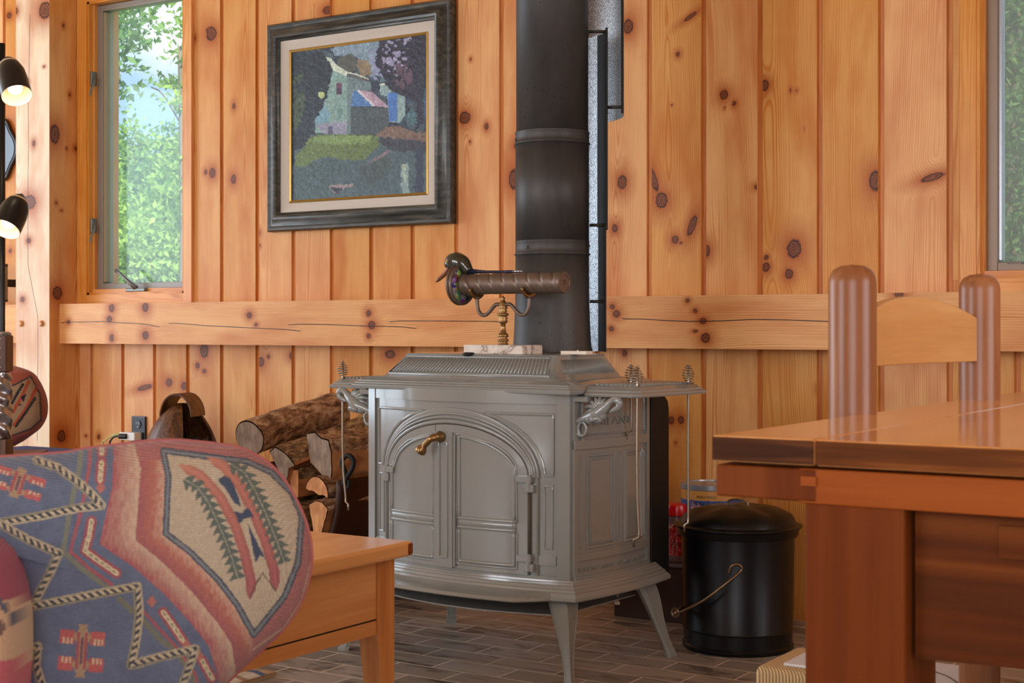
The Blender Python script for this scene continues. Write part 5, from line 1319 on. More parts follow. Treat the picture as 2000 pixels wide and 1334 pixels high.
bm = bmesh.new(); lathe(bm, [(0.0035, 0.009), (0.0035, 0.011), (0, 0.0125)], (0.004, 0, 0), 10); obj('rivet', bm, steel_rod, t)
t['category'] = 'plate'; t.name = 'cream_plate'

# ---------------------------------------------------------------- firewood in its tub
def log(name, px, py, d, rx, rz_, L, tilt, yaw, roll, label, shape='round', em=end_grey, bm_=bark_m, seed=0, wedge=None, group='split logs stacked in the log holder'):
    """end face centred at the measured place; the log runs away from the viewer"""
    o = PD(px, py, d); r = random.Random(seed)
    m = 40; out = []
    if shape == 'round': base = [(math.cos(2 * math.pi * k / m), math.sin(2 * math.pi * k / m)) for k in range(m)]
    elif shape == 'half':  # flat side down
        base = [(math.cos(math.pi * k / 26), math.sin(math.pi * k / 26) - 0.35) for k in range(27)] + [(-1 + 2 * k / 13, -0.35 - 0.05 * math.sin(k)) for k in range(1, 13)]
    elif shape == 'poly':
        P = wedge + [wedge[0]]; q = dens(P, 0.1); base = q[:-1]
    m = len(base); nL = 30; rings = []
    ph = r.random() * 9
    for j in range(nL + 1):
        f = j / nL; ring = []
        for k, (a, b) in enumerate(base):
            nn = 1 + 0.05 * (float(vnoise(k * 0.35 + ph, f * 5 + ph)) - .5) * 2 + (0.07 * (float(vnoise(k * 1.1 + ph, f * 16)) - .5) if 0 < j < nL else 0)
            ring.append(Vector((a * rx * nn, f * L, b * rz_ * nn + 0.012 * math.sin(f * 3 + ph) )))
        rings.append(ring)
    bm = bmesh.new(); vr = [[bm.verts.new(p) for p in rg] for rg in rings]
    for a, b in zip(vr, vr[1:]):
        for k in range(m):
            f = bm.faces.new((a[k], a[(k + 1) % m], b[(k + 1) % m], b[k]))
            flatside = (shape == 'half' and k >= 26) or (shape == 'poly' and base[k][1] < 0.35 and (base[(k + 1) % m][1] < 0.35))
            f.material_index = 1 if flatside else 0
    obj_t = thing(name, label, 'log', o, 0, group); obj_t.rotation_euler = (tilt, roll, yaw)
    b = obj('bark', bm, [bm_, split_m], obj_t, smooth='all')
    for j, nm in ((0, 'end_face'), (nL, 'end_face')):
        bm = bmesh.new(); c = bm.verts.new(sum(rings[j], Vector()) / m + Vector((0, -0.002 if j == 0 else 0.002, 0)))
        ov = [bm.verts.new(Vector((p.x * 0.94, p.y + (-0.0015 if j == 0 else .0015), p.z * 0.94))) for p in rings[j]]
        for k in range(m): bm.faces.new((c, ov[k], ov[(k + 1) % m]))
        obj('end_face', bm, em, obj_t)
    return obj_t
log('firewood_log', 489, 862, 4.72, 0.062, 0.058, 0.42, R(13), R(-2), 0, 'top round log with peeling pale bark and a weathered grey end', seed=1)
log('firewood_log', 552, 912, 4.62, 0.058, 0.056, 0.42, R(15), R(-3), R(10), 'rough-barked split log lying second from the top, left of the thick one', 'poly', end_grey, bark2_m, 2, [(-0.95, .55), (-.5, 0.95), (.3, .8), (1.0, .2), (.5, -.1), (.25, -1.2), (-0.3, -.5)])
log('firewood_log', 626, 900, 4.55, 0.068, 0.074, 0.40, R(4), R(-16), 0, 'thick split log leaning right behind the hanging stove tool', 'poly', end_grey, bark_m, 3, [(-1, .95), (-.3, 1.1), (.2, .85), (.8, .8), (1.0, 0.3), (.95, -.3), (.75, -1.0), (.2, -.85), (-.35, -.5), (-.85, -.25)])
log('firewood_log', 619, 958, 4.5, 0.050, 0.052, 0.36, R(3), R(-4), R(14), 'orange half-round log end in the middle of the stack', 'half', end_fresh, bark_m, 4)
log('firewood_log', 622, 1002, 4.46, 0.042, 0.056, 0.36, R(2), R(-4), 0, 'lowest wedge-shaped log with an orange end', 'poly', end_fresh, bark_m, 5, [(-.95, .55), (-.3, .8), (.4, .75), (1.0, .4), (.5, -.6), (.2, -1.2), (-.55, -1.2), (-.7, -.3)])
log('firewood_log', 576, 952, 4.62, 0.022, 0.050, 0.36, R(3), R(-3), 0, 'narrow split log standing on edge left of the orange half-round', 'poly', split_m, bark2_m, 6, [(-.9, 1), (.9, 1), (.7, -.8), (-.8, -1)])
log('firewood_log', 545, 965, 4.68, 0.055, 0.05, 0.36, R(4), R(-3), 0, 'dark log low at the left, mostly hidden by the upholstered chair', 'round', end_grey, bark2_m, 7)
log('firewood_log', 560, 1020, 4.6, 0.06, 0.055, 0.36, R(2), R(-3), 0, 'shadowed log at the bottom left of the stack', 'round', end_grey, bark2_m, 8)
log('firewood_log', 668, 955, 4.85, 0.05, 0.045, 0.25, R(2), R(-14), 0, 'short log low at the right, in the shadow of the stove', 'round', end_grey, bark2_m, 9)
# tub of dark metal with a scroll handle
HC = PX(663, 940, -0.74) - Vector((0.298, 0, 0))
tub = thing('log_holder', 'dark brown curved metal log holder with a scrolled iron handle, full of firewood', 'log holder', (HC.x, -0.30, 0.0))
bm = bmesh.new(); n = 36; W_, H_ = 0.30, 0.40; y0, y1 = -0.44, 0.22
def arcp(a, r=1.0): return (W_ * r * math.cos(a), H_ + 0.02 + (H_ - 0.03) * r * math.sin(a))
ri = []
for y in (y0, y1):
    for r in (1.0, 0.975): ri.append([Vector((arcp(math.pi + math.pi * i / n, r)[0], y, arcp(math.pi + math.pi * i / n, r)[1])) for i in range(n + 1)])
q = [[bm.verts.new(p) for p in rr] for rr in ri]
for a, b in ((0, 2), (1, 3), (0, 1), (2, 3)):
    for i in range(n): bm.faces.new((q[a][i], q[a][i + 1], q[b][i + 1], q[b][i]))
obj('sling', bm, copper_dark, tub, smooth=True)
for y in (y0, y1):
    bm = bmesh.new(); tube(bm, [Vector((arcp(math.pi + math.pi * i / n)[0], y, arcp(math.pi + math.pi * i / n)[1])) for i in range(n + 1)], 0.011, 10); obj('rim_hoop', bm, bark_edge, tub, smooth='all')
for s in (-1, 1):
    for y in (y0, y1):
        bm = bmesh.new(); tube(bm, [(s * 0.17, y, 0.13), (s * 0.22, y, 0.012), (s * 0.24, y, 0.0)], [0.010, 0.010, 0.012], 8); obj('foot', bm, iron_black, tub, smooth='all')
bm = bmesh.new(); hp_ = [PX(x, y, -0.80) - Vector((HC.x, -0.30, 0)) for x, y in ((671, 948), (674, 925), (668, 905), (672, 893), (682, 890), (690, 900), (688, 916), (678, 932), (673, 945), (675, 954), (681, 950), (681, 938))]
tube(bm, smooth_path(hp_, 5), [0.008] * 25 + [0.007] * 15 + [0.005] * 16, 10); obj('scroll_handle', bm, iron_black, tub, smooth='all')

# ---------------------------------------------------------------- dome-shaped stave basket, outlet, wicker basket
D0 = PX(355, 868, -0.24); dome = thing('stave_cradle', 'dark old wooden dome of bent staves with a hoop top, against the pine wall', 'wooden basket', (D0.x, -0.24, 0), R(0))
def dome_r(z): # half width at height z
    t = min(1, max(0, z / 0.60)); return 0.168 * (1 - t ** 3.2) ** 0.62 + 0.012 if t < 1 else 0.012
for half, (a0, a1, mat, nm) in enumerate(((R(62), R(318), old_wood, 'stave'),)):
    ns = 10
    for k in range(ns):
        b0 = a0 + (a1 - a0) * k / ns + R(0.05); b1 = a0 + (a1 - a0) * (k + 1) / ns - R(0.05); bm = bmesh.new(); rows = []
        for i in range(25):
            z = 0.60 * math.sin(math.pi / 2 * i / 24); r = dome_r(z)
            pts = [Vector((rr * math.cos(b), rr * math.sin(b), z)) for rr, bs in ((r, (b0, (b0 + b1) / 2, b1)), (max(.002, r - 0.010), (b1, (b0 + b1) / 2, b0))) for b in bs]
            rows.append(pts)
        loft(bm, rows); obj('stave', bm, old_wood, dome, smooth=True)
bm = bmesh.new(); rows = []
for i in range(25):
    a = math.pi * i / 24; rows.append([Vector((0.066 * math.cos(a) * r, y, 0.552 + 0.086 * math.sin(a) * r)) for y, r in ((-0.05, 1), (0.06, 1), (0.06, .92), (-0.05, .92))])
loft(bm, rows); ho = obj('hoop_handle', bm, old_wood, dome, smooth=True); ho.rotation_euler = (0, 0, R(18))
for z, r in ((0.08, 0.176), (0.40, 0.158)):
    bm = bmesh.new(); tube(bm, [(r * math.cos(a), r * math.sin(a), z) for a in [R(62 + 256 * i / 30) for i in range(31)]], 0.004, 6); obj('wire_band', bm, iron_black, dome, smooth='all')
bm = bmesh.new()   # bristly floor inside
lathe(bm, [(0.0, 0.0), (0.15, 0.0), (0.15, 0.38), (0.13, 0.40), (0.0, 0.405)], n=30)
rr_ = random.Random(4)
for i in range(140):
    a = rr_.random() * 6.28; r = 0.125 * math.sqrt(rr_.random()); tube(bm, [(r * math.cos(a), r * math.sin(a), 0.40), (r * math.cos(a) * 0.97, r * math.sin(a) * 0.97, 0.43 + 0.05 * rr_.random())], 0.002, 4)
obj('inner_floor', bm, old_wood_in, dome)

p0, p1 = PX(260, 812, 0), PX(287, 866, 0)
outl = thing('wall_outlet', 'black electrical outlet on the pine wall with a white plug adapter', 'outlet', ((p0.x + p1.x) / 2, 0, (p0.z + p1.z) / 2))
w2_, h2_ = abs(p1.x - p0.x) / 2, abs(p0.z - p1.z) / 2
obj('cover_plate', mkbox(-w2_, w2_, -0.010, 0.0, -h2_ - .006, h2_), black_plastic, outl, bevel=0.004)
bm = bmesh.new(); lathe(bm, [(0.017, -0.010), (0.017, -0.013), (0, -0.013)], (0, 0, 0.022), 20, 'Y'); so = obj('socket', bm, black_plastic, outl, smooth=True)
bm = bmesh.new()
for dx in (-0.006, 0.006): box(bm, dx - 0.0012, dx + 0.0012, -0.0140, -0.0128, 0.022, 0.032)
lathe(bm, [(0.003, -0.0128), (0.003, -0.014), (0, -0.014)], (0, 0, 0.012), 10, 'Y'); obj('socket_slot', bm, tin_top, so)
pa = thing('plug_adapter', 'white cube plug adapter pushed into the black outlet, cords hanging from it', 'plug adapter', (outl.location.x, -0.0105, outl.location.z - 0.026))
obj('adapter_body', mkbox(-0.066, 0.022, -0.040, 0.0, -0.016, 0.016), white_plastic, pa, bevel=0.003)
bm = bmesh.new(); tube(bm, smooth_path([(-0.02, -0.040, 0.0), (-0.05, -0.046, 0.0), (-0.085, -0.05, -0.004), (-0.11, -0.05, -0.03), (-0.115, -0.05, -0.09), (-0.12, -.05, -.38)], 6), [0.011] * 8 + [0.004] * 23, 8); obj('plug_cord', bm, cord_m, pa, smooth='all')
bm = bmesh.new(); tube(bm, smooth_path([(-0.06, -0.03, 0.006), (-0.10, -0.045, 0.0), (-0.135, -0.05, -0.02), (-0.155, -0.05, -0.06), (-0.16, -.05, -.38)], 6), [0.008] * 6 + [0.0035] * 19, 8); obj('plug_cord', bm, cord_yellow, pa, smooth='all', label='yellow cord')

B0 = PX(252, 872, -0.30); bk = thing('wicker_basket', 'brown wicker basket with a braided rim, below the black outlet', 'basket', (B0.x, -0.30, 0))
bm = bmesh.new(); zt = B0.z - 0.012; lathe(bm, [(0.0, 0.0), (0.07, 0.0), (0.10, zt * .5), (0.115, zt), (0.105, zt), (0.09, zt * .5), (0.06, 0.01), (0, 0.01)], n=40)
for i in range(18): tube(bm, [((0.074 + 0.04 * (i / 18)) * math.cos(a), (0.074 + 0.04 * (i / 18)) * math.sin(a), 0.01 + (zt - .02) * i / 18) for a in [2 * math.pi * k / 40 for k in range(40)]], 0.006, 5, closed=True)
obj('woven_wall', bm, wicker, bk, smooth='all')
bm = bmesh.new()
for ph in (0, math.pi): tube(bm, [((0.112 + 0.006 * math.cos(a * 16 + ph)) * math.cos(a), (0.112 + 0.006 * math.cos(a * 16 + ph)) * math.sin(a), zt + 0.006 * math.sin(a * 16 + ph)) for a in [2 * math.pi * k / 400 for k in range(400)]], 0.006, 6, closed=True)
obj('braided_rim', bm, wicker, bk, smooth='all')

# ---------------------------------------------------------------- ash bucket, jar, puzzle tin
bc = PD(1441, 1200, 4.085); bu = thing('ash_bucket', 'round black lidded metal ash bucket with a wire bail, right of the stove', 'bucket', (bc.x, bc.y, 0))
bm = bmesh.new(); lathe(bm, [(0.0, 0.004), (0.140, 0.004), (0.145, 0.0), (0.150, 0.0), (0.153, 0.004), (0.153, 0.012), (0.149, 0.016), (0.1500, 0.052), (0.1525, 0.055), (0.1505, 0.058), (0.1560, 0.330), (0.160, 0.334), (0.160, 0.340), (0.150, 0.340), (0.148, 0.330), (0.0, 0.33)], n=72); obj('bucket_body', bm, bucket_m, bu, smooth=True)
bm = bmesh.new(); r_ = lathe(bm, [(0.162, 0.310), (0.164, 0.310), (0.166, 0.318), (0.169, 0.330), (0.176, 0.334), (0.176, 0.338), (0.160, 0.342), (0.157, 0.352), (0.148, 0.366), (0.120, 0.380), (0.08, 0.388), (0.04, 0.391), (0.0, 0.392)], n=96)
for v in bm.verts:
    if v.co.z > 0.345:
        a = math.atan2(v.co.y, v.co.x); rr = math.hypot(v.co.x, v.co.y)
        v.co.z += 0.012 * (float(vnoise(np.array(v.co.x * 22 + 30), np.array(v.co.y * 22 + 8))) - .5) * min(1, (0.165 - rr) / .03)
ld = obj('lid', bm, bucket_m, bu, smooth=True)
bm = bmesh.new(); tube(bm, smooth_path([(-0.03, 0, 0.385), (-0.028, 0, 0.400), (0, 0, 0.406), (0.028, 0, 0.400), (0.03, 0, 0.385)], 5), 0.003, 8); obj('lid_handle', bm, wire_m, ld, smooth='all')
cv = lambda px, py, dd: PD(px, py, dd) - Vector((bc.x, bc.y, 0))
bm = bmesh.new(); tube(bm, smooth_path([cv(1423, 1120, 3.925), cv(1428, 1106, 3.92), cv(1440, 1102, 3.92), cv(1448, 1107, 3.92), cv(1446, 1116, 3.922), cv(1415, 1142, 3.915), cv(1375, 1172, 3.93), cv(1345, 1188, 3.955), cv(1324, 1198, 3.99)], 6), 0.0036, 8)
obj('wire_bail', bm, wire_m, bu, smooth='all')
bm = bmesh.new(); q = cv(1319, 1197, 4.0); tube(bm, [q + Vector((0.010 * math.cos(a), 0, 0.010 * math.sin(a))) for a in [2 * math.pi * k / 16 for k in range(16)]], 0.0045, 8, closed=True); bmesh.ops.create_uvsphere(bm, u_segments=12, v_segments=8, radius=0.008, matrix=Matrix.Translation(q)); tube(bm, [q, Vector((-0.135, -.06, q.z))], .004, 8); obj('bail_ring', bm, wire_m, bu, smooth='all')

cr_ = thing('low_crate', 'low dark brown wooden box behind the bucket, carrying the red jar and tin', 'box', (-1.93, -0.13, 0))
obj('crate_body', mkbox(-0.26, 0.20, -0.11, 0.11, 0.0, 0.165), simple('dark_crate_wood', srgb(62, 34, 22), 0.6, 0, .3, 12, .3), cr_, bevel=0.003)
obj('crate_lid', mkbox(-0.265, 0.205, -0.115, 0.115, 0.165, 0.180), dark_red_wood, cr_, bevel=0.002)
jp = PX(1322, 1000, -0.205); jar = thing('snack_jar', 'tall clear jar with a red lid and red printed label, behind the ash bucket', 'jar', (jp.x, -0.205, 0.18))
jw = 0.034
zt = PX(1322, 983, -0.205).z - 0.18
bm = bmesh.new(); lathe(bm, [(0.0, zt - 0.040), (jw * 1.02, zt - 0.034), (jw * 1.06, zt - 0.034), (jw * 1.06, zt - .012), (jw * 0.98, zt - .003), (jw * .8, zt), (0, zt + .002)], n=40); obj('screw_lid', bm, red_lid, jar, smooth=True, label='red lid')
bm = bmesh.new(); lathe(bm, [(0.0, 0.0), (jw * .9, 0.0), (jw, 0.01), (jw, zt - 0.052), (jw * .94, zt - 0.044), (jw * .94, zt - 0.036), (0, zt - .036)], n=60)
me = bpy.data.meshes.new('jar_wall')
bm2 = bmesh.new(); nA, nZ = 120, 160
vs = [[bm2.verts.new((jw * 1.008 * math.cos(2 * math.pi * k / nA), jw * 1.008 * math.sin(2 * math.pi * k / nA), 0.02 + (zt - 0.078) * i / nZ)) for k in range(nA)] for i in range(nZ + 1)]
for i in range(nZ):
    for k in range(nA): bm2.faces.new((vs[i][k], vs[i][(k + 1) % nA], vs[i + 1][(k + 1) % nA], vs[i + 1][k]))
obj('jar_wall', bm, simple('jar_plastic', srgb(120, 90, 84), 0.2), jar, smooth=True)
bm2.to_mesh(me); bm2.free(); me.name = 'label_wrap'
co = np.array([v.co[:] for v in me.vertices]); ang = np.arctan2(co[:, 1], co[:, 0]) / (2 * math.pi) * 60; zz_ = co[:, 2] * 200
c = np.zeros((len(co), 3)); c[:] = lin((170, 14, 22)); nn = vnoise(ang * 1.4, zz_ * 1.2)
c[(nn > 0.66) & (zz_ > 22)] = lin((196, 190, 214)); c[(nn > 0.70) & (zz_ <= 22)] = lin((210, 96, 80)); c[(vnoise(ang * .7 + 9, zz_ * .6) < 0.3) & (zz_ <= 26)] = lin((110, 12, 18))
set_color(me, c); link('label_wrap', me, jar_m, jar, smooth='all')
yaw_ = -TH    # lettering faces the room's middle
def cyl_text(name, s, size, width, r, z, parent, ang0, mat, depth=0.0004, squeeze=1.0):
    me = text_mesh(s, size, depth); xs = [v.co.x for v in me.vertices]; k = width / (max(xs) - min(xs)); xm = min(xs)
    for v in me.vertices:
        a = ang0 + ((v.co.x - xm) * k - width / 2) / r; rr = r + v.co.z
        v.co = Vector((rr * math.cos(a), rr * math.sin(a), z + v.co.y))
    return link(name, me, mat, parent)
cyl_text('lettering', 'Twin', 0.016, 0.030, jw * 1.015, zt - 0.072, jar, R(-112), white_plastic)

tp = PX(1402, 1000, -0.125); TR = 0.092
ztin = PX(1402, 941, -0.125 - TR * .9).z - 0.012
tin = thing('puzzle_tin', 'round orange and blue puzzle tin behind the bucket, partly hidden by the dining table', 'tin', (tp.x - 0.02, -0.125, 0.18))
ztin -= 0.18
bm = bmesh.new(); lathe(bm, [(0, 0.0), (TR, 0.0), (TR + .002, .003), (TR, .006), (TR, ztin - .018), (TR + 0.002, ztin - .016), (TR + .002, ztin - 0.002), (TR - .002, ztin), (TR - .012, ztin), (TR - 0.013, ztin - .004), (0, ztin - .004)], n=64); tb = obj('tin_body', bm, tin_top, tin, smooth=True)
zo0, zo1 = PX(1402, 980, -0.21).z - 0.18, ztin - 0.018
bm = bmesh.new(); lathe(bm, [(TR + .0004, zo0), (TR + .0008, zo0), (TR + .0008, zo1), (TR + .0004, zo1)], n=64, caps=False); obj('orange_label_band', bm, simple('tin_orange_print', srgb(214, 150, 74), 0.35), tin, smooth=True)
bm = bmesh.new(); lathe(bm, [(TR + .0004, 0.02), (TR + .0008, 0.02), (TR + .0008, zo0), (TR + .0004, zo0)], n=64, caps=False); bb = obj('blue_label_band', bm, simple('tin_blue_print', srgb(62, 92, 158), 0.35), tin, smooth=True)
bm = bmesh.new()
def cp(a, z): return Vector(((TR + .0012) * math.cos(a), (TR + .0012) * math.sin(a), z))
for a0, a1, za, zb in ((R(-108), R(-88), zo0 - .001, zo0 - .026), (R(-96), R(-74), zo0 - 0.006, zo0 - .03)):
    v = [bm.verts.new(cp(a0 + (a1 - a0) * t, z)) for t, z in ((0, zb), (.25, za), (.5, (za + zb) / 2 + .003), (1, zb), (.5, zb))]; bm.faces.new(v)
obj('printed_shape', bm, simple('tin_pink_print', srgb(206, 150, 160), 0.4), bb)
dark_ink = simple('dark_ink', srgb(58, 36, 26), 0.5)
A_ = R(-57 - 48)
cyl_text('lettering', 'WORLD FAMOUS', 0.0105, 0.060, TR + .0008, zo1 - 0.0215, tin, A_ + R(30), dark_ink)
cyl_text('lettering', 'Jigsaw Puzzle', 0.024, 0.100, TR + .0008, zo1 - 0.044, tin, A_ + R(29), dark_ink)

# ---------------------------------------------------------------- coffee table
CT = PZ(808, 1056, 0.46); ct = thing('coffee_table', 'orange cherry coffee table with tapered legs, in front of the log holder', 'coffee table', (CT.x, CT.y, 0))
LX, LY = 0.62, 0.82
obj('tabletop', mkbox(-LX, 0, -LY, -0.0, 0.430, 0.46), cherry_x, ct, bevel=0.007, seg=3)
bm = bmesh.new(); box(bm, -0.0745, 0.0006, -0.022, 0.0006, 0.4315, 0.4585); obj('breadboard_end', bm, cherry_end, ct, bevel=0.006, seg=3)
for (x, y) in ((-0.030, -0.022), (-0.030, -LY + 0.075), (-LX + 0.08, -0.022), (-LX + 0.08, -LY + .075)):
    bm = bmesh.new(); w = 0.052
    loft(bm, [[Vector((x - a, y, z)), Vector((x, y, z)), Vector((x, y - a, z)), Vector((x - a, y - a, z))] for z, a in ((0.43, w), (0.275, w), (0.262, w * 0.96), (0.0, w * 0.60))])
    obj('leg', bm, cherry_z, ct, bevel=0.002)
for a in (((-0.040), -0.034, -LY + 0.07, -0.070, 'X'),):
    bm = bmesh.new(); box(bm, -0.058, -0.036, -LY + 0.02, -0.074, 0.283, 0.43); ap = obj('apron', bm, cherry_x, ct)
    bm = bmesh.new(); box(bm, -0.040, -0.0345, -LY + 0.02, -0.0745, 0.283, 0.311); box(bm, -0.040, -0.0350, -LY + 0.02, -0.0745, 0.3135, 0.43); obj('drawer_panel', bm, cherry_x, ap, bevel=0.001)
    bm = bmesh.new(); box(bm, -0.0362, -0.0352, -LY + 0.02, -0.0745, 0.3105, 0.314); obj('drawer_gap', bm, iron_black, ap)
bm = bmesh.new(); box(bm, -LX + .08, -0.083, -0.050, -0.030, 0.283, 0.43); obj('apron', bm, cherry_x, ct)
bm = bmesh.new(); box(bm, -LX + .03, -LX + 0.05, -LY + 0.02, -0.074, 0.283, 0.43); obj('apron', bm, cherry_x, ct)
bm = bmesh.new(); box(bm, -LX + .08, -0.083, -LY + .03, -LY + 0.05, 0.283, 0.43); obj('apron', bm, cherry_x, ct)

# ---------------------------------------------------------------- dining table
DT = PZ(1391, 850, 0.75); dt = thing('dining_table', 'thick honey brown plank dining table filling the lower right', 'dining table', (DT.x, DT.y, 0))
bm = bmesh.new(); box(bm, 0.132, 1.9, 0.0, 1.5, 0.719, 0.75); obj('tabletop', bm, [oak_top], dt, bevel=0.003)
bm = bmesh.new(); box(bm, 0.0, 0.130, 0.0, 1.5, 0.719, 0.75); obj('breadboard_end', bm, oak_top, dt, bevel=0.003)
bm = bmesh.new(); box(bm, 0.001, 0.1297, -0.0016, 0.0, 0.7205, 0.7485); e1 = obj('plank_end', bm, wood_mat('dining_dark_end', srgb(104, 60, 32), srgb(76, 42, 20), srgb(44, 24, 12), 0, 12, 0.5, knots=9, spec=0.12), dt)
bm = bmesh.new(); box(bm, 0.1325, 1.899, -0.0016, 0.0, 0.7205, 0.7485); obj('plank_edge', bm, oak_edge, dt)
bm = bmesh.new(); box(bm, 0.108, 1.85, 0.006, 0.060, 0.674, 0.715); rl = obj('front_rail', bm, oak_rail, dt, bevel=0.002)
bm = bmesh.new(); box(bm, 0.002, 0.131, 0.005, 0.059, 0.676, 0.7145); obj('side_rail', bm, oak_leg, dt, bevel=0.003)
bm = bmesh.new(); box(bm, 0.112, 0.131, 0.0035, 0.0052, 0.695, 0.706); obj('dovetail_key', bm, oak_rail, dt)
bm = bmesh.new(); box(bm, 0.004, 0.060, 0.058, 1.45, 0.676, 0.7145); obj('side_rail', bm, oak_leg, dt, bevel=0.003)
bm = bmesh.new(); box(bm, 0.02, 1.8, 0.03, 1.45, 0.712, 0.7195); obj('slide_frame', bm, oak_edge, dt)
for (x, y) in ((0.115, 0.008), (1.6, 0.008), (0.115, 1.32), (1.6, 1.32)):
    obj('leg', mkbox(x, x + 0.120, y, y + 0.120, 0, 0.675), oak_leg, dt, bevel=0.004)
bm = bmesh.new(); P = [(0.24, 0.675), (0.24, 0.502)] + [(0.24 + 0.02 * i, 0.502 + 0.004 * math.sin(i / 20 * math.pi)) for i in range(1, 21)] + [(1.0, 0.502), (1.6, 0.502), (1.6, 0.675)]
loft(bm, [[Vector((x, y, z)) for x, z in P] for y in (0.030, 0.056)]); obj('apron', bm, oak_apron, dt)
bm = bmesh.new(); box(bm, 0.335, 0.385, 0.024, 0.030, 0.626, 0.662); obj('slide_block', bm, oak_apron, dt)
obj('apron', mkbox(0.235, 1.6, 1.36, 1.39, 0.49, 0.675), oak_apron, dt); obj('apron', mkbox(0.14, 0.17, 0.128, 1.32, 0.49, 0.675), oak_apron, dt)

# ---------------------------------------------------------------- dining chair
c1 = PD(1665, 517, 2.25); c2 = PD(1913, 535, 2.68)
dch = thing('dining_chair', 'wooden dining chair with round-topped posts and an arched slat, tucked to the table', 'chair', (c1.x, c1.y, 0), math.atan2(c2.y - c1.y, c2.x - c1.x) - R(90))
dd_ = (c2 - c1).length; pr = 0.0362
def post(y, h, r=pr): 
    bm = bmesh.new(); lathe(bm, [(r * .8, 0.0), (r, 0.03), (r, h - 0.028), (r * 0.96, h - 0.018), (r * 0.80, h - 0.008), (r * .5, h - 0.002), (0.0, h)], (0, y, 0), 40); obj('back_post', bm, chair_post, dch, smooth=True)
post(0, c1.z); post(dd_, c2.z)
def slat(zb, zt, rise, nm='back_slat'):
    bm = bmesh.new(); rows = []; n = 30
    for i in range(n + 1):
        f = i / n; y = 0.02 + (dd_ - 0.04) * f; x = -0.018 * math.sin(math.pi * f) ; top = zt + rise * math.sin(math.pi * f) ** 0.8
        rows.append([Vector((x - 0.010, y, zb)), Vector((x + 0.010, y, zb)), Vector((x + 0.010, y, top)), Vector((x - 0.010, y, top))])
    loft(bm, rows); obj(nm, bm, chair_slat, dch, smooth=True, bevel=0.002)
slat(0.820, 0.893, 0.040); slat(0.64, 0.69, 0.02)
obj('seat', mkbox(0.0, 0.42, -0.02, dd_ + 0.02, 0.43, 0.455), ribbed, dch, bevel=0.008)
for y in (0, dd_):
    bm = bmesh.new(); lathe(bm, [(0.022, 0.0), (0.026, 0.43)], (0.39, y, 0), 24); obj('front_leg', bm, chair_post, dch, smooth=True)
bm = bmesh.new(); tube(bm, [(0, 0, 0.2), (0.39, 0, 0.2)], 0.012, 10); obj('stretcher', bm, chair_post, dch, smooth='all')
bm = bmesh.new(); tube(bm, [(0, dd_, 0.2), (0.39, dd_, 0.2)], 0.012, 10); obj('stretcher', bm, chair_post, dch, smooth='all')

# ---------------------------------------------------------------- footstool with a white sheet
FZ = 0.205; a = PZ(1473, 1300, FZ); fs = thing('footstool', 'low footstool in ribbed beige upholstery on a wooden base, under the dining table', 'footstool', (a.x, a.y, 0), 0)
# its left side and front are seen past the table leg
fw, fd = 0.42, 0.20
obj('cushion', mkbox(0, fw, 0.0, 0.22, 0.045, FZ), ribbed, fs, bevel=0.014, seg=3)
obj('wooden_base', mkbox(-0.02, fw + .02, -0.02, 0.24, 0.02, 0.05), dark_red_wood, fs, bevel=0.004)
for x in (0.01, fw - .04):
    for y in (0.0, 0.19): obj('foot', mkbox(x, x + .03, y, y + .03, 0, 0.022), dark_red_wood, fs)
wp = thing('white_sheet', 'white folded paper sheet lying on the ribbed footstool', 'paper', (a.x + 0.05, a.y + 0.03, FZ))
obj('sheet', mkbox(0.0, 0.36, 0.0, 0.17, 0.0005, 0.006), paper_m, wp, bevel=0.001)
bm = bmesh.new(); tube(bm, smooth_path([(0.14, 0.15, 0.0064), (0.22, 0.12, 0.0064), (0.30, 0.07, 0.0064), (0.34, 0.02, 0.0064)], 5), 0.0012, 6); obj('pencil_line', bm, hinge_dark, wp)

# ---------------------------------------------------------------- rug
rg = tag(bpy.data.objects.new('rug_tmp', None), None)
def rug():
    c = PZ(575, 1336, 0.012); nx, ny = 260, 160; W, H = 0.9, 0.55
    # left front area; its far edge runs along the room
    P0 = PZ(520, 1320, 0.0)
    x = np.linspace(-W, 0.0, nx); y = np.linspace(-H, 0, ny); XX, YY = np.meshgrid(x, y)
    C = np.zeros(XX.shape + (3,)); C[:] = lin((196, 186, 168))
    tri = np.abs(((XX / 0.10) % 1) - 0.5) * 2
    v = (YY + tri * 0.02) ; st = np.floor(XX / .02) 
    C[(v > -0.035) & (v < -0.015)] = lin((58, 78, 118)); C[(v > -0.015)] = lin((176, 140, 96)); C[(v > -0.10) & (v < -0.08)] = lin((150, 112, 76)); C[(v > -0.2) & (v < -0.15)] = lin((58, 78, 118)); C[(v > -0.32) & (v < -0.28)] = lin((140, 60, 50))
    Z = np.full(XX.shape, 0.010); me = bpy.data.meshes.new('rug')
    V = np.stack([XX, YY, Z], -1).reshape(-1, 3).tolist(); I = (np.arange(ny - 1)[:, None] * nx + np.arange(nx - 1)[None]).reshape(-1); Fq = np.stack([I, I + 1, I + nx + 1, I + nx], 1).tolist()
    n0 = len(V); edge = [0, nx - 1, nx * ny - 1, nx * (ny - 1)]; V += [[V[e][0], V[e][1], 0.0] for e in edge]
    for k in range(4): Fq.append([edge[k], edge[(k + 1) % 4], n0 + (k + 1) % 4, n0 + k][::-1])
    me.from_pydata(V, [], Fq); set_color(me, np.concatenate([C.reshape(-1, 3), np.tile(lin((196, 186, 168)), (4, 1))]))
    o = link('woven_rug', me, rug_m); o.location = (P0.x + 0.02, P0.y + 0.015, 0); tag(o, 'cream, tan and blue woven rug on the tile floor beneath the patterned chair', 'rug')
rug(); bpy.data.objects.remove(rg)
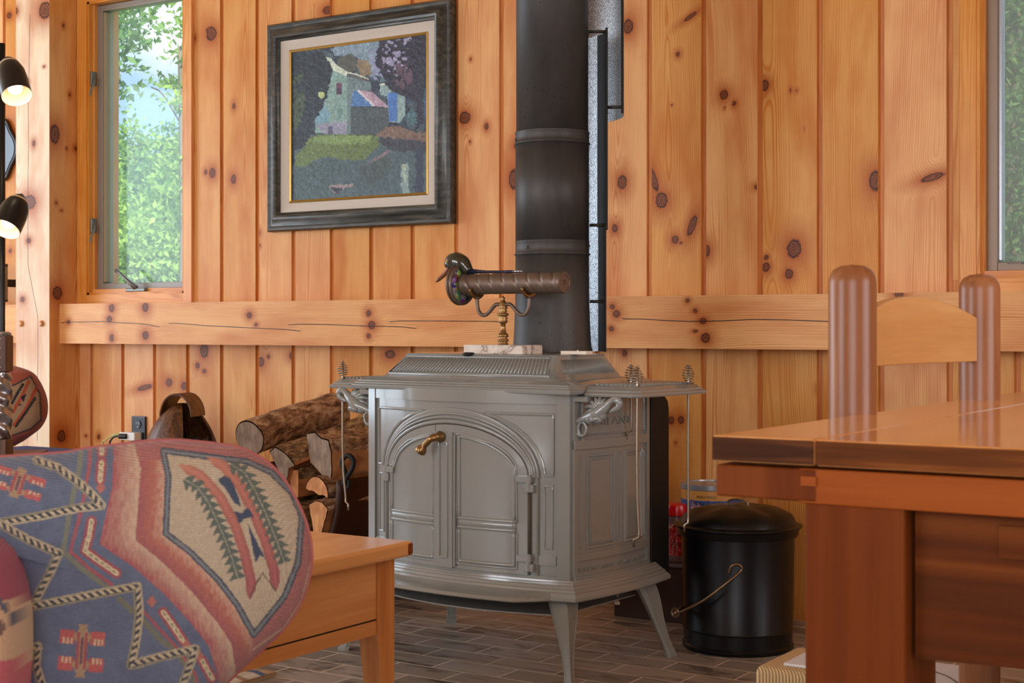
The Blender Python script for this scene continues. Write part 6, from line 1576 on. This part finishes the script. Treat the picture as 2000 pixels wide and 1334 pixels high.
# ---------------------------------------------------------------- kilim pattern, traced from the cushion (sketch units)
def kilim(px, py):
    X = px * 2.7; Y = (py - 840) * 2.7
    X = X + (vnoise(X / 6, Y / 6) - .5) * 5; Y = Y + (vnoise(X / 6 + 50, Y / 6) - .5) * 5
    C = np.zeros(X.shape + (3,)); C[:] = lin((100, 108, 140))
    nz = fbm(X / 50, Y / 50, 3); C *= (0.86 + 0.28 * nz)[..., None]
    def put(m, c, v=0.10):
        C[m] = (np.array(lin(c)) * (1 + (vnoise(X / 5 + 3, Y / 5)[m] - .5) * 2 * v)[..., None])
    def line(P, w, c, v=0.1):
        d, a, s = polydist(X, Y, P); put(d < w / 2, c, v); return d, a, s
    A = [(604, -60), (600, 90), (590, 300), (525, 600), (700, 720), (870, 870), (1000, 1010), (1100, 1140), (1160, 1334), (1180, 1500)]
    B = [(700, -60), (712, 90), (742, 200), (715, 580), (860, 700), (1010, 850), (1150, 1020), (1222, 1130), (1240, 1250), (1240, 1500)]
    Cc = [(845, -60), (858, 110), (888, 250), (872, 545), (1000, 640), (1150, 790), (1250, 920), (1338, 1085)]
    right = A + [(2600, 1500), (2600, -60)]
    inA = inpoly(X, Y, right); inB = inpoly(X, Y, B + [(2600, 1500), (2600, -60)])
    dA, _, _ = polydist(X, Y, A); dB, _, _ = polydist(X, Y, B)
    m = inA & ~inB; t = np.clip(dA / (dA + dB + 1e-6) + (vnoise(X / 9, Y / 30) - .5) * .5, 0, 1)[..., None]
    g = lin((176, 84, 92)) * (1 - t) + lin((204, 164, 136)) * t; C[m] = g[m]
    med = [(860, 108), (1100, 140), (1215, 156), (1300, 165), (1430, 222), (1540, 332), (1592, 450), (1572, 700), (1500, 880), (1338, 1080), (1250, 920), (1150, 790), (1000, 640), (874, 545), (888, 250)]
    inM = inpoly(X, Y, med); dM, aM, _ = polydist(X, Y, med + [med[0]])
    jag = np.abs(((aM + dB * 0) / 46.0 % 1) - .5) * 34
    m = inB & ~inM; t = np.clip((dB + jag * 0.6) / (dB + dM + 1e-6) + (vnoise(X / 7, Y / 20) - .5) * .35, 0, 1)[..., None]
    g = np.where(t < .55, lin((166, 84, 92)) * (1 - t / .55) + lin((186, 100, 84)) * t / .55, lin((186, 100, 84)) * (1 - (t - .55) / .45) + lin((206, 160, 132)) * (t - .55) / .45); C[m] = g[m]
    outer = inB & ~inM & ((X > 1330) | (Y < 160)); put(outer, (178, 98, 96), 0.18)
    ds, _, _ = polydist(X, Y, [(1240, 1240), (1330, 1160), (1500, 1040), (1590, 900), (1640, 700)]); put(outer & (ds < 5), (204, 160, 130))
    put(inM, (190, 164, 138), 0.10)
    bd = med + [med[0]]; d, a, s = polydist(X, Y, bd); put((d < 17), (70, 78, 98)); put(d < 8, (124, 124, 132)); 
    # ribbons inside the medallion
    def ribbon(P, w, taper=1.0):
        d, a, s = polydist(X, Y, P); L = sum(math.hypot(q[0] - p[0], q[1] - p[1]) for p, q in zip(P, P[1:])); ww = w * np.clip(np.minimum(a, L - a) / 60 + 0.1, 0, 1)
        m = (d < ww / 2) & inM; t = (d / (w / 2 + 1e-6))[..., None]; e = a[..., None] / L
        g = lin((196, 116, 92)) * (1 - e) + lin((172, 84, 90)) * e; g = g * (1.08 - 0.25 * t); C[m] = g[m]
    ribbon([(945, 184), (1060, 240), (1160, 350), (1240, 500), (1290, 650), (1325, 800), (1318, 895)], 54)
    ribbon([(1095, 140), (1180, 190), (1270, 300), (1345, 450), (1405, 600), (1445, 740), (1455, 850)], 54)
    navy = (70, 78, 104)
    for P in ([(1148, 262), (1180, 240), (1215, 252), (1250, 330), (1272, 405), (1235, 385), (1190, 310)], [(1306, 490), (1330, 540), (1360, 600), (1400, 680), (1372, 660), (1348, 700), (1325, 590)], [(1235, 428), (1270, 440), (1310, 408), (1342, 460), (1300, 462), (1262, 492)]): put(inpoly(X, Y, P) & inM, navy)
    d, a, s = polydist(X, Y, [(1318, 880), (1345, 820), (1385, 755), (1420, 800), (1455, 850)]); put((d < 3) & inM, (110, 88, 78))
    def feather(P, w):
        d, a, s = polydist(X, Y, P); saw = ((a / 44.0) % 1); L = sum(math.hypot(q[0] - p[0], q[1] - p[1]) for p, q in zip(P, P[1:]))
        m = (d < 10 + w * saw) & (a > 2) & (a < L - 1) & inM; put(m, (98, 104, 98), 0.14); put((d < 2.5) & inM, (166, 156, 134))
    feather([(972, 258), (1040, 300), (1100, 380), (1140, 470), (1180, 560), (1225, 680), (1255, 785)], 42)
    feather([(1215, 178), (1290, 225), (1340, 310), (1385, 400), (1430, 510), (1470, 610), (1500, 700)], 42)
    # blue field
    bl = ~inA
    for P, w, c in (([(432, 60), (418, 200), (370, 420), (332, 640), (430, 730), (565, 830)], 26, (128, 128, 112)), ([(478, 60), (470, 200), (430, 420), (370, 640), (470, 730), (590, 815)], 18, (176, 82, 92)),
                    ([(630, 890), (760, 1010), (850, 1110), (930, 1165), (1010, 1280), (1040, 1400)], 30, (122, 120, 106)), ([(760, 960), (860, 1070), (950, 1165), (1030, 1290), (1060, 1400)], 16, (176, 82, 92))):
        d, a, s = polydist(X, Y, P); put((d < w / 2) & bl, c)
    for P in ([(540, 60), (535, 125)], [(536, 170), (528, 265)], [(482, 480), (470, 560), (448, 635), (520, 690), (615, 755)], [(860, 960), (910, 1030), (965, 1110)], [(1065, 1215), (1090, 1260), (1120, 1310)]):
        d, a, s = polydist(X, Y, P); put((d < 27) & bl, (170, 76, 88)); put((d < 13) & bl, (212, 186, 152)); put((d < 3) & bl & (np.sin(a / 6) > 0), (110, 104, 78))
    for x, y in ((530, 305), (800, 905), (985, 1135), (1050, 1190)): put((np.abs(X - x) * 1.0 + np.abs(Y - y) * .8 < 26) & bl, (190, 104, 92))
    def rope(P):
        d, a, s = polydist(X, Y, P); m = (d < 24) & bl; put(m, (162, 144, 116)); ph = np.sin((a + s * d * 0.9) / 6.5)
        put((d < 13) & bl & (ph > 0.25), (64, 68, 84)); put((d < 13) & bl & (ph < -0.35), (206, 180, 150)); put((d > 17) & (d < 22) & (s > 0) & bl, (196, 176, 150)); put((d > 12) & (d < 16) & (s < 0) & bl, (92, 104, 100))
    rope([(195, 160), (300, 195), (420, 280), (490, 345), (535, 398), (420, 410), (200, 455), (20, 485), (-200, 520)])
    rope([(-60, 470), (20, 505), (150, 580), (310, 650), (270, 740), (190, 890), (140, 960)])
    rope([(150, 935), (300, 905), (520, 862), (725, 825), (735, 960), (718, 1110), (690, 1240), (850, 1195), (1030, 1155), (1000, 1240), (960, 1350), (900, 1500)])
    rope([(70, 1180), (200, 1140), (190, 1240), (220, 1340), (260, 1500)])
    put((X < 140) & (Y > 1210) & (X > 60) & (Y < 1500), (168, 84, 112))
    def rosette(cx, cy, sx, sy, rot):
        x = (X - cx) * math.cos(rot) + (Y - cy) * math.sin(rot); y = -(X - cx) * math.sin(rot) + (Y - cy) * math.cos(rot); x = x / sx; y = y / sy
        for (a, b) in ((-.62, -.5), (.62, -.5), (-.62, .5), (.62, .5)):
            mm = (np.abs(x - a) < .30) & (np.abs(y - b) < .26); put(mm, (196, 84, 84)); put(mm & (np.abs(x - a) < .22) & ((y - b) * (1 if b < 0 else -1) > 0.02) & (np.sin(x * 40) > -.2), (214, 178, 146))
        put((np.abs(x) < .26 - .10 * np.sin(np.abs(y) * 9)) & (np.abs(y) < 1.0), (176, 138, 104)); put((np.abs(np.abs(x) - .16) < .06) & (np.abs(y) < .7), (176, 74, 88)); put((np.abs(x) < .05) & (np.abs(y) < .5), (120, 76, 96))
    rosette(430, 1165, 130, 140, R(4)); rosette(95, 278, 150, 80, R(18))
    lum = C.mean(-1, keepdims=True); return np.clip((lum + (C - lum) * 0.78) * np.array((0.82, 0.88, 0.84)), 0, 1)

def cushion(name, outline_px, centre_px, depth, bulge_f, bulge_b, parent, origin, nr=200, na=1000, colour=None, flat=5.0, label=None, norm=None, wr=0.004, tilt=0.0):
    """stuffed cushion: the traced outline at its real distance, filled forward and backward"""
    O = [PD(x, y, depth + tilt * (x - centre_px[0]) / F * depth) for x, y in outline_px]; O = smooth_path(O, 10, closed=True)
    L = [0.0]; 
    for p, q in zip(O, O[1:] + O[:1]): L.append(L[-1] + (q - p).length)
    Oa = np.array(O + [O[0]]); tt = np.linspace(0, L[-1], na, endpoint=False)
    rim = np.stack([np.interp(tt, L, Oa[:, k]) for k in range(3)], 1); c = np.array(PD(centre_px[0], centre_px[1], depth))
    nrm = np.array((SN, -CS, 0.0)) if norm is None else np.array(norm)    # outward, towards the room
    f = np.linspace(0, 1, nr + 1) ** 0.8
    P = c + (rim[None] - c) * f[:, None, None]
    h = (1 - f ** flat) ** 0.5
    wn = (fbm(P[..., 0] * 9 + P[..., 2] * 3, P[..., 2] * 9, 3) - .5) * 2
    front = P + nrm * (bulge_f * h[:, None, None]) + nrm * (wr * wn * np.clip(h[:, None] * 2, 0, 1))[..., None]
    fb = np.linspace(1, 0, 24) ** 0.8; hb = (1 - fb ** flat) ** 0.5
    back = (c + (rim[None] - c) * fb[:, None, None] - nrm * (bulge_b * hb[:, None, None]))[1:]
    allv = np.concatenate([front, back], 0); nrows = allv.shape[0]
    V = (allv - np.array(origin)).reshape(-1, 3); idx = np.arange(nrows * na).reshape(nrows, na)
    a, b = idx[:-1], idx[1:]; Fq = np.stack([a, np.roll(a, -1, 1), np.roll(b, -1, 1), b], -1).reshape(-1, 4)
    me = bpy.data.meshes.new(name); me.vertices.add(len(V)); me.vertices.foreach_set('co', V.astype(np.float32).ravel())
    me.loops.add(len(Fq) * 4); me.loops.foreach_set('vertex_index', Fq.astype(np.int32).ravel()); me.polygons.add(len(Fq))
    me.polygons.foreach_set('loop_start', np.arange(0, len(Fq) * 4, 4, dtype=np.int32)); me.polygons.foreach_set('loop_total', np.full(len(Fq), 4, np.int32)); me.update(calc_edges=True)
    px, py = proj(allv); cc = (colour or kilim)(px, py); set_color(me, cc.reshape(-1, 3))
    o = link(name, me, fabric_m, parent, smooth='all', label=label)
    return o, rim
AC = PD(150, HZ, 1.95); ac = thing('upholstered_chair', 'large armchair in blue and red southwestern kilim fabric, nearest at lower left', 'armchair', (AC.x, AC.y, 0))
org = (AC.x, AC.y, 0)
out1 = [(-190, 905), (0, 893), (60, 889), (130, 884), (170, 876), (240, 868), (290, 862), (340, 860), (390, 864), (425, 868), (470, 876), (520, 902), (555, 938), (582, 985), (600, 1030), (608, 1080), (604, 1125), (588, 1175), (556, 1225), (505, 1275), (450, 1326), (415, 1370), (395, 1440), (380, 1540), (300, 1600), (160, 1600), (70, 1520), (40, 1400), (36, 1290), (33, 1200), (22, 1145), (0, 1082), (-90, 1010), (-180, 1000)]
b1, rim1 = cushion('back_cushion', out1, (310, 1130), 1.80, 0.075, 0.10, ac, org, flat=4.0, wr=0.006)
# seam welt round the edge
bm = bmesh.new(); q = [Vector(p) - Vector(org) for p in rim1[::6]]; tube(bm, q, 0.0028, 6, closed=True); obj('welt', bm, simple('welt_rust_fabric', srgb(164, 94, 92), 0.9), b1, smooth='all')
def beige(px, py):
    C = np.zeros(px.shape + (3,)); C[:] = lin((196, 164, 132)); d, a, s = polydist(px, py, [(-40, 1135), (-5, 1170), (12, 1190), (30, 1215)]); C[(px < 60) & (py < 1172)] = lin((150, 76, 92)); C[d < 6] = lin((84, 88, 104))
    m = np.hypot(px + 10, py - 1225) < 20; C[m] = lin((120, 96, 84)); C[(py > 1290)] = lin((186, 96, 104)); return C
out2 = [(-260, 1040), (-70, 1050), (-20, 1072), (0, 1100), (14, 1145), (24, 1200), (27, 1270), (24, 1340), (10, 1450), (-30, 1560), (-140, 1600), (-260, 1500)]
cushion('arm', out2, (-110, 1310), 1.66, 0.06, 0.20, ac, org, nr=50, na=300, colour=beige, flat=4.0)
fab2 = simple('blue_base_fabric', srgb(84, 90, 126), 0.9, 0, .1, 60, .1)
bs_ = PD(60, HZ, 1.95) - AC
obj('seat_base', mkbox(bs_.x - 0.50, bs_.x + 0.16, bs_.y - 0.16, bs_.y + 0.2, 0.10, 0.34), fab2, ac, bevel=0.03)
for x in (-0.46, 0.12):
    for y in (-0.12, 0.16): 
        bm = bmesh.new(); lathe(bm, [(0.016, 0), (0.024, 0.10)], (bs_.x + x, bs_.y + y, 0), 16); obj('leg', bm, dark_red_wood, ac, smooth=True)

# the matching chair far behind at the left edge
F2 = PD(20, HZ, 4.95); a2 = thing('upholstered_chair', 'far armchair in the same kilim fabric, standing before the corner post at the left edge', 'armchair', (F2.x, F2.y, 0))
def far_pat(px, py):
    # the medallion leans the other way: map its place onto the sketch
    cx, cy = px - 52, py - 795; a = R(-56)
    u = cx * math.cos(a) - cy * math.sin(a); v = cx * math.sin(a) + cy * math.cos(a)
    C = kilim(470 + v * 2.6 * 0.9, 1010 + -u * 2.6 * 0.9 * 1.0); 
    return C * np.array((0.62, 0.46, 0.38))
def far_pat(px, py):
    C = np.zeros(px.shape + (3,)); C[:] = lin((150, 96, 70))
    # medallion with two stepped bars and two saw-edged feathers, leaning to the right
    med = [(-30, 770), (28, 752), (60, 735), (78, 770), (80, 820), (60, 838), (20, 852), (-40, 865)]
    m = inpoly(px, py, med); C[m] = lin((150, 120, 92)); d, a, s = polydist(px, py, med + [med[0]]); C[(d < 1.6)] = lin((66, 58, 60)); C[~m & (d >= 1.6)] = lin((150, 78, 58)); C[(py > 850)] = lin((132, 62, 58)); C[(py < 728)] = lin((160, 92, 78))
    for P in ([(24, 806), (44, 772), (56, 745)], [(28, 830), (50, 800), (70, 760)]): d, a, s = polydist(px, py, P); C[(d < 3.2) & m] = lin((158, 72, 48))
    for P in ([(22, 790), (34, 768), (44, 752)], [(30, 834), (50, 806), (68, 778)]): d, a, s = polydist(px, py, P); C[(d < 1.4 + 2.6 * ((a / 5.0) % 1)) & m] = lin((44, 44, 44))
    for P in ([(40, 775), (52, 768), (46, 786)], [(34, 792), (40, 788), (42, 792)]): C[inpoly(px, py, P) & m] = lin((40, 38, 48))
    return C
out3 = [(-90, 760), (-40, 720), (15, 714), (40, 718), (62, 730), (78, 756), (87, 785), (86, 815), (74, 838), (52, 856), (30, 870), (0, 878), (-60, 890), (-95, 850)]
cushion('back_cushion', out3, (10, 800), 4.95, 0.06, 0.12, a2, (F2.x, F2.y, 0), nr=90, na=360, colour=far_pat, flat=4.5)
obj('seat_base', mkbox(-0.35, 0.07, -0.15, 0.35, 0.08, 0.45), fab2, a2, bevel=0.03)
for x in (-0.32, 0.05):
    for y in (-0.11, 0.31): 
        bm = bmesh.new(); lathe(bm, [(0.016, 0), (0.024, 0.08)], (x, y, 0), 12); obj('leg', bm, dark_red_wood, a2, smooth=True)

# ---------------------------------------------------------------- side table, ornate base, floor lamp at the left edge
T0 = PD(72, 884, 4.15); zt = T0.z + 0.0
st_ = thing('side_table', 'small dark red wooden side table, only its corner showing left of the post', 'side table', (T0.x, T0.y, 0), R(32.9))
obj('tabletop', mkbox(-0.55, 0, -0.28, 0.10, zt - 0.018, zt), dark_red_wood, st_, bevel=0.002)
for x in (-0.52, -0.06):
    for y in (-0.25, 0.04): obj('leg', mkbox(x, x + 0.035, y, y + 0.035, 0, zt - .018), dark_red_wood, st_)
O0 = PD(-2, 880, 4.05)
orn = thing('embossed_candlestick', 'wood and embossed silver pedestal with swirling relief, cut by the left edge', 'pedestal', (O0.x, O0.y, zt), TH)
zc = lambda py: CAMZ + (HZ - py) / F * 4.05 - zt
bm = bmesh.new(); r0 = 0.030; studded = wood_mat('studded_wood', srgb(120, 80, 56), srgb(92, 58, 40), srgb(60, 38, 28), 2, 20, 0.5)
box(bm, -r0 - .01, r0, -r0, r0, 0.0, zc(857)); obj('wood_block', bm, studded, orn, bevel=0.003)
bm = bmesh.new(); box(bm, -r0 - .01, r0, -r0, r0, zc(726), zc(655)); obj('wood_block', bm, studded, orn, bevel=0.003)
bm = bmesh.new()
for z in np.linspace(zc(720), zc(665), 4):
    for x in (-0.02, -0.002, 0.016): bmesh.ops.create_uvsphere(bm, u_segments=8, v_segments=6, radius=0.0026, matrix=Matrix.Translation((x, -r0 - .0005, z + x * .3)))
obj('stud', bm, silver, orn, smooth='all')
bm = bmesh.new(); nz_, na_ = 90, 72; rows = []
for i in range(nz_ + 1):
    f = i / nz_; z = zc(857) + (zc(726) - zc(857)) * f; prof = 0.030 + 0.010 * math.sin(f * math.pi) ** 0.6 - 0.006 * math.exp(-((f - .52) / .06) ** 2)
    row = []
    for k in range(na_):
        a = 2 * math.pi * k / na_; rr = prof + 0.0026 * math.sin(3 * a + 9 * f * math.pi) + 0.0018 * math.sin(5 * a - 14 * f)
        row.append(Vector((rr * math.cos(a) - .004, rr * math.sin(a), z)))
    rows.append(row)
loft(bm, rows); obj('silver_body', bm, silver, orn, smooth='all')
bm = bmesh.new(); lathe(bm, [(0, 0), (0.036, 0), (0.037, .006), (0.030, .010), (0, .010)], (-0.004, 0, zc(655)), 32); obj('silver_cap', bm, silver, orn, smooth=True)

LP = PD(3, HZ, 4.35); lamp = thing('floor_lamp', 'black floor lamp with bullet shades at the left edge, the upper bulb lit', 'floor lamp', (LP.x, LP.y, 0))
bm = bmesh.new(); tube(bm, [(0, 0, 0.015), (0, 0, 1.72)], 0.0105, 14); obj('pole', bm, black_lamp, lamp, smooth='all')
bm = bmesh.new(); lathe(bm, [(0, 0), (0.13, 0), (0.13, 0.012), (0.02, 0.022), (0.012, 0.03), (0, .03)], n=40); obj('lamp_base', bm, black_lamp, lamp, smooth=True)
def shade(top, bot, r, lit):
    """bullet shade: rounded top, open mouth towards bot"""
    T, Bv = Vector(top), Vector(bot); ax = (Bv - T).normalized(); L = (Bv - T).length; u, v = frame_of(ax); bm = bmesh.new()
    prof = [(0.0, 0.0), (r * .42, .012 * L / .1), (r * .74, 0.06 * L / .1 * .45), (r * .93, L * .42), (r, L * .62), (r * 1.02, L)]
    def rev(prof, bm, n=32):
        rows = []
        for rr, h in prof: rows.append([bm.verts.new(T + ax * h + (u * math.cos(2 * math.pi * k / n) + v * math.sin(2 * math.pi * k / n)) * rr) for k in range(n)])
        for a, b in zip(rows, rows[1:]):
            for k in range(n): bm.faces.new((a[k], a[(k + 1) % n], b[(k + 1) % n], b[k]))
    rev([(0.0001, 0)] + prof[1:], bm); s_ = obj('lamp_shade', bm, black_lamp, lamp, smooth='all')
    bm = bmesh.new(); rev([(r * 1.0, L), (r * .99, L * .62), (r * .90, L * .42), (r * .68, L * .22), (0.0001, L * .16)], bm); obj('shade_lining', bm, white_in, s_, smooth='all')
    bm = bmesh.new()
    bmesh.ops.create_uvsphere(bm, u_segments=20, v_segments=14, radius=r * .50, matrix=Matrix.Translation(T + ax * L * .80)); obj('bulb', bm, bulb_m, s_, smooth='all')
    ld = bpy.data.lights.new('lamp_glow', 'POINT'); ld.energy = 0.16 if lit else 0.08; ld.color = (1, 0.78, 0.52); ld.shadow_soft_size = 0.02
    lo = bpy.data.objects.new('lamp_glow', ld); COL.objects.link(lo); lo.location = T + ax * (L * 1.08); lo.parent = lamp
    for f in (-.5, 0, .5):
        pass
    return s_
lw = lambda px, py, d: PD(px, py, d) - Vector((LP.x, LP.y, 0))
shade(lw(14, 110, 4.30), lw(33, 187, 4.22), 0.042, True)
shade(lw(44, 378, 4.28), lw(10, 448, 4.20), 0.042, True)
bm = bmesh.new(); tube(bm, [(0, 0, lw(3, 150, 4.3).z), lw(14, 140, 4.3)], 0.006, 8); tube(bm, [(0, 0, lw(3, 400, 4.3).z), lw(30, 400, 4.28)], 0.006, 8); obj('swivel_joint', bm, black_lamp, lamp, smooth='all')

# things on the wall left of the post
q = PX(4, 292, -0.02); mr_ = thing('wall_plaque', 'dark scalloped mirror-like plaque on the wall beyond the corner post, behind the lamp', 'wall plaque', (q.x, -0.004, q.z))
bm = bmesh.new(); n = 40; P = [Vector((0.085 * (1 + .12 * math.cos(4 * a)) * math.cos(a), 0, 0.125 * (1 + .10 * math.cos(4 * a)) * math.sin(a))) for a in [2 * math.pi * k / n for k in range(n)]]
loft(bm, [[p + Vector((0, y, 0)) for p in P] for y in (0.0, -0.016)]); obj('plaque_rim', bm, black_plastic, mr_, bevel=0.003)
bm = bmesh.new(); loft(bm, [[p * .88 + Vector((0, y, 0)) for p in P] for y in (-0.016, -0.019)]); obj('plaque_face', bm, simple('slate_grey_plate', srgb(96, 106, 112), 0.3, .2), mr_)
q = PX(17, 590, -0.05); sc = thing('wall_speaker', 'small grey cylinder with black caps on the wall, a black cord hanging from it', 'speaker', (q.x, -0.105, q.z))
hh = PX(17, 515, -0.1).z - q.z; bm = bmesh.new(); lathe(bm, [(0.040, 0.008), (0.040, hh - .008)], n=32, caps=False); obj('cylinder_wall', bm, simple('brushed_grey', srgb(128, 134, 134), 0.35, .5), sc, smooth=True)
bm = bmesh.new(); lathe(bm, [(0, 0), (0.041, 0), (0.041, .010), (0, .010)], n=32); lathe(bm, [(0, hh - .012), (0.041, hh - .012), (0.041, hh), (0, hh)], n=32); box(bm, -.012, .012, .03, .1045, hh * .4, hh * .6); obj('end_cap', bm, black_plastic, sc, smooth=True)
bm = bmesh.new(); tube(bm, smooth_path([Vector((0.01, 0, 0.0)), Vector((0.014, 0.0, -0.04)), Vector((0.002, .0, -0.10)), Vector((0.0, 0.0, -0.18)), Vector((0.008, 0.0, -.30)), Vector((0.008, 0.02, -.6))], 6), 0.0035, 8); obj('hanging_cord', bm, cord_m, sc, smooth='all')
